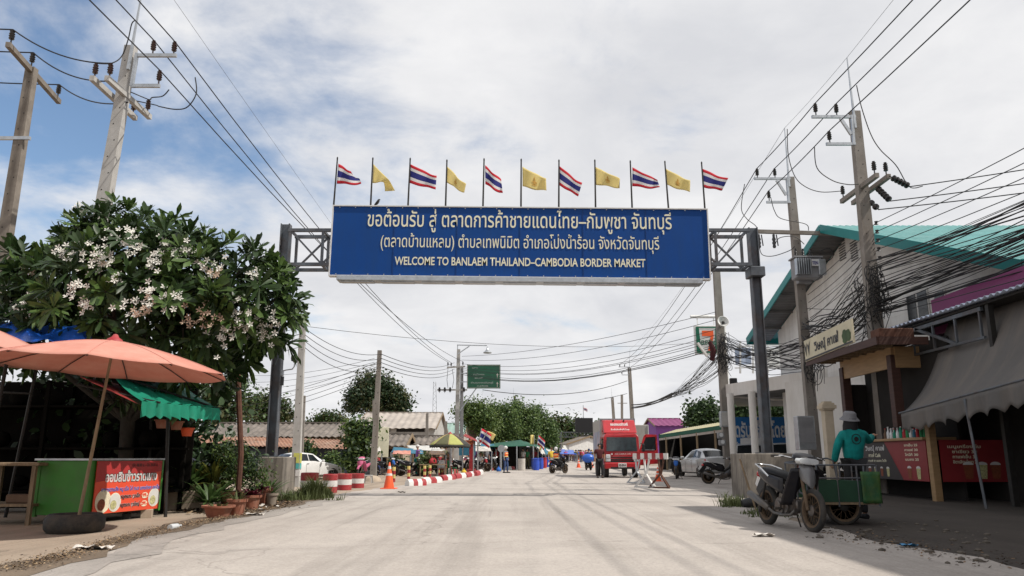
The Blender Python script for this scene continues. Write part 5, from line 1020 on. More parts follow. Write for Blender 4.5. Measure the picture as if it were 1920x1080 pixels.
for i, (px, py, d, m, lab) in enumerate(((345, 905, .5, 'leafdark', 'spiky dark green plant in the planter nearest the stall'), (375, 900, .7, 'leafbright', 'broad bright green spiky plant in the middle of the planter'), (400, 898, .4, 'yellowleaf', 'yellowish spiky plant right of the bright green one'), (358, 915, .1, 'leaf', 'low mid-green plant at the front of the planter'), (318, 890, 1.2, 'leafbright', 'arching strap-leaved plant just behind the stall banner end'))):
    c = P(px, py, 16.2+d); c.z = .34; pot(lab, c, .2, .16, 'palepot', fol=m, nl=70, fh=.74, ls=.17, spread=.8, group='plants in the planter')
for i, (px, Y, z, m, lab) in enumerate(((388, 17.2, .34, 'leafdark', 'dark broad plant behind the bright green spiky one'), (412, 16.6, .1, 'leafbright', 'bright strap-leaved plant left of the clay tub'), (335, 17.4, .4, 'leafdark', 'dark strap-leaved plant at the back of the planter'), (400, 15.6, 0, 'leaf', 'bushy green plant in front of the planter'), (505, 18.6, 0, 'leaf', 'green plant between the pots and the left footing'))):
    pot(lab, on(px, Y)+Vector((0, 0, z)), .2, .18, 'palepot', fol=m, nl=80, fh=.66, ls=.18, spread=.9, group='plants in the planter')
x0, x1 = on(308, 16).x, on(405, 16).x; b = MB(); b.box((0, 0, .19), (x1-x0, .12, .38), b=.01); b.box(((x0-x1)/2+.06, .65, .19), (.12, 1.18, .38), b=.01); b.box(((x1-x0)/2-.06, .65, .19), (.12, 1.18, .36), b=.01); b.box((0, .68, .1), (x1-x0-.26, 1.1, .2)); tag(b.build('planter_wall', 'sepia', loc=Vector(((x0+x1)/2, 15.9, 0))), 'low tan concrete planter box behind the litter', 'planter')
for i, (px, py, Y) in enumerate(((303, 775, 14.6), (330, 778, 14.9), (350, 790, 15.2))):
    c = P(px, py+28, Y); t = pot(('leftmost', 'middle', 'rightmost orange')[i]+' hanging basket of ferns below the green awning', c, .13, .16, 'terracotta' if i < 2 else 'orange', fol='leafdark', nl=40, fh=.34, ls=.12, spread=1.2, group='hanging baskets below the green awning'); b = MB(); [b.cyl((.1*math.cos(a), .1*math.sin(a), .14), (0, 0, .55), .006, n=4) for a in (0, 2.1, 4.2)]; b.build('hanger', 'darkiron', t)
# litter
def litter(name, label, pts, n, ls, mats, w, asp=.6):
    P0 = []
    for _ in range(n):
        i = random.randrange(len(pts)-1); p = pts[i].lerp(pts[i+1], random.random())+Vector((random.gauss(0, w), random.gauss(0, w), 0)); P0.append((p.x, p.y, gz(p.x, p.y)+.012+abs(random.gauss(0, .022))))
    P0 = np.array(P0); o = leaves(name, P0, np.tile([0, 0, 1.2], (n, 1)), ls, mats, None, None, asp, .55); return tag(o, label, 'litter', None, 'stuff')
K['dry'] = mat('dry leaf', (.16, .10, .055), .9, var=.5, sc=7); K['dry2'] = mat('pale dry leaf', (.28, .20, .12), .9, var=.4, sc=7); K['dark'] = mat('rotten leaf', (.05, .035, .025), .9, var=.4, sc=7); K['paper'] = mat('scrap paper', (.62, .58, .53), .8, var=.15, sc=6)
edge = [G(*q) for q in ((20, 1072), (120, 1045), (230, 1015), (330, 990), (420, 974), (500, 956), (555, 944))]
litter('leaf_litter', 'dry brown leaves and dirt along the left road edge', edge, 7000, .024, ['dry', 'dry2', 'dark'], .13); litter('leaf_litter', 'dark rubbish and fallen leaves around the plant pots', [G(*q) for q in ((310, 938), (370, 955), (430, 962), (500, 950), (530, 942))], 3600, .055, ['dry', 'dark', 'dark'], .28)
litter('leaf_litter', 'scattered bits of paper among the leaves by the pots', [G(*q) for q in ((320, 942), (400, 962), (500, 950))], 60, .12, ['paper', 'dry2'], .30, .8); litter('leaf_litter', 'leaves and dirt strewn on the shaded yard edge at the right', [G(*q) for q in ((1560, 1000), (1700, 1025), (1880, 1060))], 420, .035, ['dry', 'dark', 'dark'], .3)
rk = MB()
for _ in range(90):
    e_ = random.choice([(1590, 1004, 1), (1680, 1022, 1), (1800, 1045, 1), (1700, 985, 1), (1830, 1010, 1)]); p = G(e_[0]+U(-60, 60), e_[1]+U(-14, 14)); r_ = U(.012, .05); rk.ball(p+Vector((0, 0, r_*.3)), (r_*U(.8, 1.4), r_*U(.8, 1.3), r_*.7), 6)
K['stone'] = mat('dirty stone', (.10, .085, .07), .95, var=.4, sc=9); tag(rk.build('rubble', 'stone'), 'small stones and lumps of dirt over the shaded yard', 'rubble', None, 'stuff')
def bottle(label, p, rz, ln=.26, r=.04, m='lamp'): o = MB().lathe([(r*.9, 0), (r, .02), (r, ln*.62), (r*.4, ln*.82), (r*.4, ln)], 14, frame((0, 0, r), (0, 1, 0), (0, 0, 1))).build('plastic_bottle', m, smooth=40, loc=p); o.rotation_euler = (0, 0, rz); return tag(o, label, 'bottle')
bottle('clear plastic bottle lying on the left verge', G(318, 995), 1.5, .32, .045)
def scrap(label, p, s, m='paper'):
    b = MB(); b.grid(lambda u, v: Vector(((u-.5)*s, (v-.5)*s*.6, .02+.035*s*3*abs(math.sin(7*u+3*v))*math.sin(5*v+2*u)+.02)), 10, 8); return tag(b.build('plastic_bag', m, smooth=60, loc=p), label, 'rubbish')
scrap('white crumpled wrapper on the left road edge', G(175, 1033), .38); scrap('white crumpled bag in front of the plant pots', G(478, 968), .30); scrap('clear crumpled bag on the road beside the near motorcycle', G(1433, 1008), .26); K['bagblue'] = mat('blue plastic', (.03, .20, .40), .4, var=.2); scrap('blue scrap of plastic on the dark yard at the right', G(1703, 1028), .2, 'bagblue'); scrap('small dark lump on the road in front of the cone', G(753, 925), .22, 'dark')
def grass(label, c, n, h, w, m='grass'):
    V, Q = [], []; cl_ = [(random.gauss(c.x, w[0]), random.gauss(c.y, w[1]), random.uniform(.45, 1.35)) for _ in range(11)]
    for _ in range(n):
        q_c = random.choice(cl_); p = Vector((random.gauss(q_c[0], w[0]*.35), random.gauss(q_c[1], w[1]*.35), 0)); p.z = gz(p.x, p.y); a = random.random()*6.3; d = Vector((math.cos(a), math.sin(a), 0)); s = Vector((-d.y, d.x, 0))*.011*random.uniform(.6, 1.3); hh = h*(.2+1.1*random.random()**1.7)*q_c[2]; i0 = len(V); V += [p-s, p+s, p+d*hh*.25+Vector((0, 0, hh*.7))+s*.7, p+d*hh*.25+Vector((0, 0, hh*.7))-s*.7, p+d*hh*.6+Vector((0, 0, hh))]; Q += [(i0, i0+1, i0+2, i0+3), (i0+3, i0+2, i0+4, i0+4)]
    V = [tuple(v) for v in V]; me = bpy.data.meshes.new('weeds'); me.from_pydata(V, [], [tuple(dict.fromkeys(q)) for q in Q]); me.materials.append(K[m]); o = bpy.data.objects.new('weeds', me); C.objects.link(o); return tag(o, label, 'weeds', None, 'stuff')
grass('tall weeds growing in front of the red and white drums', G(597, 936), 3000, .42, (.23, .25)); grass('weeds at the foot of the left concrete footing', G(545, 940), 420, .22, (.4, .25)); grass('rough grass at the foot of the right concrete footing', G(1385, 948), 800, .20, (.22, .5)); grass('thin grass beneath the near motorcycle', G(1425, 965), 260, .12, (.25, .4))
# ------------------------------------------------------------------ right: the buildings
def corr(b, o, ux, vy, n, amp, up, nv=1, m=None):               # corrugated sheet: ribs run along vy, n ribs across ux
    o = Vector(o); ux = Vector(ux); vy = Vector(vy); up = Vector(up)
    b.grid(lambda u, v: o+ux*u+vy*v+up*amp*math.sin(u*n*2*PI), n*6, nv, m=m)
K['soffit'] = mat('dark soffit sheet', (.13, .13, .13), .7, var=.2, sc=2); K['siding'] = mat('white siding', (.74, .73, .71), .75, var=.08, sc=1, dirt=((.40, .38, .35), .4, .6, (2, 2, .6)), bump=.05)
pk, le, re_ = PX(1537, 424, 12), PX(1400, 636, 12), PX(1915, 492, 12)
t = T('gabled_building', 'white hall with a teal roof and wide gable, behind the transformer pole', 'building', Vector((13.2, 30, 0)))
gx = 13.2; BK = 34
b = WM(t); ev_l = le.z-.15; ev_r = re_.z-.15; wl, wr = le.y-1.2, re_.y+1.2
zr = lambda y: (pk.z+(le.z-pk.z)*(y-pk.y)/(le.y-pk.y) if y > pk.y else pk.z+(re_.z-pk.z)*(y-pk.y)/(re_.y-pk.y))-.16
b.prism([(wr, -.2), (wl, -.2), (wl, zr(wl)), (pk.y, zr(pk.y)), (wr, zr(wr))], BK-gx, frame((gx, 0, 0), (0, 1, 0), (0, 0, 1)) if False else Matrix(((0, 0, 1, gx), (1, 0, 0, 0), (0, 1, 0, 0), (0, 0, 0, 1))))
wm_ = b.build('wall', 'siding', t)
b = WM(t)
for i in range(40):
    z = .3+i*.26; ya, yb = wr+.02, wl-.02
    if z > zr(ya)-.05: ya = pk.y+(z+.16-pk.z)*(re_.y-pk.y)/(re_.z-pk.z)+.05
    if z > zr(yb)-.05: yb = pk.y+(z+.16-pk.z)*(le.y-pk.y)/(le.z-pk.z)-.05
    if yb-ya > .4: b.box((gx-.004, (ya+yb)/2, z), (.010, yb-ya, .025))
b.build('siding_boards', 'siding', wm_)
rt = T('roof', None, None); rt.parent = t; rb = lambda: MB(Matrix.Translation(-t.location))
for a, e, nm in ((pk, le, 'far'), (pk, re_, 'near')):
    b = rb(); corr(b, Vector((12, a.y, a.z+.02)), (BK-12, 0, 0), (0, e.y-a.y, e.z-a.z), 90, .022, (0, 0, 1)); b.build('roof_sheet', 'tealroof', rt, smooth=80)
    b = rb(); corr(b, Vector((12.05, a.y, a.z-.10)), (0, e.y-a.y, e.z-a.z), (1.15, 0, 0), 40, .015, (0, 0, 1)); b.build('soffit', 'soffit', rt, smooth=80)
    b = rb(); d = (e-a).normalized(); b.beam(Vector((12, a.y, a.z-.10)), Vector((12, e.y, e.z-.10)), .05, .32, (0, 0, 1)); b.build('fascia', 'teal', rt)
    b = rb()
    for i in range(1, 6): p = a.lerp(e, i/6); b.box((12.65, p.y, p.z-.19), (1.1, .06, .10))
    b.build('purlin_ends', 'soffit', rt)
for e in (le, re_): b = rb(); b.beam(Vector((12, e.y, e.z-.1)), Vector((BK, e.y, e.z-.1)), .06, .36); b.build('eave_board', 'teal', rt)
def window(par, px0, py0, px1, py1, X, n=2, off=.0):             # a framed window in a wall facing the road
    a, c = PX(px0, py0, X), PX(px1, py1, X); y0, y1, z0_, z1_ = min(a.y, c.y), max(a.y, c.y), min(a.z, c.z), max(a.z, c.z); Mt = Matrix.Translation(-par.location)
    b = MB(Mt); b.box((X-.02, (y0+y1)/2, (z0_+z1_)/2), (.05, y1-y0, z1_-z0_)); f = b.build('window', 'white', par)
    for i in range(n): w = (y1-y0)/n; b = MB(Mt); b.box((X-.05, y0+w*(i+.5), (z0_+z1_)/2), (.02, w-.12, z1_-z0_-.12)); b.build('pane', 'glass', f)
window(t, 1700, 555, 1748, 606, gx, 2); window(t, 1752, 548, 1778, 580, gx, 1); window(t, 1502, 640, 1516, 672, gx, 1)
for px in (1580, 1602): a = PX(px, 470, gx); b = WM(t); [b.box((gx-.02, a.y, a.z-.35+i*.1), (.04, .55, .04)) for i in range(8)]; b.build('vent', 'soffit', t)
# parapet panel and the tall shophouse beside the photo, whose shade lies on the yard
t = T('shophouse', 'purple-fronted shop building behind the corrugated shop roof', 'building', Vector((14, 6, 0)))
b = WM(t); p0 = PX(1742, 565, 11.2); b.box((11.4, p0.y/2+.5, p0.z-.45), (.3, p0.y-1, .95)); b.build('parapet', 'purple', t)
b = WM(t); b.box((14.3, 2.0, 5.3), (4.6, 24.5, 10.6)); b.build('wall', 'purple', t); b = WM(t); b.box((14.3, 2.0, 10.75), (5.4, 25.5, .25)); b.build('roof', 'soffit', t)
for y in (12.2, 8.8, 5.4, 2.0, -1.4):
    for z in (6.6, 9.0): b = WM(t); b.box((11.98, y, z), (.08, 1.5, 1.2)); w_ = b.build('window', 'white', t); b = WM(t); [b.box((11.93, y+s*.35, z), (.03, .60, 1.04)) for s in (-1, 1)]; b.build('pane', 'glass', w_)
b = WM(t); b.box((11.95, 2.0, 7.8), (.14, 24.5, .18)); b.build('ledge', 'whitewall', t)
# the shop: corrugated roof, trusses, dark inside
K['bluesheet'] = mat('blue-white roof sheet', (.40, .46, .58), .5, var=.15, sc=2); K['darkwall'] = mat('shade-dark wall', (.016, .014, .013), .95, var=.3, sc=2)  # wall colour near black, standing in for the shade indoors
t = T('open_shop', 'dark open-fronted shop under a blue-white corrugated roof, at the right edge', 'shop', Vector((12.5, 12, 0)))
ea, eb_ = PX(1652, 622, 10.6), PX(1920, 540, 10.6); ez = ea.z
b = WM(t); corr(b, (10.55, ea.y, ez), (0, -3-ea.y, -.12), (.65, 0, .07), 110, .03, (0, 0, 1)); b.build('roof', 'bluesheet', t, smooth=80, thick=.01)
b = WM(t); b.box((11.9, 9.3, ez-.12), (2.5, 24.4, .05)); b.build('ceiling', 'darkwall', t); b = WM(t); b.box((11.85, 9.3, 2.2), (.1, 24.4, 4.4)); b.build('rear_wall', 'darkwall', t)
b = WM(t); ty = [21.3, 17.2]; z0_, z1_ = PX(1690, 672, 10.7).z, PX(1690, 626, 10.7).z
b.beam((10.7, ty[0], z1_), (10.7, ty[1], z1_), .07, .09); b.beam((10.7, ty[0], z0_), (10.7, ty[1], z0_), .06)
for i in range(5): y = ty[0]-i*1.0; b.beam((10.7, y, z0_), (10.7, y, z1_), .05)
b.beam((10.7, ty[0]-1.2, z1_), (10.7, ty[0]-3.0, z0_), .07); b.build('truss', 'steel', t)
for y in (17.0, 12, 6.5, 1): b = WM(t); b.beam((10.75, y, 0), (10.75, y, ez-.1), .12); b.build('post', 'darkiron', t)
K['greycanvas'] = mat('grey canvas', (.115, .109, .105), .85, var=.08, sc=1.2, trl=.06, dirt=((.18, .155, .135), .7, .7, (.5, 2.2, .4)))
t = T('awning', 'big grey canvas awning with a scalloped edge, hanging off the shop at the right', 'awning', Vector((10.6, 14, 0)))
f0, f1_ = P(1690, 776, 19.4), PX(1920, 714, P(1690, 776, 19.4).x-.05); fd = (f1_-f0)/(f0.y-f1_.y); f2 = f0+fd*11.5; t0 = P(1803, 602, 19.4); t0.x = min(t0.x, 11.2); t2 = t0+Vector((0, -11.5, .1))
aw = lambda u, v: f0.lerp(f2, u).lerp(t0.lerp(t2, u), v)+Vector((0, 0, -.42*math.sin(PI*v)*(1-.3*v)+.015*math.sin(40*u)*v*(1-v)*4))+Vector((.0, .02*math.sin(9*v), 0))
b = WM(t); b.grid(aw, 40, 14); b.build('canopy', 'greycanvas', t, smooth=70, thick=.006)
b = WM(t); b.grid(lambda u, v: aw(u, 0)+Vector((-.01+.05*math.sin(u*90)*v, .02*math.sin(u*70), -(.50*v)*(1-.24*abs(math.cos(u*21*PI))))), 21*8, 5); b.build('valance', 'greycanvas', t, smooth=70, thick=.005)
b = WM(t); b.tube([f0+Vector((0, .1, .02)), f2+Vector((0, 0, .02))], .025, 8); b.build('edge_pipe', 'steel', t)
pt_ = P(1815, 800, 16.5); b = WM(t); b.tube([Vector((pt_.x+.05, 16.3, 0)), Vector((pt_.x, 16.5, 2.25))], .03, 8); b.build('pole', 'steel', t)
# the drinks kiosk
K['menured'] = mat('menu red', (.21, .02, .024), .45, var=.15, sc=2); K['menudark'] = mat('menu dark', (.028, .024, .024), .5, var=.2, sc=2)
kx_ = 10.15; ky0, ky1 = 18.95, 23.6; t = T('drinks_kiosk', 'wooden drinks kiosk with a red menu front beside the grey awning', 'kiosk', Vector((kx_, ky0, 0)))
zc = lambda py, px=1700: PX(px, py, kx_).z
b = WM(t)
for x, y in ((kx_, ky0), (kx_, ky1), (kx_+1.9, ky0)): b = WM(t); b.box((x, y, 1.0), (.18, .18, 2.0), b=.01); b.build('corner_post', 'wood', t)
uy0 = 20.35
for y in (uy0+.1, ky1-.1): b = WM(t); b.box((kx_+.02, y, 2.75), (.24, .24, 1.9), b=.01); b.build('upper_post', 'darkwood', t)
b = WM(t); b.box((kx_-.02, (uy0+ky1)/2, 3.63), (.08, ky1-uy0, .56)); b.box((kx_+.35, uy0-.02, 3.63), (.66, .08, .56)); b.build('fascia_board', 'wood', t)
b = WM(t); b.box((kx_+.28, (ky0+ky1)/2, 1.48), (.9, ky1-ky0-.2, .07), b=.01); b.build('counter_top', 'wood', t)
b = WM(t); b.box((kx_-.18, 21.75, 3.99), (1.3, 4.7, .07)); b.box((kx_-.86, 21.75, 3.93), (.06, 4.8, .20)); b.box((kx_-.2, 19.37, 3.93), (1.26, .06, .20)); b.build('roof', 'darkwood', t)
b = WM(t)
for i in range(9): b.box((kx_-.45, 19.7+i*.52, 3.91), (.76, .06, .08))
b.build('rafters', 'oldwood', t); b = WM(t); b.box((kx_-.3, 19.7, 4.15), (.9, .5, .24), b=.02); b.build('red_box', 'rust', t)
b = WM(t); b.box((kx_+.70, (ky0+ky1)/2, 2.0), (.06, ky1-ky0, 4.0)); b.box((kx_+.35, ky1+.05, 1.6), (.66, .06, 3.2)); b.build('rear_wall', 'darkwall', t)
MK = Matrix.Translation(-t.location) @ frame((kx_-.075, (ky0+ky1)/2, .95), (0, -1, 0), (0, 0, 1)); mw, mh = ky1-ky0-.25, .98
b = MB(MK); b.box((0, 0, 0), (mw, mh, .03)); mf_ = b.build('menu_front', 'menured', t); b = MB(MK); b.face([(-mw*.28, -mh/2, .018), (mw*.22, -mh/2, .018), (mw*.02, mh/2, .018), (-mw*.28, mh/2, .018)]); b.build('dark_band', 'menudark', mf_)
KT = lambda s, w, y, x, z_, m='cream', bo=.02: txt(s, w*mw, y*mh, x*mw, z_, MK, m, 'lettering', mf_, bo, .022)
KT('วิษณุ์ คาเฟ่', .26, .27, -.11, .17, 'flagwhite', .03); KT('คาเฟ่ Café', .16, .09, -.12, .13); KT('กาแฟ ชา นมสด โกโก้', .24, -.04, -.09, .08)
for i, s in enumerate(('ชาเย็น 25', 'กาแฟ 30', 'โกโก้ 30', 'นมสด 25')): KT(s, .15, .36-i*.12, .34, .08); KT('ชา นม', .07, .36-i*.13, -.41, .08)
def cups(par, Mx, y, xs, m2='flagwhite', sc=1):
    for i, x in enumerate(xs):
        b = MB(Mx); b.face([(x-.07*sc, y, .021), (x+.07*sc, y, .021), (x+.10*sc, y+.26*sc, .021), (x-.10*sc, y+.26*sc, .021)], i % 2); b.face([(x+.105*sc*math.cos(a), y+.26*sc+.06*sc*math.sin(a), .023) for a in [PI*k/10 for k in range(11)]], 2); b.build('drink_picture', ['curry', 'salad', m2], par)
cups(mf_, MK, -.45, (mw*.30, mw*.40)); cups(mf_, MK, -.42, (-mw*.20, -mw*.12, -mw*.04, mw*.04), sc=.8)
MS = Matrix.Translation(-t.location) @ frame((kx_+1.0, ky0-.10, .95), (1, 0, 0), (0, 0, 1)); b = MB(MS); b.box((0, 0, 0), (1.75, .98, .03)); ms_ = b.build('side_menu', 'menured', t)
for i, s in enumerate(('เมนูเครื่องดื่ม', 'ชาเขียว 30', 'กาแฟเย็น 30', 'อิตาเลียนโซดา 25')): txt(s, .6 if i else .8, .30-i*.12, -.3, .10, MS, 'cream', 'lettering', ms_, .02, .022)
cups(ms_, MS, -.42, (-.25, .08, .4), sc=1.25)
# shop sign on the kiosk roof
K['palebanner'] = mat('pale yellow banner', (.55, .50, .36), .6, var=.12, sc=1.5)
MV = frame((kx_-.92, 22.35, 4.34), (0, -1, .03), (0, 0, 1)); t2_ = T('shop_sign', 'pale yellow shop banner with a leaf logo on the kiosk roof', 'sign', Vector((kx_-.92, 22.35, 4.0)))
MV = Matrix.Translation(-t2_.location) @ MV; b = MB(MV); b.box((0, 0, -.03), (3.5, .66, .05)); sb_ = b.build('board', 'palebanner', t2_); b = MB(MV); b.box((0, -.29, .003), (3.4, .05, .012), m=0); b.face([(-1.75, .25, .004), (-1.62, -.2, .004), (-1.50, .25, .004), (-1.6, .1, .004)]); b.face([(-1.5, .2, .004), (-1.4, -.2, .004), (-1.25, .28, .004), (-1.38, .12, .004)]); b.build('logo', 'menudark', sb_); txt('วิษณุ์ คาเฟ่', 1.8, -.12, -.05, .36, MV, 'menudark', 'lettering', sb_, .04, .004)
for x, r in ((1.25, .17), (1.5, .14), (1.4, .13)): b = MB(MV); b.face([(x+r*math.cos(a)*(1+.15*math.sin(7*a)), -.08+r*1.2*math.sin(a), .004+x*.001) for a in [2*PI*k/22 for k in range(22)]]); b.build('plant_picture', 'leaf', sb_)
# bottles on the counter
bc_ = [('flagwhite', 'white'), ('tarpgreen', 'green'), ('greencloth', 'dark green'), ('orange', 'orange'), ('redcloth', 'red'), ('pinkcloth', 'pink'), ('lamp', 'clear'), ('bluecanvas', 'dull blue'), ('lamp', 'clear'), ('brown', 'brown')]; K['bluecanvas'] = mat('blue canvas', (.04, .17, .26), .7, var=.15, trl=.2)
for i in range(26):
    m, cn = random.choice(bc_); y = ky0+.15+(i//2)*.17; x = kx_-.05+(i % 2)*.15; h_ = random.uniform(.20, .34); nth = ['front', 'back'][i % 2]
    b = MB(); b.lathe([(.045, 0), (.048, .02), (.046, h_*.55), (.018, h_*.75), (.018, h_)], 10); o = b.build('bottle', m, smooth=40, loc=Vector((x, y, 1.516))); tag(o, cn+f' drinks bottle in the {nth} row on the kiosk counter', 'bottle', 'bottles on the kiosk counter'); b = MB(); b.cyl((0, 0, h_), (0, 0, h_+.025), .021, n=8); b.build('cap', 'flagwhite' if i % 3 else 'redcloth', o)
# post with a capital, meter box
K['creampost'] = mat('cream post', (.48, .41, .31), .85, var=.15, sc=3); t = T('gate_post', 'cream gate post with a stepped cap beside the person in teal', 'post', on(1558, 22)); t.location.z = 0; c = t.location; b = WM(t); zt = P(1555, 770, 22).z; b.box(c+Vector((0, 0, zt/2)), (.25, .25, zt), b=.01); b.build('shaft', 'creampost', t); b = WM(t)
for w, z, h_ in ((.31, .03, .06), (.40, .10, .10), (.32, .18, .06), (.22, .23, .05)): b.box(c+Vector((0, 0, zt+z)), (w, w, h_))
b.build('cap', 'creampost', t)
c = P(1509, 812, 28.2); t = T('meter_cabinet', 'grey electric cabinet fixed beside the transformer pole', 'cabinet', c); b = WM(t); b.box(c, (.62, .4, 1.2), b=.02); cb2 = b.build('box', 'galv', t); b = WM(t); b.box(c+Vector((0, -.205, .1)), (.5, .012, .9)); [b.box(c+Vector((0, -.215, .4-i*.06)), (.4, .012, .02)) for i in range(4)]; b.build('door', 'grey', cb2)
# white annex and canopy with columns
t = T('canopy_hall', 'white open hall with round columns and a flat canopy, behind the right gantry post', 'building', Vector((13, 36, 0)))
ca, cb3 = P(1360, 733, 40), P(1590, 690, 31.0); zc_ = ca.z; cb3.z = zc_-.0
b = WM(t); b.beam(ca, cb3, .12, .62, (0, 0, 1)); b.beam(ca, ca+Vector((8, 6, 0)), .12, .62); b.build('fascia', 'whitewall', t)
dv_ = (cb3-ca); nrm = Vector((-dv_.y, dv_.x, 0)).normalized()*-1
nrm = nrm if nrm.x > 0 else -nrm
b = WM(t); q = [ca+Vector((.1, 0, -.1)), cb3+Vector((.1, 0, -.1)), cb3+nrm*9, ca+nrm*9]; q = [Vector((p.x, p.y, zc_-.26)) for p in q]; corr(b, q[0], q[1]-q[0], q[3]-q[0], 26, .03, (0, 0, 1)); b.build('soffit', 'soffit', t, smooth=80); b = WM(t); corr(b, q[0]+Vector((0, 0, .57)), q[1]-q[0], q[3]-q[0]+Vector((0, 0, .4)), 26, .03, (0, 0, 1)); b.build('roof', 'bluesheet', t, smooth=80)
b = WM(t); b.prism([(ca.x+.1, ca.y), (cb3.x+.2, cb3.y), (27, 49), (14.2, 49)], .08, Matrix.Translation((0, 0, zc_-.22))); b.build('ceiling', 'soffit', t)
for px, Y in ((1376, 38.6), (1417, 37.2)): c = on(px, Y); b = WM(t); b.cyl(Vector((c.x, Y, -.1)), Vector((c.x, Y, zc_-.25)), .17, n=16); b.build('column', 'whitewall', t, smooth=40)
wa, wb = on(1478, 33.6), on(1600, 29.8); b = WM(t); b.beam(Vector((wa.x+.2, wa.y, 2.15)), Vector((wb.x+.6, wb.y, 2.15)), .25, 4.35+(zc_-4.62)); b.beam(Vector((wa.x+.2, wa.y, 2.15)), Vector((wa.x+6, wa.y+5, 2.15)), .25, 4.35+(zc_-4.62)); b.build('wall', 'whitewall', t)
b = WM(t); c = P(1375, 716, 39.6); b.box(c, (.35, .25, .38), b=.03); b.build('floodlight', 'black', t)
# blue pick-up-point banner
a, c = P(1362, 782, 43.5), P(1502, 779, 43.5); lo = P(1362, 842, 43.5); o_ = (a+c)/2; o_.z = (a.z+lo.z)/2; K['bannerblue'] = mat('banner blue', (.012, .12, .33), .5, var=.06)
t = T('banner', 'blue banner with white writing hung under the canopy hall', 'banner', o_); MQ = Matrix.Translation(-o_) @ frame(o_, (1, 0, 0), (0, 0, 1)); b = MB(MQ); w_, h_ = c.x-a.x, a.z-lo.z; b.box((0, 0, 0), (w_, h_, .03)); sb_ = b.build('sheet', 'bannerblue', t); txt('จุดรับ-ส่งผู้โดยสาร', w_*.94, -.12*h_, 0, 1.05, MQ, 'flagwhite', 'lettering', sb_, .03, .02); txt('อำเภอโป่งน้ำร้อน', w_*.4, -.42*h_, -.2*w_, .3, MQ, 'flagwhite', 'lettering', sb_, .02, .02)
# shop pylon sign behind the wrapped pole
c = P(1326, 637, 46); K['signgreen'] = mat('sign green', (.0, .10, .05), .4, var=.05); K['signorange'] = mat('sign orange', (.72, .10, .02), .4, var=.05)
t = T('shop_sign', 'tall white and green convenience shop sign half hidden by the wrapped pole', 'sign', Vector((c.x, 46, 0))); ML = Matrix.Translation(-t.location) @ frame(c, (1, 0, 0), (0, 0, 1)); b = MB(ML); b.box((0, 0, -.12), (1.5, 1.75, .2), b=.02); sb_ = b.build('panel', 'white', t)
b = MB(ML); b.face([(-.66, -.8, .003), (-.36, -.8, .003), (-.48, .8, .003), (-.66, .8, .003)]); b.face([(.42, -.8, .003), (.66, -.8, .003), (.66, .8, .003), (.54, .8, .003)]); b.face([(-.36, -.8, .003), (.42, -.8, .003), (.42, -.72, .003), (-.36, -.72, .003)]); b.face([(-.47, .72, .003), (.54, .72, .003), (.54, .8, .003), (-.48, .8, .003)]); b.build('green_border', 'signgreen', sb_)
b = MB(ML); b.face([(-.30, .22, .004), (.40, .22, .004), (.40, .56, .004), (-.30, .56, .004)]); b.face([(.22, .22, .004), (.02, -.65, .004), (.2, -.65, .004), (.40, .22, .004)]); b.build('numeral', 'signorange', sb_); txt('ELEVEN', .80, -.28, .03, .34, ML, 'signgreen', 'lettering', sb_, .04, .006)
b = MB(Matrix.Translation(-t.location)); b.cyl((c.x+1.1, 46.2, 0), (c.x+1.1, 46.2, c.z+1.3), .13, n=12); b.tube([(c.x+1.1, 46.2, c.z+1.25), (c.x+.9, 46.2, c.z+1.45), (c.x-.9, 46.2, c.z+1.45)], .10, 10); b.beam((c.x-.5, 46.1, c.z+.85), (c.x-.5, 46.2, c.z+1.4), .05); b.beam((c.x+.5, 46.1, c.z+.85), (c.x+.5, 46.2, c.z+1.4), .05); b.build('pylon', 'white', t, smooth=50)
# loudspeaker, lamp and cabinet on the wrapped pole
c = P(1354, 606, 39.6); t = T('loudspeaker', 'round white horn loudspeaker on the wrapped pole', 'loudspeaker', c); b = WM(t); b.lathe([(.06, .3), (.09, .1), (.18, -.1), (.30, -.24), (.28, -.25), (.17, -.12), (.09, -.05), (0, -.02)], 18, Matrix.Translation(c) @ Matrix.Rotation(R(-65), 4, 'X') @ Matrix.Rotation(PI, 4, 'X') if False else frame(c, (1, 0, 0), (0, .3, 1)) @ Matrix.Rotation(PI, 4, 'X')); b.build('horn', 'white', t, smooth=50); b = WM(t); b.ball(c+Vector((0, -.2, 0)), .09, 8); b.build('driver', 'darkiron', t)
c = P(1316, 655, 39.4); t = T('street_lamp', 'white tube street lamp slanting from the wrapped pole', 'street lamp', c); b = WM(t); b.beam(P(1308, 643, 39.3), P(1326, 668, 39.4), .14, .10); b.build('head', 'white', t); b = WM(t); b.tube([P(1326, 668, 39.4), P(1340, 680, 39.7)], .03, 6); b.build('arm', 'galv', t)
c = P(1362, 786, 39.5); t = T('junction_cabinet', 'light grey cable cabinet on the wrapped pole', 'cabinet', c); b = WM(t); b.box(c, (.66, .3, .78), b=.02); b.build('box', 'galv', t); b = WM(t); b.box(c+Vector((0, -.16, 0)), (.54, .02, .66), b=.005); b.build('door', 'paleconc', t)
c = P(1352, 830, 39.4); t = T('meter_box', 'dark electricity meters low on the wrapped pole', 'meter', c); b = WM(t); [b.box(c+Vector((.05*(i % 2), 0, .35-i*.35)), (.34, .22, .30), b=.04) for i in range(2)]; b.build('housing', 'grey', t); b = WM(t); [b.cyl(c+Vector((.05*(i % 2), -.11, .38-i*.35)), c+Vector((.05*(i % 2), -.14, .38-i*.35)), .1, n=14) for i in range(2)]; b.build('dial', 'lamp', t)
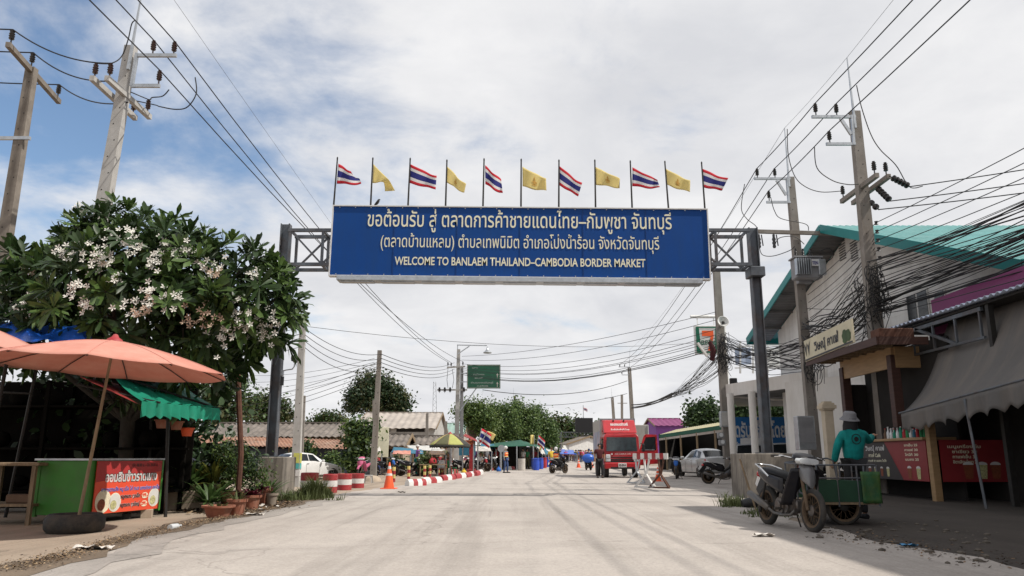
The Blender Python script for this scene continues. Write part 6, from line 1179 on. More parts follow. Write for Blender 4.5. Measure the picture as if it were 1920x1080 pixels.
K['ragred'] = mat('dark red rag', (.05, .010, .012), .9, var=.3, sc=6); c = P(1350, 612, 39.6); b = MB(); b.tube([(0, 0, -1.0), (.1, -.02, -.5), (-.05, 0, 0)], [.12, .17, .10], 8); tag(b.build('cloth_bundle', 'ragred', smooth=60, loc=P(1333, 640, 39.5)), 'dark red rag bundle tied to the wrapped pole', 'rag')
# white scaffold and boards above the canopy
t = T('billboard_frame', 'white steel frame with pale boards above the canopy hall roof', 'billboard', P(1400, 690, 44)); b = WM(t)
for px in (1388, 1412, 1440): b.beam(P(px, 700, 44), P(px, 620 if px > 1390 else 640, 44), .09)
for py in (650, 690): b.beam(P(1378, py, 44), P(1480, py-4, 44), .07)
b.build('frame', 'white', t); b = WM(t); b.box(P(1393, 668, 44.1), (.9, .06, .95)); b.build('board', 'bluesheet', t); b = WM(t); b.box(P(1450, 672, 44.3), (1.7, .06, 1.2)); b.build('board', 'white', t)

# ------------------------------------------------------------------ right foreground: motorcycle, handcart, person in teal
mf0, mr0 = G(1523, 1000), G(1446, 985); mc = (mf0+mr0)/2; hd = math.atan2(-.985, .17)
moto('dusty dark motorcycle with grey nose parked on the near right road edge', Vector((mc.x, mc.y+.05, .0)), hd, 'darkplastic', lean=-4, frontm='greyfair', fender=False).scale = (1.06,)*3
tag(MB().tube([(0, 0, 0), (.25, 0, .05), (.55, .02, .12), (.62, .02, .22)], [.10, .13, .12, .03], 10).build('fallen_mudguard', 'black', smooth=60, loc=G(1392, 952)+Vector((0, 0, .06))), 'black plastic mudguard lying on the verge behind the near motorcycle', 'mudguard')
pr = G(1418, 958); tag(MB().beam((0, 0, 0), (-.23, .1, 1.0), .06, .03).build('wooden_plank', 'oldwood', loc=pr), 'grey plank leaning on the right concrete footing', 'plank')
wp = G(1588, 986); cx0, cx1 = wp.x-.42, wp.x+.52; cy0, cy1 = wp.y-.05, wp.y+1.35; K['cartgreen'] = mat('faded green cart sheet', (.020, .085, .030), .6, var=.4, sc=3, dirt=((.11, .14, .025), .6, 3.5)); K['cartdark'] = mat('dark green cart panel', (.010, .045, .022), .6, var=.3, sc=3)
t = T('handcart', 'green panelled two-wheeled handcart with steel rails behind the near motorcycle', 'cart', Vector((wp.x, wp.y+.4, 0)), 0); zb_, zp, zt_ = .34, .66, 1.0
for s, x in ((0, cx0-.06), (1, cx1+.06)):
    w = wheel(t, 'wheel', (wp.x-t.location.x if not s else cx1-.1-t.location.x, -.40+.06 if not s else .55, .29), .29, .07, 20, 'darkiron'); 
b = WM(t); b.box(((cx0+cx1)/2, (cy0+cy1)/2, zb_), (cx1-cx0, cy1-cy0, .04)); b.build('deck', 'oldwood', t)
b = WM(t); b.box(((cx0+cx1)/2, cy0, (zb_+zp)/2+.02), (cx1-cx0, .02, zp-zb_)); b.build('front_panel', 'cartdark', t)
b = WM(t); b.box(((cx0+cx1)/2, cy1, (zb_+zp)/2), (cx1-cx0, .02, zp-zb_)); b.box((cx1, (cy0+cy1)/2, (zb_+zp)/2), (.02, cy1-cy0, zp-zb_)); b.build('side_panels', 'cartdark', t)
b = WM(t); b.grid(lambda u, v: Vector((cx1-.27+.30*u, cy0-.035-.012*math.sin(9*u+4*v), zb_+.0+(zp-zb_+.16)*v)), 8, 8); b.build('green_sheet', 'cartgreen', t, smooth=60, thick=.006)
b = WM(t)
for z in (zp+.06, zt_-.08): b.tube([(cx0, cy0, z), (cx1-.02, cy0, z)], .014, 6); b.tube([(cx0, cy0, z), (cx0, cy1, z+.02)], .014, 6)
for x in (cx0, (cx0*2+cx1)/3, (cx0+cx1*2)/3, cx1): b.tube([(x, cy0, zb_-.05), (x, cy0, zt_-.08)], .015, 6)
for y in (cy0+.45, cy0+.9, cy1): b.tube([(cx0, y, zb_-.05), (cx0, y, zt_-.05)], .014, 6); b.tube([(cx1, y, zb_-.05), (cx1, y, zt_-.1)], .014, 6)
b.tube([(cx0, cy1, zt_-.05), (cx1-.2, cy1, zt_+.02), (cx1-.1, cy1, zt_-.02), (cx1, cy1, zb_)], .016, 6); b.tube([(cx0, cy0, zb_), (cx0-.22, cy0+.2, .50), (cx0-.25, cy0+.2, zt_-.15), (cx0-.1, cy0+.1, zt_-.1)], .016, 6); b.build('rails', 'steel', t, smooth=50)
c = on(1600, 13.7); c.z = 0
J = dict(shR=(-.20, .01, 1.36), elR=(-.37, -.12, 1.24), wrR=(-.56, -.28, 1.33), haR=(-.62, -.33, 1.355), shL=(.185, .0, 1.36), elL=(.27, -.03, 1.10), wrL=(.25, -.16, .90), haL=(.24, -.20, .84), pel=(0, 0, .90))
person('person in a loose teal T-shirt and grey bucket hat reaching for the kiosk counter, back turned', c, PI+.15, J, 'tealshirt', 'blackcloth', 2, 'bucket', fingers=True, sc=1.06)
bpy.data.objects['person']['label'] = 'person in a teal T-shirt and grey bucket hat standing behind the handcart, back turned'
# ------------------------------------------------------------------ middle distance: the truck
K['truckred'] = mat('truck red', (.40, .012, .018), .32, var=.1, coat=.5, dirt=((.22, .05, .04), .3, 2)); K['boxwhite'] = mat('truck box panel', (.38, .36, .33), .5, .1, var=.12, sc=1.5, dirt=((.3, .26, .21), .5, 1)); K['boxprint'] = mat('faded blue print', (.30, .33, .42), .5, var=.5, sc=1.3, dirt=((.50, .22, .12), .7, .8))
K['windscreen'] = mat('windscreen', (.03, .045, .05), .08, var=.5, sc=3, spec=.8)
tc_ = on(1166, 39.5); t = T('box_truck', 'red box truck parked facing the camera with its driver-side door open', 'truck', tc_, 0); t.scale = (.90, 1, 1.045)
s = lambda: MB()
b = s(); loft(b, [[(-1.0, 0, .62), (1.0, 0, .62), (1.0, 0, 1.25), (.98, .05, 1.95), (.86, .12, 2.10), (-.86, .12, 2.10), (-.98, .05, 1.95), (-1.0, 0, 1.25)], [(-1.0, 1.55, .62), (1.0, 1.55, .62), (1.0, 1.55, 1.25), (.98, 1.55, 1.95), (.86, 1.55, 2.12), (-.86, 1.55, 2.12), (-.98, 1.55, 1.95), (-1.0, 1.55, 1.25)]]); cb_ = b.build('cab', 'truckred', t); m = cb_.modifiers.new('b', 'BEVEL'); m.width = .05; m.segments = 3
b = s(); b.face([(-.86, -.012, 1.26), (.86, -.012, 1.26), (.83, .030, 1.92), (-.83, .030, 1.92)]); b.build('windscreen', 'windscreen', t); b = s(); b.beam((-.5, -.04, 1.28), (-.05, -.02, 1.34), .015); b.beam((.1, -.04, 1.28), (.55, -.02, 1.34), .015); b.build('wipers', 'black', t)
b = s(); b.box((0, -.03, .58), (2.0, .16, .30), b=.05); b.build('bumper', 'truckred', t); b = s(); [b.box((0, -.02, .86+i*.11), (1.25, .03, .05), b=.01) for i in range(2)]; b.box((0, -.02, .77), (1.3, .03, .07)); b.build('grille', 'black', t)
for x in (-.78, .78):
    b = s(); b.box((x, -.03, .93), (.26, .10, .34), b=.03); hl = b.build('headlight', 'lamp', t); b = s(); b.box((x, -.085, .93), (.25, .01, .02)); b.build('divider', 'chrome', hl)
b = s(); b.box((0, -.115, .47), (1.3, .02, .09), b=.005); b.build('lower_intake', 'black', t); b = s(); b.box((0, -.12, .60), (.46, .03, .20), b=.005); lp_ = b.build('licence_plate', 'flagwhite', t); txt('82-5914', .36, -.05, 0, .14, frame((0, -.136, .60), (1, 0, 0), (0, 0, 1)), 'black', 'lettering', lp_, .03, .004)
txt('ISUZU', .5, 1.07, -.05, .085, frame((0, -.008, 0), (1, 0, 0), (0, 0, 1)), 'flagwhite', 'lettering', cb_, .02, .004) if False else None
txt('บริษัท ขนส่งสินค้า จำกัด', .9, 1.10, .05, .075, frame((0, -.012, 0), (1, 0, 0), (0, 0, 1)), 'flagwhite', 'lettering', cb_, .02, .004)
b = s(); b.face([(-.62, -.016, 1.09), (-.5, -.016, 1.09), (-.53, -.016, 1.17), (-.59, -.016, 1.17)]); b.build('emblem', 'flagwhite', cb_)
df = [(-.95, .22, 2.12), (.95, .22, 2.12), (.93, 1.0, 2.78), (-.93, 1.0, 2.78), (-.95, 1.3, 2.12), (.95, 1.3, 2.12), (.93, 1.3, 2.80), (-.93, 1.3, 2.80)]
b = s(); b.add(df, [(0, 1, 2, 3), (5, 4, 7, 6), (3, 2, 6, 7), (0, 3, 7, 4), (1, 5, 6, 2), (4, 5, 1, 0)]); wd = b.build('wind_deflector', 'truckred', t); m = wd.modifiers.new('b', 'BEVEL'); m.width = .06; m.segments = 3
MD = frame((0, .22, 2.12), (1, 0, 0), (0, .78, .66)); txt('ออนซอนเดลิเวอรี่', 1.0, .56, 0, .27, MD, 'flagwhite', 'lettering', wd, .04, .02); txt('รับส่งสินค้าทั่วไทย', 1.05, .20, 0, .15, MD, 'flagwhite', 'lettering', wd, .03, .02)
b = s(); [b.ball((x, .9, 2.74), .05, 6) for x in (-.3, .3)]; b.build('marker_lamps', 'black', wd)
b = s(); b.box((.03, 3.4, 1.90), (2.04, 3.6, 1.90), b=.03); bxx = b.build('cargo_box', 'boxwhite', t)
b = s(); b.box((-.995, 3.4, 1.65), (.012, 3.3, 1.2)); b.build('side_print', 'boxprint', bxx); b = s(); [b.box((x, 1.62, 1.92), (.06, .08, 1.92)) for x in (-.98, 1.04)]; b.box((.03, 1.60, 2.85), (2.08, .07, .06)); b.build('box_edge_trim', 'galv', bxx)
b = s(); b.box((0, 3.4, .78), (1.0, 4.6, .22)); b.box((-.97, 3.4, .84), (.06, 3.4, .2)); b.build('chassis', 'rust', t)
for x, y in ((-.82, .62), (.82, .62), (-.82, 4.4), (.82, 4.4)):
    w = T('wheel', None, None, (x, y, .39)); w.parent = t; M = frame((0, 0, 0), (0, 1, 0), (0, 0, 1)); b = MB(); b.lathe([(.24, -.11), (.37, -.12), (.39, -.08), (.39, .08), (.37, .12), (.24, .11)], 24, M); b.build('tyre', 'rubber', w, smooth=40); b = MB(); b.lathe([(.24, -.10), (.1, -.06), (0, -.06)], 18, M); b.lathe([(.24, .10), (.1, .06), (0, .06)], 18, M); b.build('rim', 'galv', w, smooth=40)
b = s(); b.beam((-1.06, .08, 1.55), (-1.12, -.06, 1.55), .03); b.box((-1.16, -.1, 1.42), (.16, .10, .42), b=.04); b.build('side_mirror', 'black', t)
b = s(); b.beam((1.06, .0, 1.62), (1.2, -.12, 1.60), .03); b.box((1.2, -.14, 1.42), (.16, .10, .38), b=.04); b.build('side_mirror', 'black', t)
b = s(); b.box((-1.012, .72, 1.62), (.02, .75, .5)); b.build('side_window', 'glass', t)
dM = Matrix.Translation((1.0, .12, 0)) @ Matrix.Rotation(R(62), 4, 'Z')        # open door, hinged at the front
dp = [(0, .70), (1.05, .70), (1.08, 1.2), (1.04, 2.02), (.42, 2.02), (.05, 1.35)]; fr = lambda pts, d, m, nm, par, off=0: MB(Matrix(dM) @ Matrix(((0, 0, 1, off), (1, 0, 0, 0), (0, 1, 0, 0), (0, 0, 0, 1)))).prism(pts, d).build(nm, m, par)
dM = Matrix.Translation((1.0, .10, 0)) @ Matrix.Rotation(R(-75), 4, 'Z')
d0_ = fr([(0, .62), (1.1, .66), (1.12, 1.30), (0, 1.30)], .06, 'truckred', 'door', t)
for a_ in (([(0, 1.30), (.07, 1.30), (.42, 1.95), (.40, 2.05), (.30, 1.98)]), ([(.30, 1.98), (.40, 1.92), (1.08, 1.95), (1.08, 2.05), (.40, 2.06)]), ([(1.02, 1.30), (1.12, 1.30), (1.09, 2.0), (1.0, 1.96)])): fr(a_, .055, 'truckred', 'window_frame', d0_)
fr([(.08, 1.30), (1.02, 1.30), (1.0, 1.95), (.42, 1.93)], .012, 'glass', 'pane', d0_, .02)
fr([(.10, 1.3), (.9, 1.30), (.9, 1.34), (.12, 1.34)], .12, 'greycloth', 'inner_sill', d0_, -.03)
K['truckside'] = K['boxwhite']; t2 = T('cargo_truck', 'pale box truck parked behind the red one, only its edge showing', 'truck', on(1203, 46.5), 0); t2.scale = (.62, 1, 1); b = s(); b.box((0, 2.4, 1.85), (1.5, 4.8, 2.1), b=.03); b.build('cargo_box', 'boxwhite', t2); b = s(); b.box((0, 0, .7), (1.5, .2, .3)); b.build('bumper', 'darkiron', t2)
b = s(); [b.cyl((x-.1, .8, .38), (x+.1, .8, .38), .38, n=18) for x in (-.6, .6)]; b.build('wheels', 'rubber', t2)
b = s(); b.box((.72, -.02, 1.85), (.06, .06, 2.1)); b.box((-.72, -.02, 1.85), (.06, .06, 2.1)); b.build('box_edge_trim', 'white', t2)
cloth_mat('darkred', (.07, .012, .014)); person('person in dark red standing at the left side of the red truck cab', on(1124, 39.3), R(10), stance(.04), 'darkred', 'blackcloth')

# ------------------------------------------------------------------ cars
sedan('white sedan parked on the left behind the striped drums', on(571, 43.5), R(50), 'whitecar')
sc_ = sedan('silver-white sedan seen from behind, parked beside the market roof at the right', on(1319, 42.0), R(99), 'silvercar')
pickup('dark pickup parked in the shade behind the food stall', on(287, 29.5), R(205), 'darkcar')
pickup('white pickup with a raised cargo canopy, parked under the blue banner', on(1404, 42.5), R(-100), 'vanwhite', box='vanwhite')
pickup('white car roof and windscreen just above the right concrete footing', on(1470, 39.5), R(-100), 'whitecar', 'parked_car')
# ------------------------------------------------------------------ traffic things
def drum(label, p, r, h, bands): 
    t = T('striped_drum', label, 'drum', p, group='red and white drums by the left verge'); b = MB(); n = len(bands)
    b.lathe([(r*.97, -.05), (r, .02)], 22, m=bands[0])
    for i in range(n): z0, z1 = h*i/n, h*(i+1)/n; b.lathe([(r*(1+.012*math.sin(i*3)), z0+.002), (r*1.01, (z0+z1)/2), (r, z1)], 22, m=bands[i])
    b.lathe([(r, h), (r*.92, h+.015), (r*.88, h-.02), (0, h-.02)], 22, m=bands[-1]); b.build('shell', ['red', 'white'], t, smooth=50); return t
for px, py, r, h, bd, lab in ((579, 929, .245, .60, (0, 1, 0), 'reddest striped drum, at the left end of the row behind the weeds'), (618, 924, .215, .53, (0, 1, 0), 'striped drum half hidden by the weeds, second from the left'), (645, 919, .235, .50, (0, 1, 0), 'striped drum with a broad white band, second from the right'), (670, 915, .225, .47, (0, 1, 0), 'striped drum at the right end of the row')):
    drum(lab, G(px, py), r, h, bd)
def cone(label, p, h=.80, base=.36):
    t = T('traffic_cone', label, 'traffic cone', p, group='orange traffic cones on the road'); k = h/.8; b = MB(); b.box((0, 0, .02*k), (base*1.15, base*1.15, .035*k), b=.01); b.build('base', 'orange', t); b = MB(); r = lambda z: base*.42*(1-z/(h*1.12)); 
    b.lathe([(r(.04), .036*k), (r(h), h), (r(h)*.6, h+.01), (0, h+.01)], 20); bd_ = b.build('cone', 'orange', t, smooth=40)
    for z0, z1 in ((.40, .47), (.60, .69)): b = MB(); b.lathe([(r(z0*k)+.004, z0*k), (r(z1*k)+.004, z1*k)], 20); b.build('reflective_band', 'white', bd_, smooth=40)
    return t
cone('big orange traffic cone with white bands near the left kerb blocks', G(729, 917), .86, .44); cone('small faded cone alone in the middle of the far road', G(1085, 877), .78, .46); cone('far cone with a dark base beside the truck', G(1110, 876.5), .62, .42); cone('small cone standing behind the barrier trestles', on(1232, 34), .6, .36)
def kerb(label, a, c, h, n, ph, w=.30):
    o = (a+c)/2; L = (c-a).length; t = T('kerb_block', label, 'kerb block', o, math.atan2(c.y-a.y, c.x-a.x), 'red and white kerb blocks along the left'); b = MB()
    for i in range(n):
        x0, x1 = -L/2+L*i/n, -L/2+L*(i+1)/n; q = [(w/2, -.03), (w/2, h*.55), (w/2-.06, h*.9), (w/2-.10, h), (-w/2+.10, h), (-w/2+.06, h*.9), (-w/2, h*.55), (-w/2, -.03)]
        e = .05 if i in (0, n-1) else 0
        loft(b, [[(x0+(.001 if i else 0), y*(.93 if i == 0 else 1), z*(.95 if i == 0 else 1)) for y, z in q], [(x0+(.05 if i == 0 else .002), y, z) for y, z in q], [(x1-(.05 if i == n-1 else 0), y, z) for y, z in q], [(x1, y*(.93 if i == n-1 else 1), z*(.95 if i == n-1 else 1)) for y, z in q]], m=(i+ph) % 2)
    b.build('stripes', ['red', 'white'], t, smooth=40); return t
KB = [((762, 912), (795, 911), 4, 1), ((790, 908), (823, 905.5), 3, 1), ((825.5, 902), (849, 899.5), 3, 0), ((851, 898.5), (869, 896), 2, 0), ((871, 896), (888, 892), 2, 0), ((890, 893), (902, 889), 2, 0), ((836, 890), (855, 888), 2, 1), ((894, 882), (908, 881), 2, 0), ((908, 884), (923, 882), 3, 0), ((950, 881.5), (963, 881), 2, 1)]
KL = ['nearest kerb block with three clear stripes, right of the big cone', 'second kerb block, overlapping the nearest one', 'third kerb block along the road edge', 'fourth kerb block along the road edge', 'fifth kerb block, in front of the parked dark motorcycle', 'sixth kerb block, beside the red pillar', 'kerb block set back behind the others by the yellow posts', 'worn kerb block behind the red pillar', 'worn kerb block right of the red pillar', 'lone kerb block behind the man in the orange vest']
for (a, c, n, ph), l in zip(KB, KL): kerb(l, G(*a)+Vector((0, .15, 0)), G(*c)+Vector((0, .15, 0)), .25 if c[1] > 890 else .28, n, ph)
for i, (px, py, h) in enumerate(((738, 904, .62), (766, 900, .62), (796, 896, .60), (806, 894, .60), (822, 891, .58), (829, 890.5, .58))):
    t = T('bollard', 'short yellow and red post, '+('leftmost, behind the cone', 'in front of the white motorcycle', 'left one of the middle pair', 'right one of the middle pair', 'left one of the far pair', 'right one of the far pair')[i], 'bollard', G(px, py), group='short yellow and red posts'); b = MB()
    for k in range(4): b.cyl((0, 0, h*k/4+.001), (0, 0, h*(k+1)/4), .07, n=12, m=(k+1) % 2)
    b.build('post', ['flagyellow', 'red'], t, smooth=40)
def barrier(label, a, c, ht, ncol, legs):
    o = (a+c)/2; t = T('road_barrier', label, 'barrier', o, math.atan2(c.y-a.y, c.x-a.x), 'red and white barriers beside the truck'); L = (c-a).length; b = MB()
    for i in range(ncol): b.box((-L/2+L*(i+.5)/ncol, 0, ht), (L/ncol-.001, .05, .20), m=i % 2)
    b.build('board', ['white', 'red'], t)
    for x, m in legs:
        b = MB(); x *= L/2; b.beam((x-.06, 0, ht-.05), (x-.015, 0, .45), .05); b.beam((x+.18, 0, ht-.05), (x+.02, 0, .45), .05)
        for dx, dy in ((-.42, -.10), (.42, -.10), (0, .45)): b.beam((x, 0, .48), (x+dx, dy, .03), .05)
        b.beam((x-.45, -.10, .03), (x+.45, -.10, .03), .06); b.build('trestle', m, t)
    return t
barrier('near red and white barrier on red and white trestles, right of the truck', on(1193, 27.6)+Vector((-.1, 0, 0)), on(1252, 26.4), 1.06, 9, ((-.28, 'white'), (.55, 'rust')))
barrier('farther barrier on grey trestles overlapping the truck bumper', on(1187, 31.8), on(1216, 31.2), 1.04, 5, ((-.55, 'galv'),))
# ------------------------------------------------------------------ motorcycles and riders
proto = moto('white and black motorcycle parked behind the yellow posts', G(757, 893)+Vector((.35, .4, 0)), R(-10), 'darkplastic', lean=4, frontm='white', group='small motorcycles along the street')
KI = {}; [KI.setdefault(x.parent, []).append(x) for x in S.objects if x.parent]
def mc(label, loc, rz, mats=None): return dup(proto, loc, R(rz), label, mats=mats, kids=KI)
mc('dark motorcycle parked beside the red pillar', G(866, 888)+Vector((0, .5, 0)), -35, {'white paint': K['black']}); mc('pink motorcycle parked left of the mound pole', on(684, 40), -100, {'white paint': K['pinkcloth'], 'dark fairing': K['pinkcloth']}); mc('motorcycle seen end-on beside the silver sedan', on(1268, 38), -105, {'white paint': K['bluecloth']})
mc('dark red motorcycle parked side-on in front of the silver sedan', on(1353, 31.0), 8, {'white paint': K['redcloth']}); mc('motorcycle standing in the shade behind the gate post', on(1545, 27.5), -170, {'white paint': K['black']}); mc('motorcycle parked with its red handlebar above the right footing', on(1470, 24.2), 10, {'white paint': K['redcloth']})
mc('black motorcycle among the market tables, left of the man in the orange vest', on(921, 59), -60, {'white paint': K['black']}); mc('red motorcycle parked by the pale sacks', on(899, 55.5), -20, {'white paint': K['redcloth']}); mc('dark motorcycle behind the wooden table of goods', on(805, 47), 20, {'white paint': K['black']}); mc('blue motorcycle half hidden behind the slim mound pole', on(722, 43.5), -15, {'white paint': K['bluecloth']})
rm = mc('motorcycle ridden up the street by the rider in the orange vest', on(1047, 49.5), 46, {'white paint': K['black']})
def rider(label, m, **k):
    p = m.location+Vector((math.cos(m.rotation_euler[2])*-.22, math.sin(m.rotation_euler[2])*-.22, 0)); return person(label, p, m.rotation_euler[2]+PI/2, riding(k.pop('h', .76)), **k)
rider('rider in a dark top and orange reflective vest with a pale helmet', rm, shirt='navy', legs='blackcloth', sleeve=2, vest=True, hat='helmet')
person('person in a yellow top just left of the rider in the orange vest', on(1034, 57), R(20), stance(.05), 'yellowcloth', 'greycloth', hat='brown')
rm2 = mc('motorcycle loaded with blue bundles, left of the truck', on(1103, 60), 100, {'white paint': K['black']}); rider('rider in dark blue on the motorcycle with blue bundles', rm2, shirt='navy', legs='blackcloth', hat='navy')
tag(MB().ball((0, 0, .35), (.50, .36, .34), 14).build('blue_bundle', 'tarpblue', smooth=60, loc=on(1103, 59.3)+Vector((0, 0, .55))), 'round blue bundle strapped on the back of the far motorcycle', 'bundle')
for dx, lab in ((-.4, 'left'), (.35, 'right')): pass
person('person in a pale purple top and teal trousers standing behind the white motorcycle', on(783, 43.6), R(-70), stance(.06), 'purplecloth', 'tealshirt', 1, 'whitecloth')
# ------------------------------------------------------------------ people on foot
vm = on(948, 51); vm.z = gz(vm.x, 51)
person('man in jeans, orange vest and white helmet walking at the road edge', vm, R(60), stance(.05), 'greycloth', 'jeans', 2, 'helmet', vest=True)
MK2 = [(835, 48, 'olive', 'brown', 'person in olive standing under the yellow-green umbrella', 0, None), (842, 47, 'brown', 'greycloth', 'seated person in brown beside the dark motorcycle', 1, None), (876, 57, 'pinkcloth', 'greycloth', 'seated person in pink behind the white bench', 1, 'whitecloth'), (890, 60, 'purplecloth', 'jeans', 'person in purple standing behind the red pillar', 0, None), (901, 58, 'whitecloth', 'greycloth', 'seated person in white by the pale sacks', 1, 'brown'), (912, 60, 'greycloth', 'blackcloth', 'person in grey bending among the market tables', 0, None), (921, 62, 'navy', 'jeans', 'person in navy behind the round sign', 0, None), (931, 63, 'redcloth', 'blackcloth', 'person in red under the green canopy', 0, 'redcloth'),
 (981, 62, 'whitecloth', 'greycloth', 'person in white leaning beside the pale drum', 0, None), (988, 66, 'greencloth', 'olive', 'person in green at the canopy corner', 0, None), (1003, 72, 'redcloth', 'jeans', 'person in red among the blue barrels', 0, None), (1012, 78, 'navy', 'blackcloth', 'person in navy among the blue barrels', 0, None), (1020, 84, 'whitecloth', 'jeans', 'person in white by the far end of the canopy', 0, 'redcloth'), (1028, 90, 'yellowcloth', 'navy', 'person in yellow by the far end of the canopy', 0, None), (706, 47, 'redcloth', 'navy', 'seated person in red in the shop behind the white motorcycle', 1, None), (823, 52, 'redcloth', 'blackcloth', 'seated person in red behind the chairs', 1, None)]
for px, Y, sh_, lg, lab, sit, ht_ in MK2: person(lab, on(px, Y), R(random.uniform(-60, 60)), seated(.45) if sit else stance(random.uniform(-.05, .1)), sh_, lg, 1, ht_)
cr = person('person in a dark top in the far crowd across the road', on(1064, 118), R(10), stance(.04), 'navy', 'blackcloth', 1, 'whitecloth', group='crowd far down the road')
KI.clear(); [KI.setdefault(x.parent, []).append(x) for x in S.objects if x.parent]
cols = [('navy', 'dark top'), ('navy', 'dark top'), ('blackcloth', 'black top'), ('bluecloth', 'blue top'), ('whitecloth', 'white top'), ('greycloth', 'grey top'), ('redcloth', 'red top'), ('pinkcloth', 'pink top'), ('olive', 'olive top')]
for i in range(44):
    px = 1050+i*1.42+random.uniform(-1, 1); Y = random.uniform(104, 140); c_, nm = random.choice(cols)
    dup(cr, on(px, Y), R(random.uniform(0, 360)), 'person in a '+nm+' in the far crowd across the road', mats={'navy cloth': K[c_], 'blackcloth cloth': K[random.choice(['blackcloth', 'jeans', 'greycloth', 'brown'])], 'whitecloth cloth': K[random.choice(['whitecloth', 'redcloth', 'blackcloth', 'navy', 'yellowcloth'])]}, kids=KI)
# ------------------------------------------------------------------ left houses
K['asbestos'] = mat('old grey roof sheet', (.165, .142, .125), .9, var=.4, sc=.9, dirt=((.07, .06, .05), .7, 1.2)); K['asbpale'] = mat('pale roof sheet', (.36, .32, .285), .85, var=.2, sc=.6, dirt=((.22, .19, .17), .5, .5)); K['rustsheet'] = mat('rust-red roof sheet', (.24, .115, .07), .85, var=.35, sc=.8, dirt=((.42, .33, .26), .6, 1.1)); K['greenroof'] = mat('pale green roof', (.24, .34, .30), .6, var=.12, sc=.5); K['greencanvas'] = mat('green canvas roof', (.015, .095, .058), .7, var=.15, sc=1, trl=.15)
def house(label, px0, px1, Y, py_r, py_e, py_b, dep, wall, roof, gable=True, n=None, name='house', openf=False, ov=.6, cat='house'):
    x0, x1 = on(px0, Y).x, on(px1, Y).x; zr_, ze = P(960, py_r, Y+dep/2).z, P(960, py_e, Y-ov).z; g0 = gz((x0+x1)/2, Y); t = T(name, label, cat, Vector(((x0+x1)/2, Y+dep/2, g0))); n = n or int((x1-x0)/(.42 if Y < 80 else .8))
    b = WM(t); hw_ = (x1-x0)/2-.3; ym = Y+dep/2; zw = ze-.05-g0
    poly = [(Y, g0-.2), (Y+dep, g0-.2), (Y+dep, ze+.05), (ym, zr_-.25), (Y, ze+.05)]
    b.prism(poly, x1-x0-.6, Matrix(((0, 0, 1, x0+.3), (1, 0, 0, 0), (0, 1, 0, 0), (0, 0, 0, 1)))); w = b.build('wall', wall, t)
    for s, y in ((-1, Y-ov), (1, Y+dep+ov)): b = WM(t); corr(b, (x0, y, ze), (x1-x0, 0, 0), (0, ym-y, zr_-ze), n, .045, (0, 0, 1)); b.build('roof', roof, t, smooth=70)
    b = WM(t); b.box(((x0+x1)/2, ym, zr_+.05), (x1-x0, .35, .10)); b.build('ridge_cap', roof, t)
    for x in (x0, x1): b = WM(t); b.beam((x, Y-ov, ze-.06), (x, ym, zr_-.06), .05, .26); b.beam((x, Y+dep+ov, ze-.06), (x, ym, zr_-.06), .05, .26); b.build('bargeboard', 'oldwood', t)
    if openf:                                                    # shade of the open inside painted as a dark shopfront behind posts
        b = WM(t); b.box(((x0+x1)/2, Y-.03, g0+(ze-g0)*.45), (x1-x0-.9, .04, (ze-g0)*.86)); b.build('shade_panel', 'darkwall', t)
        for i in range(6): b = WM(t); x = x0+.5+(x1-x0-1)*i/5; b.beam((x, Y-ov+.1, g0), (x, Y-ov+.1, ze), .10); b.build('post', 'oldwood', t)
    return t, x0, x1, zr_, ze, g0
hA = house('long low house with an old grey ribbed roof, behind the left gantry post', 372, 646, 54, 794, 819, 870, 7, 'oldwood', 'asbestos', openf=True)
t, x0, x1, zr_, ze, g0 = hA
ra, rb_ = P(372, 816, 53.0), P(655, 826, 53.0); r2, r3 = P(372, 833, 49.0), P(660, 842, 49.0)
b = WM(t); corr(b, r2, r3-r2, ra-r2, 40, .03, (0, 0, 1)); b.build('lean_to_roof', 'rustsheet', t, smooth=70)
K['bluegrey'] = mat('blue-grey tarpaulin', (.055, .065, .095), .7, var=.25, sc=1); b = WM(t); b.box(((r2.x+r3.x)/2, 50.3, .78), (r3.x-r2.x-.8, .06, 1.5)); b.build('hanging_sheets', 'bluegrey', t); 
for i in range(8): b = WM(t); b.beam((r2.x+(r3.x-r2.x)*i/7, 49.7, -.2), (r2.x+(r3.x-r2.x)*i/7, 49.7, r2.z+(r3.z-r2.z)*i/7), .09); b.build('post', 'oldwood', t)
house('small house with a steep ribbed roof, right of the mound pole', 682, 764, 56, 814, 836, 870, 5, 'sepia', 'asbestos', openf=True); house('low shop with a ribbed grey roof left of the street-light pole', 764, 832, 60, 818, 834, 868, 5, 'sepia', 'asbestos', openf=True); house('little shed with a ribbed roof behind the bushy tree', 640, 700, 60, 826, 838, 870, 4, 'sepia', 'asbpale', openf=True)
t, x0, x1, zr_, ze, g0 = house('big pale warehouse with a light ribbed roof, beneath the round tree', 660, 818, 92, 774, 803, 850, 16, 'paleconc', 'asbpale', name='warehouse', cat='warehouse')
b = MB(Matrix.Translation(-t.location))
for i, (a_, c_) in enumerate(((706, 730), (742, 795))): xa, xb = on(a_, 92).x, on(c_, 92).x; b.box(((xa+xb)/2, 91.95, P(0, 807, 92).z), (xb-xa, .08, .35))
b.build('vents', 'darkwall', t)
house('long building with a pale green roof, left of the market trees', 815, 872, 112, 794, 813, 850, 12, 'asbpale', 'greenroof', name='warehouse', cat='warehouse')
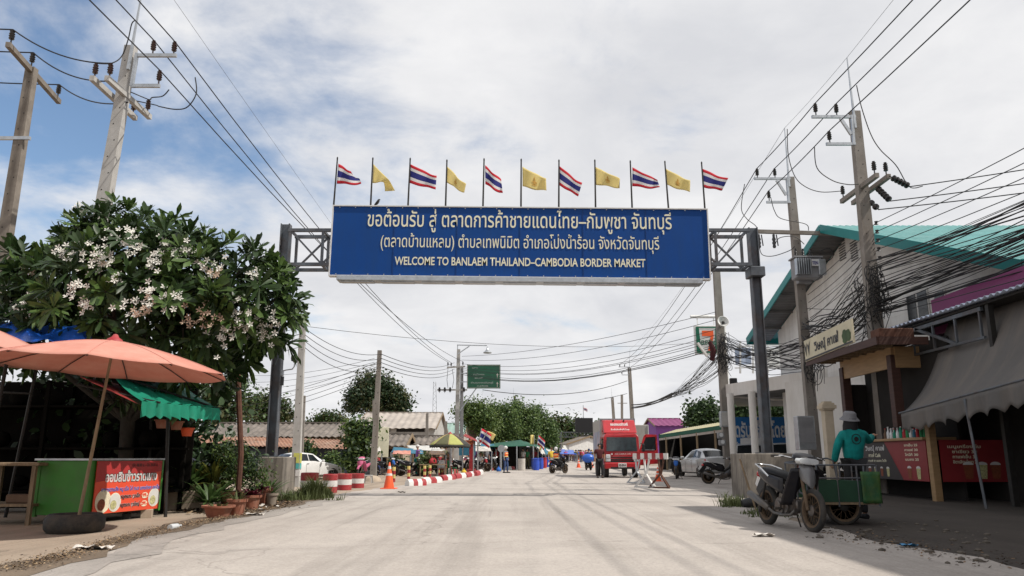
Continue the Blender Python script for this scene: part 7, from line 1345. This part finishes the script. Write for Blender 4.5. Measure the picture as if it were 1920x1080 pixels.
# awnings and umbrellas along the left
def awning(label, pts, m, posts=(), thick=.02, wav=.03, name='awning'):
    c = sum(pts, Vector())/4; t = T(name, label, 'awning', Vector((c.x, c.y, gz(c.x, c.y)))); b = WM(t); quadgrid(b, *pts, 14, 8, lambda u, v: Vector((0, 0, wav*math.sin(17*u)*math.sin(6*v)-.12*math.sin(PI*v)*wav*10))); b.build('canopy', m, t, smooth=70, thick=thick)
    if posts: 
        for p in pts[:2] if posts == 2 else pts: b = WM(t); b.cyl(Vector((p.x, p.y, gz(p.x, p.y))), p, .04, n=8); b.build('pole', 'galv', t)
    return t
K['bluecanvas'] = mat('blue canvas', (.04, .17, .26), .7, var=.15, trl=.2); K['whitecanvas'] = mat('white canvas', (.62, .61, .58), .7, var=.1, trl=.25); K['orangecanvas'] = mat('orange canvas', (.70, .27, .10), .7, var=.15, trl=.3); K['yellowcanvas'] = mat('yellow-green canvas', (.42, .44, .14), .75, var=.12, trl=.2); K['umbblack'] = mat('black canvas', (.035, .035, .03), .8, var=.2); K['palesheet'] = mat('pale sheet', (.48, .45, .41), .8, var=.2, sc=2)
awning('blue cloth awning in front of the small house', [P(733, 848, 48), P(800, 852, 48), P(790, 843, 50.5), P(738, 838, 50.5)], 'bluecanvas', 2); awning('pink umbrella cloth beneath the blue awning', [P(735, 851, 47), P(770, 852, 47), P(770, 845, 48.5), P(738, 845, 48.5)], 'pinkcanvas', 2)
awning('white sheet awning right of the blue awning', [P(772, 843, 50), P(830, 846, 50), P(822, 836, 53), P(762, 835, 53)], 'whitecanvas', 2); awning('pale sheet awning left of the mound pole', [P(686, 845, 49), P(716, 848, 49), P(712, 838, 52), P(684, 836, 52)], 'palesheet', 2); awning('worn pale tin awning over the dark shops', [P(780, 848, 49), P(838, 850, 49), P(834, 842, 52), P(785, 842, 52)], 'palesheet', 2)
awning('orange cloth awning beneath the yellow-green umbrella', [P(846, 838, 46), P(888, 832, 46), P(886, 824, 49), P(850, 830, 49)], 'orangecanvas', 2); awning('dark red tilted canopy beside the red pillar', [P(868, 817, 47), P(896, 829, 45), P(893, 824, 48), P(872, 813, 50)], 'tarpred', 2)
umbrella('yellow-green and black market umbrella on the left kerb', on(844, 44), P(844, 813, 44), 1.15, .62, 8, None, 'galv', valance=.16, mats2=('yellowcanvas', 'olive', 'yellowcanvas', 'umbblack'))
c = on(884, 47.5); t = T('red_pillar', 'red-painted pillar of the small gate by the kerb', 'pillar', c); b = WM(t); zt = P(884, 829, 47.5).z; b.box(c+Vector((0, 0, zt/2)), (.26, .26, zt), b=.01); b.build('shaft', 'red', t); b = WM(t); b.box(c+Vector((0, 0, .16)), (.5, .5, .32), b=.02); b.build('base', 'red', t)
tag(MB().box((0, 0, 0), (1.1, .04, .62), b=.005).build('sign_board', 'bluecanvas', loc=P(876, 845, 52)), 'pale blue board hanging behind the red pillar', 'sign'); tag(MB().box((0, 0, 0), (1.0, .04, 2.0), b=.01).build('sign_board', 'cream', loc=P(715, 829, 53.5)), 'pale yellow board standing right of the mound pole', 'sign')
awning('grey sheet awning right of the red pillar', [P(886, 846, 57), P(922, 846, 57), P(918, 838, 60), P(890, 836, 60)], 'palesheet', 2); awning('dull teal cloth awning left of the green canopy', [P(899, 840, 61), P(930, 842, 61), P(926, 833, 64), P(902, 832, 64)], 'bluecanvas', 2); awning('brown sheet awning above the wooden table of goods', [P(795, 853, 45), P(836, 853, 45), P(832, 846, 48), P(800, 845, 48)], 'brown', 2)
# round sign on a post, green canopy market
c = on(940, 56); t = T('round_sign', 'round grey sign on a thin post beside the man in the orange vest', 'sign', c); b = WM(t); b.cyl(c, P(940, 845, 56), .04, n=8); b.build('post', 'galv', t); b = WM(t); q = P(940, 841, 56); b.cyl(q+Vector((0, -.02, 0)), q+Vector((0, -.06, 0)), .26, n=20); b.build('disc', 'galv', t)
t = T('market_canopy', 'long dark green market canopy running down the left of the road', 'market stall', on(975, 70)); cp_ = lambda px, py, Y: P(px, py, Y)
g0_, g1_, g2_ = cp_(907, 838, 60), cp_(1000, 836, 60), cp_(1042, 846, 96)
b = WM(t); rL, rN, rF = cp_(905, 834, 66), cp_(976, 825, 66), cp_(1028, 840, 98)
b.grid(lambda u, v: g0_.lerp(g1_, u).lerp(rL.lerp(rN, u), v)+Vector((0, 0, -.06*math.sin(PI*v))), 10, 4); b.grid(lambda u, v: g1_.lerp(g2_, u).lerp(rN.lerp(rF, u), v)+Vector((0, 0, -.10*math.sin(PI*v)-.05*abs(math.sin(u*20)))), 20, 4); b.build('canopy', 'greencanvas', t, smooth=50, thick=.03)
b = WM(t)
for i in range(8): p = g1_.lerp(g2_, i/7); b = WM(t); b.cyl(Vector((p.x, p.y, gz(p.x, p.y))), p, .05, n=6); b.build('post', 'galv', t)
for i in range(3): p = g0_.lerp(g1_, i/3); b = WM(t); b.cyl(Vector((p.x, p.y, gz(p.x, p.y))), p, .05, n=6); b.build('post', 'galv', t)
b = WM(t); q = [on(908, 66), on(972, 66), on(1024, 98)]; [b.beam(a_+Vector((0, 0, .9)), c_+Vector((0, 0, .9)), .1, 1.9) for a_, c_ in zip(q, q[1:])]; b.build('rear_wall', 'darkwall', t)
for i in range(5): a_, c_ = g1_.lerp(g2_, .1+i*.17), g1_.lerp(g2_, .1+i*.17+.15); b = WM(t); dn = Vector((.35, -.2, -.55)); quadgrid(b, a_+dn, c_+dn, c_, a_, 6, 3, rip); b.build('side_flap', ['whitecanvas', 'bluecanvas', 'whitecanvas', 'palesheet', 'bluecanvas'][i], t, smooth=60)
for i in range(14):
    u = i/13; p = g1_.lerp(g2_, u*.85); p = Vector((p.x+.2-.3*(i % 2), p.y-.4, 0)); p.z = gz(p.x, p.y); m, nm = random.choice([('blueink', 'blue'), ('blueink', 'blue'), ('redcloth', 'red'), ('greencloth', 'green')])
    b = MB(); b.lathe([(.22, 0), (.25, .3), (.25, .6), (.23, .85), (.25, .88), (.2, .9), (0, .88)], 14); o = b.build('barrel', m, smooth=40, loc=p); tag(o, nm+' plastic barrel in the row under the green canopy', 'barrel', 'barrels along the green canopy')
c = on(978, 59); b = MB(); b.lathe([(.28, 0), (.29, .02), (.27, .28), (.29, .30), (.27, .32), (.27, .58), (.29, .60), (.27, .62), (.28, .88), (.24, .88), (0, .86)], 18); tag(b.build('oil_drum', 'palesheet', smooth=40, loc=c), 'pale metal drum at the near corner of the green canopy', 'drum')
awning('bright blue umbrella cloth far down the left side', [P(1048, 851, 105), P(1082, 852, 105), P(1074, 844, 109), P(1052, 842, 109)], 'tarpblue', 2); awning('white tent peak beyond the blue umbrella', [P(1052, 846, 118), P(1066, 846, 118), P(1060, 835, 120), P(1056, 835, 120)], 'whitecanvas', 2)
# stall goods on the near left
def table(label, c, w, d, h, m, name='market_table'):
    t = T(name, label, 'table', c, random.uniform(-.2, .2)); b = MB(); b.box((0, 0, h), (w, d, .05), b=.01); b.build('table_top', m, t)
    for x in (-1, 1):
        for y in (-1, 1): b = MB(); b.beam((x*(w/2-.06), y*(d/2-.06), 0), (x*(w/2-.06), y*(d/2-.06), h-.025), .05); b.build('leg', 'oldwood', t)
    return t
table('rough wooden table of goods behind the yellow posts', on(812, 43), 1.5, .7, .62, 'oldwood'); table('white table behind the red pillar', on(897, 57), 1.6, .6, .55, 'white'); table('low white bench beside the parasol pole', on(834, 46), .9, .5, .55, 'white'); table('table inside the dark shop behind the white motorcycle', on(752, 48), 1.6, .7, .75, 'oldwood')
for i, (px, Y, z, m, nm) in enumerate(((810, 42.8, .66, 'redcloth', 'red'), (814, 43.1, .66, 'redcloth', 'second red'), (870, 46, .0, 'yellowcloth', 'yellow'), (836, 46, .58, 'redcloth', 'dark red'), (893, 57, .58, 'whitecloth', 'white'), (909, 56, .0, 'palesheet', 'large pale'), (905, 56.5, .0, 'greycloth', 'grey'), (935, 55.5, 0, 'bluecloth', 'blue'))):
    tag(MB().lathe([(.13, 0), (.17, .06), (.16, .18), (.10, .27), (.035, .31), (.06, .36), (.02, .37)], 10).build('sack', m, smooth=60, loc=on(px, Y)+Vector((0, 0, z))), nm+' bag of goods among the left market tables', 'bag')
def chair(label, c, rz, m):
    t = T('plastic_chair', label, 'chair', c, rz); b = MB(); b.box((0, 0, .43), (.42, .42, .03), b=.01); b.build('seat', m, t); b = MB(); b.grid(lambda u, v: Vector(((u-.5)*.40, .20+.05*v-.04*math.sin(PI*u), .44+.42*v)), 6, 4); b.build('backrest', m, t, smooth=60, thick=.02)
    for x in (-1, 1):
        for y in (-1, 1): b = MB(); b.beam((x*.21, y*.21, 0), (x*.17, y*.17, .42), .035); b.build('leg', m, t)
chair('green plastic chair under the yellow-green umbrella', on(848, 44.6), R(70), 'greencloth'); chair('red plastic chair under the yellow-green umbrella', on(840, 45.5), R(20), 'redcloth'); chair('white plastic chair by the wooden table', on(828, 43.6), R(10), 'whitecloth')
c = on(830, 46.5); t = T('wire_rack', 'tall wire rack beside the yellow-green umbrella', 'rack', on(822, 47)); c = t.location; b = WM(t)
for x in (-.4, .4): b.beam(c+Vector((x, 0, 0)), c+Vector((x, 0, 1.5)), .03)
for i in range(8): b.beam(c+Vector((-.4, 0, .15+i*.19)), c+Vector((.4, 0, .15+i*.19)), .02)
b.build('frame', 'galv', t)
tag(MB().lathe([(.42, -.05), (.36, .12), (.22, .22), (0, .26)], 16).build('mound', 'sepia', smooth=60, loc=ib+Vector((0, -.1, .0))), 'small sandy mound at the foot of the slim pole', 'mound'); tag(MB().ball((0, 0, .22), (.3, .25, .27), 10).build('rubbish_bag', 'black', smooth=60, loc=on(698, 35)), 'black rubbish bag left of the mound pole', 'bag')
t = T('plastic_stool', 'tipped pale plastic stool beside the black rubbish bag', 'stool', G(690, 906)); b = MB(); b.box((0, 0, .30), (.32, .32, .04), b=.01); b.build('seat', 'paleconc', t)
for x in (-1, 1):
    for y in (-1, 1): b = MB(); b.beam((x*.17, y*.17, 0), (x*.13, y*.13, .29), .04); b.build('leg', 'paleconc', t)
# low flags along the market
def sflag(label, foot, top, kd, w, h, a, Y):
    p, q = P(*foot, Y), P(*top, Y); t = T('flag', label, 'flag', p, group='small flags along the market'); b = WM(t); b.cyl(p, q, .025, n=6); b.build('pole', 'galv', t); d = (q-p).normalized(); e = Vector((math.cos(a), 0, math.sin(a))); f = lambda u, v: q-d*(h*v)+e*(w*u)+Vector((0, .12*math.sin(6*u), -.12*u*u)); b = WM(t)
    if kd == 't': b.grid(f, 10, 6, mf=lambda u, v: 0 if v < 1/6 or v > 5/6 else 1 if v < 1/3 or v > 2/3 else 2); b.build('cloth', ['flagred', 'flagwhite', 'flagblue'], t, smooth=80, thick=.004)
    else: b.grid(f, 10, 6); b.build('cloth', 'flagyellow', t, smooth=80, thick=.004)
sflag('striped flag leaning over the red canopy by the market trees', (897, 830), (903, 803), 't', .75, .85, R(-25), 50); sflag('yellow flag beside the striped one over the red canopy', (902, 832), (914, 808), 'y', .55, .45, R(-12), 50); sflag('yellow flag above the green canopy', (1001, 840), (1002, 816), 'y', -.35, .75, R(-20), 62); sflag('striped flag above the green canopy', (1006, 842), (1010, 816), 't', .62, .68, R(-35), 62); sflag('yellow flag at the lower end of the green canopy', (1014, 848), (1018, 826), 'y', -.2, .8, R(10), 64)
# green direction sign
c = P(907, 706, 69); t = T('direction_sign', 'dark green direction sign hung from the street-light pole', 'road sign', c); MG = Matrix.Translation(-c) @ frame(c, (1, 0, 0), (0, 0, 1)); b = MB(MG); w_, h_ = 3.0, 2.15; b.box((0, 0, 0), (w_, h_, .05)); K['dirgreen'] = mat('road sign green', (.012, .085, .045), .45, var=.12, sc=1, dirt=((.03, .06, .05), .5, 1)); pn = b.build('panel', 'dirgreen', t)
b = MB(MG); [b.box((x, 0, .03), (.03, h_-.06, .006)) for x in (-w_/2+.05, w_/2-.05)]; [b.box((0, y, .03), (w_-.1, .03, .006)) for y in (-h_/2+.05, h_/2-.05)]
for y in (.0, -.78): b.box((1.22, y, .03), (.05, .3, .006)); b.face([(1.12, y+.12, .035), (1.32, y+.12, .035), (1.22, y+.3, .035)])
b.build('border', 'palesheet', pn); K['dimwhite'] = mat('dull white', (.26, .31, .28), .6, var=.1)
for s, w, y, z, x in (('ด่านบ้านแหลม', 1.0, .12, .2, -.45), ('BAN LAEM', .7, -.2, .2, -.45), ('ด่านศุลกากรจันทบุรี', 2.0, -.62, .2, -.15), ('CUSTOMS', 1.0, -.92, .2, -.1), ('ตลาด', .5, .7, .2, -.8)): txt(s, w, y, x, z, MG, 'dimwhite', 'lettering', pn, .02, .03)
b = MB(Matrix.Translation(-c)); b.beam(P(862, 700, 69.4), P(878, 700, 69.1), .08); b.beam(P(862, 716, 69.4), P(878, 716, 69.1), .08); b.beam(P(863, 770, 69.4), P(893, 728, 69.1), .08); b.build('bracket', 'galv', t)
# far end of the street
t = T('led_board', 'black display board on a truss gantry across the far end of the road', 'display board', P(1095, 797, 150)); c = t.location; b = WM(t); b.box(c, (3.4, .4, 2.7)); b.build('screen', 'black', t)
b = WM(t); a_, d_ = P(1040, 810.5, 150), P(1125, 810.5, 150)
for dz in (0, -.9): b.beam(a_+Vector((0, 0, dz)), d_+Vector((0, 0, dz)), .16)
for i in range(18): x = a_.lerp(d_, i/18); y = a_.lerp(d_, (i+1)/18); b.beam(x+Vector((0, 0, -.9*(i % 2))), y+Vector((0, 0, -.9*((i+1) % 2))), .08)
for px in (1052, 1124): p = P(px, 810.5, 150); b.beam(Vector((p.x, 150, 0)), p, .35)
b.build('truss', 'steel', t); b = WM(t); q = P(1094, 785, 150); b.cyl(q, q+Vector((0, 0, 2.6)), .07, n=6); b.build('flagpole', 'galv', t)
sflag('tiny striped flag on top of the black display board', (1094, 785), (1094, 764), 't', .8, .5, R(-15), 150)
t, *_ = house('small white gabled house at the far end of the street', 1082, 1124, 136, 818, 832, 856, 8, 'white', 'asbestos', name='house'); t.rotation_euler = (0, 0, R(-70))
house('purple-roofed house beyond the market roof at the right', 1228, 1292, 112, 785, 798, 850, 10, 'purplecloth', 'purple', name='house')
t = T('market_hall', 'open market with a green and tan roof, left of the wrapped pole', 'market', on(1305, 52)); c = t.location; e0, e1_ = P(1236, 816, 62), P(1400, 791, 46); r0, r1 = P(1268, 806, 68), P(1400, 768, 52); K['tanroof'] = mat('tan roof sheet', (.33, .29, .18), .8, var=.25, sc=.6, dirt=((.16, .22, .16), .6, .6))
b = WM(t); corr(b, e0, e1_-e0, r0-e0, 34, .05, (0, 0, 1)); b.build('roof', 'tanroof', t, smooth=70); b = WM(t); b.beam(e0-Vector((0, 0, .1)), e1_-Vector((0, 0, .1)), .06, .26); b.build('fascia', 'greencanvas', t); b = WM(t); b.beam(e0-Vector((0, .02, .33)), e1_-Vector((0, .02, .33)), .05, .16); b.build('gutter', 'asbpale', t)
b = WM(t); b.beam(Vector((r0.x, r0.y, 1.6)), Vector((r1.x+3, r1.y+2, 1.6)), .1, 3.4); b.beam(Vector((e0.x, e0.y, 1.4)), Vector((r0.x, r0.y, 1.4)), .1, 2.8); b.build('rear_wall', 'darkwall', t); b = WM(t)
for i in range(5): p = e0.lerp(e1_, .1+i*.2); b = WM(t); b.cyl(Vector((p.x, p.y, 0)), p-Vector((0, 0, .2)), .07, n=8); b.build('post', 'oldwood', t)
t = T('radio_mast', 'faint tall lattice mast far behind the warehouse', 'mast', on(815, 300)); c = t.location; top = P(815, 716, 300); b = WM(t)
for s in (-1, 1): b.beam(c+Vector((s*1.2, 0, 0)), top+Vector((s*.45, 0, 0)), .12)
for i in range(26): u0, u1 = i/26, (i+1)/26; b.beam(c.lerp(top, u0)+Vector((1.2-.75*u0, 0, 0))*(1 if i % 2 else -1), c.lerp(top, u1)+Vector((1.2-.75*u1, 0, 0))*(-1 if i % 2 else 1), .07)
b.build('lattice', 'wiregrey', t)
# ------------------------------------------------------------------ trees
def pt(label, px, py, Y, blobs, n, leaf, name='tree', **k):       # blobs in photo pixels: (x, y, r)
    base = on(px, Y); kk = Y*1.02/F; return tree(name, label, base, [(*P(x, y, Y+d), r*kk, r*kk*1.0, r*kk*.85) for x, y, r, *d_ in blobs for d in [d_[0] if d_ else 0]], n, leaf, **k)
pt('big round dark tree standing behind the pale warehouse', 702, 800, 120, [(675, 740, 22), (690, 722, 22), (712, 720, 22), (735, 730, 20), (752, 752, 16), (665, 755, 15), (700, 750, 26), (735, 760, 18), (760, 763, 9), (655, 762, 9)], 13000, .42, mats=('leafdark', 'leafolive', 'leafdark'), tr=.5, clump=.60, per=26, shell=.35)
pt('nearest market tree with a thick trunk, right of the street-light pole', 882, 830, 74, [(880, 775, 15), (895, 770, 14), (870, 770, 9), (905, 785, 18), (890, 790, 14), (915, 800, 14)], 12000, .21, mats=('leafbright', 'leaf', 'leafbright'), tr=.42, clump=.40)
pt('second market tree, full and bright green above the green canopy', 935, 830, 84, [(925, 775, 17), (940, 790, 22), (920, 805, 18), (950, 775, 14), (955, 810, 18), (930, 820, 14)], 13000, .24, mats=('leaf', 'leafbright', 'leaf'), tr=.4, clump=.46)
pt('third market tree with a pale top shoot', 970, 830, 92, [(968, 765, 9), (975, 785, 18), (985, 805, 20), (965, 808, 16), (995, 780, 12), (975, 825, 14)], 11000, .26, mats=('leaf', 'leafbright', 'leaf'), tr=.4, clump=.5)
pt('last market tree at the right end of the row', 1012, 840, 100, [(1005, 778, 12), (1015, 795, 17), (1010, 820, 18), (1028, 812, 13), (1030, 832, 10)], 9000, .27, mats=('leaf', 'leafbright', 'leaf'), tr=.4, clump=.5)
pt('hazy tree group beyond the market trees', 1055, 845, 175, [(1045, 800, 14), (1062, 796, 13), (1075, 800, 12), (1055, 818, 18), (1080, 825, 16), (1110, 812, 10), (1068, 838, 16)], 4000, .7, mats=('leafdark', 'leafolive', 'leaf'), tr=.5, clump=1.0)
pt('dark tree behind the market hall roof at the right', 1320, 800, 85, [(1308, 775, 17), (1325, 770, 15), (1300, 790, 12), (1340, 785, 16), (1318, 795, 16)], 5000, .38, mats=('leafdark', 'leaf', 'leafdark'), tr=.4, clump=.5)
pt('dark trees seen between the columns of the canopy hall', 1450, 800, 70, [(1400, 770, 22), (1430, 765, 24), (1460, 768, 22), (1490, 775, 20)], 4500, .38, mats=('leafdark', 'leaf', 'leafdark'), tr=.4, clump=.5)
pt('bushy dark tree leaning beside the mound pole', 672, 880, 44, [(668, 805, 14), (690, 815, 11), (655, 825, 9), (670, 835, 14), (662, 860, 14), (678, 868, 14), (690, 850, 8), (650, 800, 7), (700, 800, 6)], 5200, .20, mats=('leafdark', 'leaf', 'leafbright'), tr=.12, clump=.22)
pt('yellow-green leafy plant behind the yellow posts', 800, 885, 43, [(798, 862, 8), (803, 872, 7), (795, 876, 7)], 700, .16, name='shrub', mats=('leafbright', 'leaf', 'leafolive'), tr=.05, clump=.16, cat='shrub'); pt('dark low plant between the two slim poles on the left', 745, 885, 46, [(742, 868, 9), (752, 872, 8)], 700, .17, name='shrub', mats=('leafdark', 'leaf', 'leafolive'), tr=.05, clump=.17, cat='shrub')
pt('leafy shrub in front of the low house, beside the white sedan roof', 572, 870, 47, [(570, 838, 9), (580, 850, 8), (562, 850, 7)], 900, .2, name='shrub', mats=('leaf', 'leafbright', 'leafdark'), tr=.06, clump=.2, cat='shrub'); pt('low shrub by the front of the white sedan', 622, 880, 46, [(620, 862, 10), (630, 872, 8)], 800, .2, name='shrub', mats=('leaf', 'leafbright', 'leafdark'), tr=.06, clump=.2, cat='shrub')
for i, (px, Y, bl_) in enumerate(((420, 80, [(400, 740, 30), (430, 728, 28), (450, 760, 26), (385, 765, 24), (415, 775, 30)]), (500, 95, [(480, 762, 18), (505, 758, 16), (525, 770, 16), (490, 778, 18), (540, 782, 12)]), (60, 60, [(20, 760, 40), (70, 770, 36), (120, 775, 36), (-20, 790, 40)]), (620, 160, [(600, 788, 10), (620, 785, 11), (640, 790, 10), (585, 795, 8)]), (330, 85, [(300, 770, 34), (340, 765, 30), (260, 775, 34)]), (190, 75, [(160, 770, 36), (210, 775, 34)]))):
    pt(('tall feathery tree behind the green awning', 'rounded tree behind the left gantry post', 'broad tree behind the stall at the left edge', 'low far trees behind the long house', 'tree behind the hanging baskets', 'tree behind the food stall counter')[i], px, 830, Y, bl_, 4200 if i != 3 else 1800, .40 if i != 3 else .6, mats=('leafdark', 'leafolive', 'leaf'), tr=.3, clump=.6)
# far woods closing the horizon
def wood(label, x0, x1, Y, h, n, ls):
    P0 = np.stack([np.random.uniform(x0, x1, n), np.random.uniform(Y-8, Y+8, n), np.zeros(n)], 1); hh = h*(.65+.35*np.sin(P0[:, 0]*.09+Y)*np.sin(P0[:, 0]*.031+2)); P0[:, 2] = .4+hh*np.random.rand(n)**.6; o = leaves('far_wood', P0, np.tile([0, -.5, .8], (n, 1)), ls, ['leafdark', 'leafolive', 'leafdark']); return tag(o, label, 'trees', None, 'stuff')
wood('far belt of trees closing the horizon on the left', -240, -20, 215, 8, 9000, 1.6); wood('far belt of trees closing the horizon on the right', 18, 240, 215, 7.5, 9000, 1.6); wood('low trees behind the end of the street', -22, 40, 230, 5, 3000, 1.4)
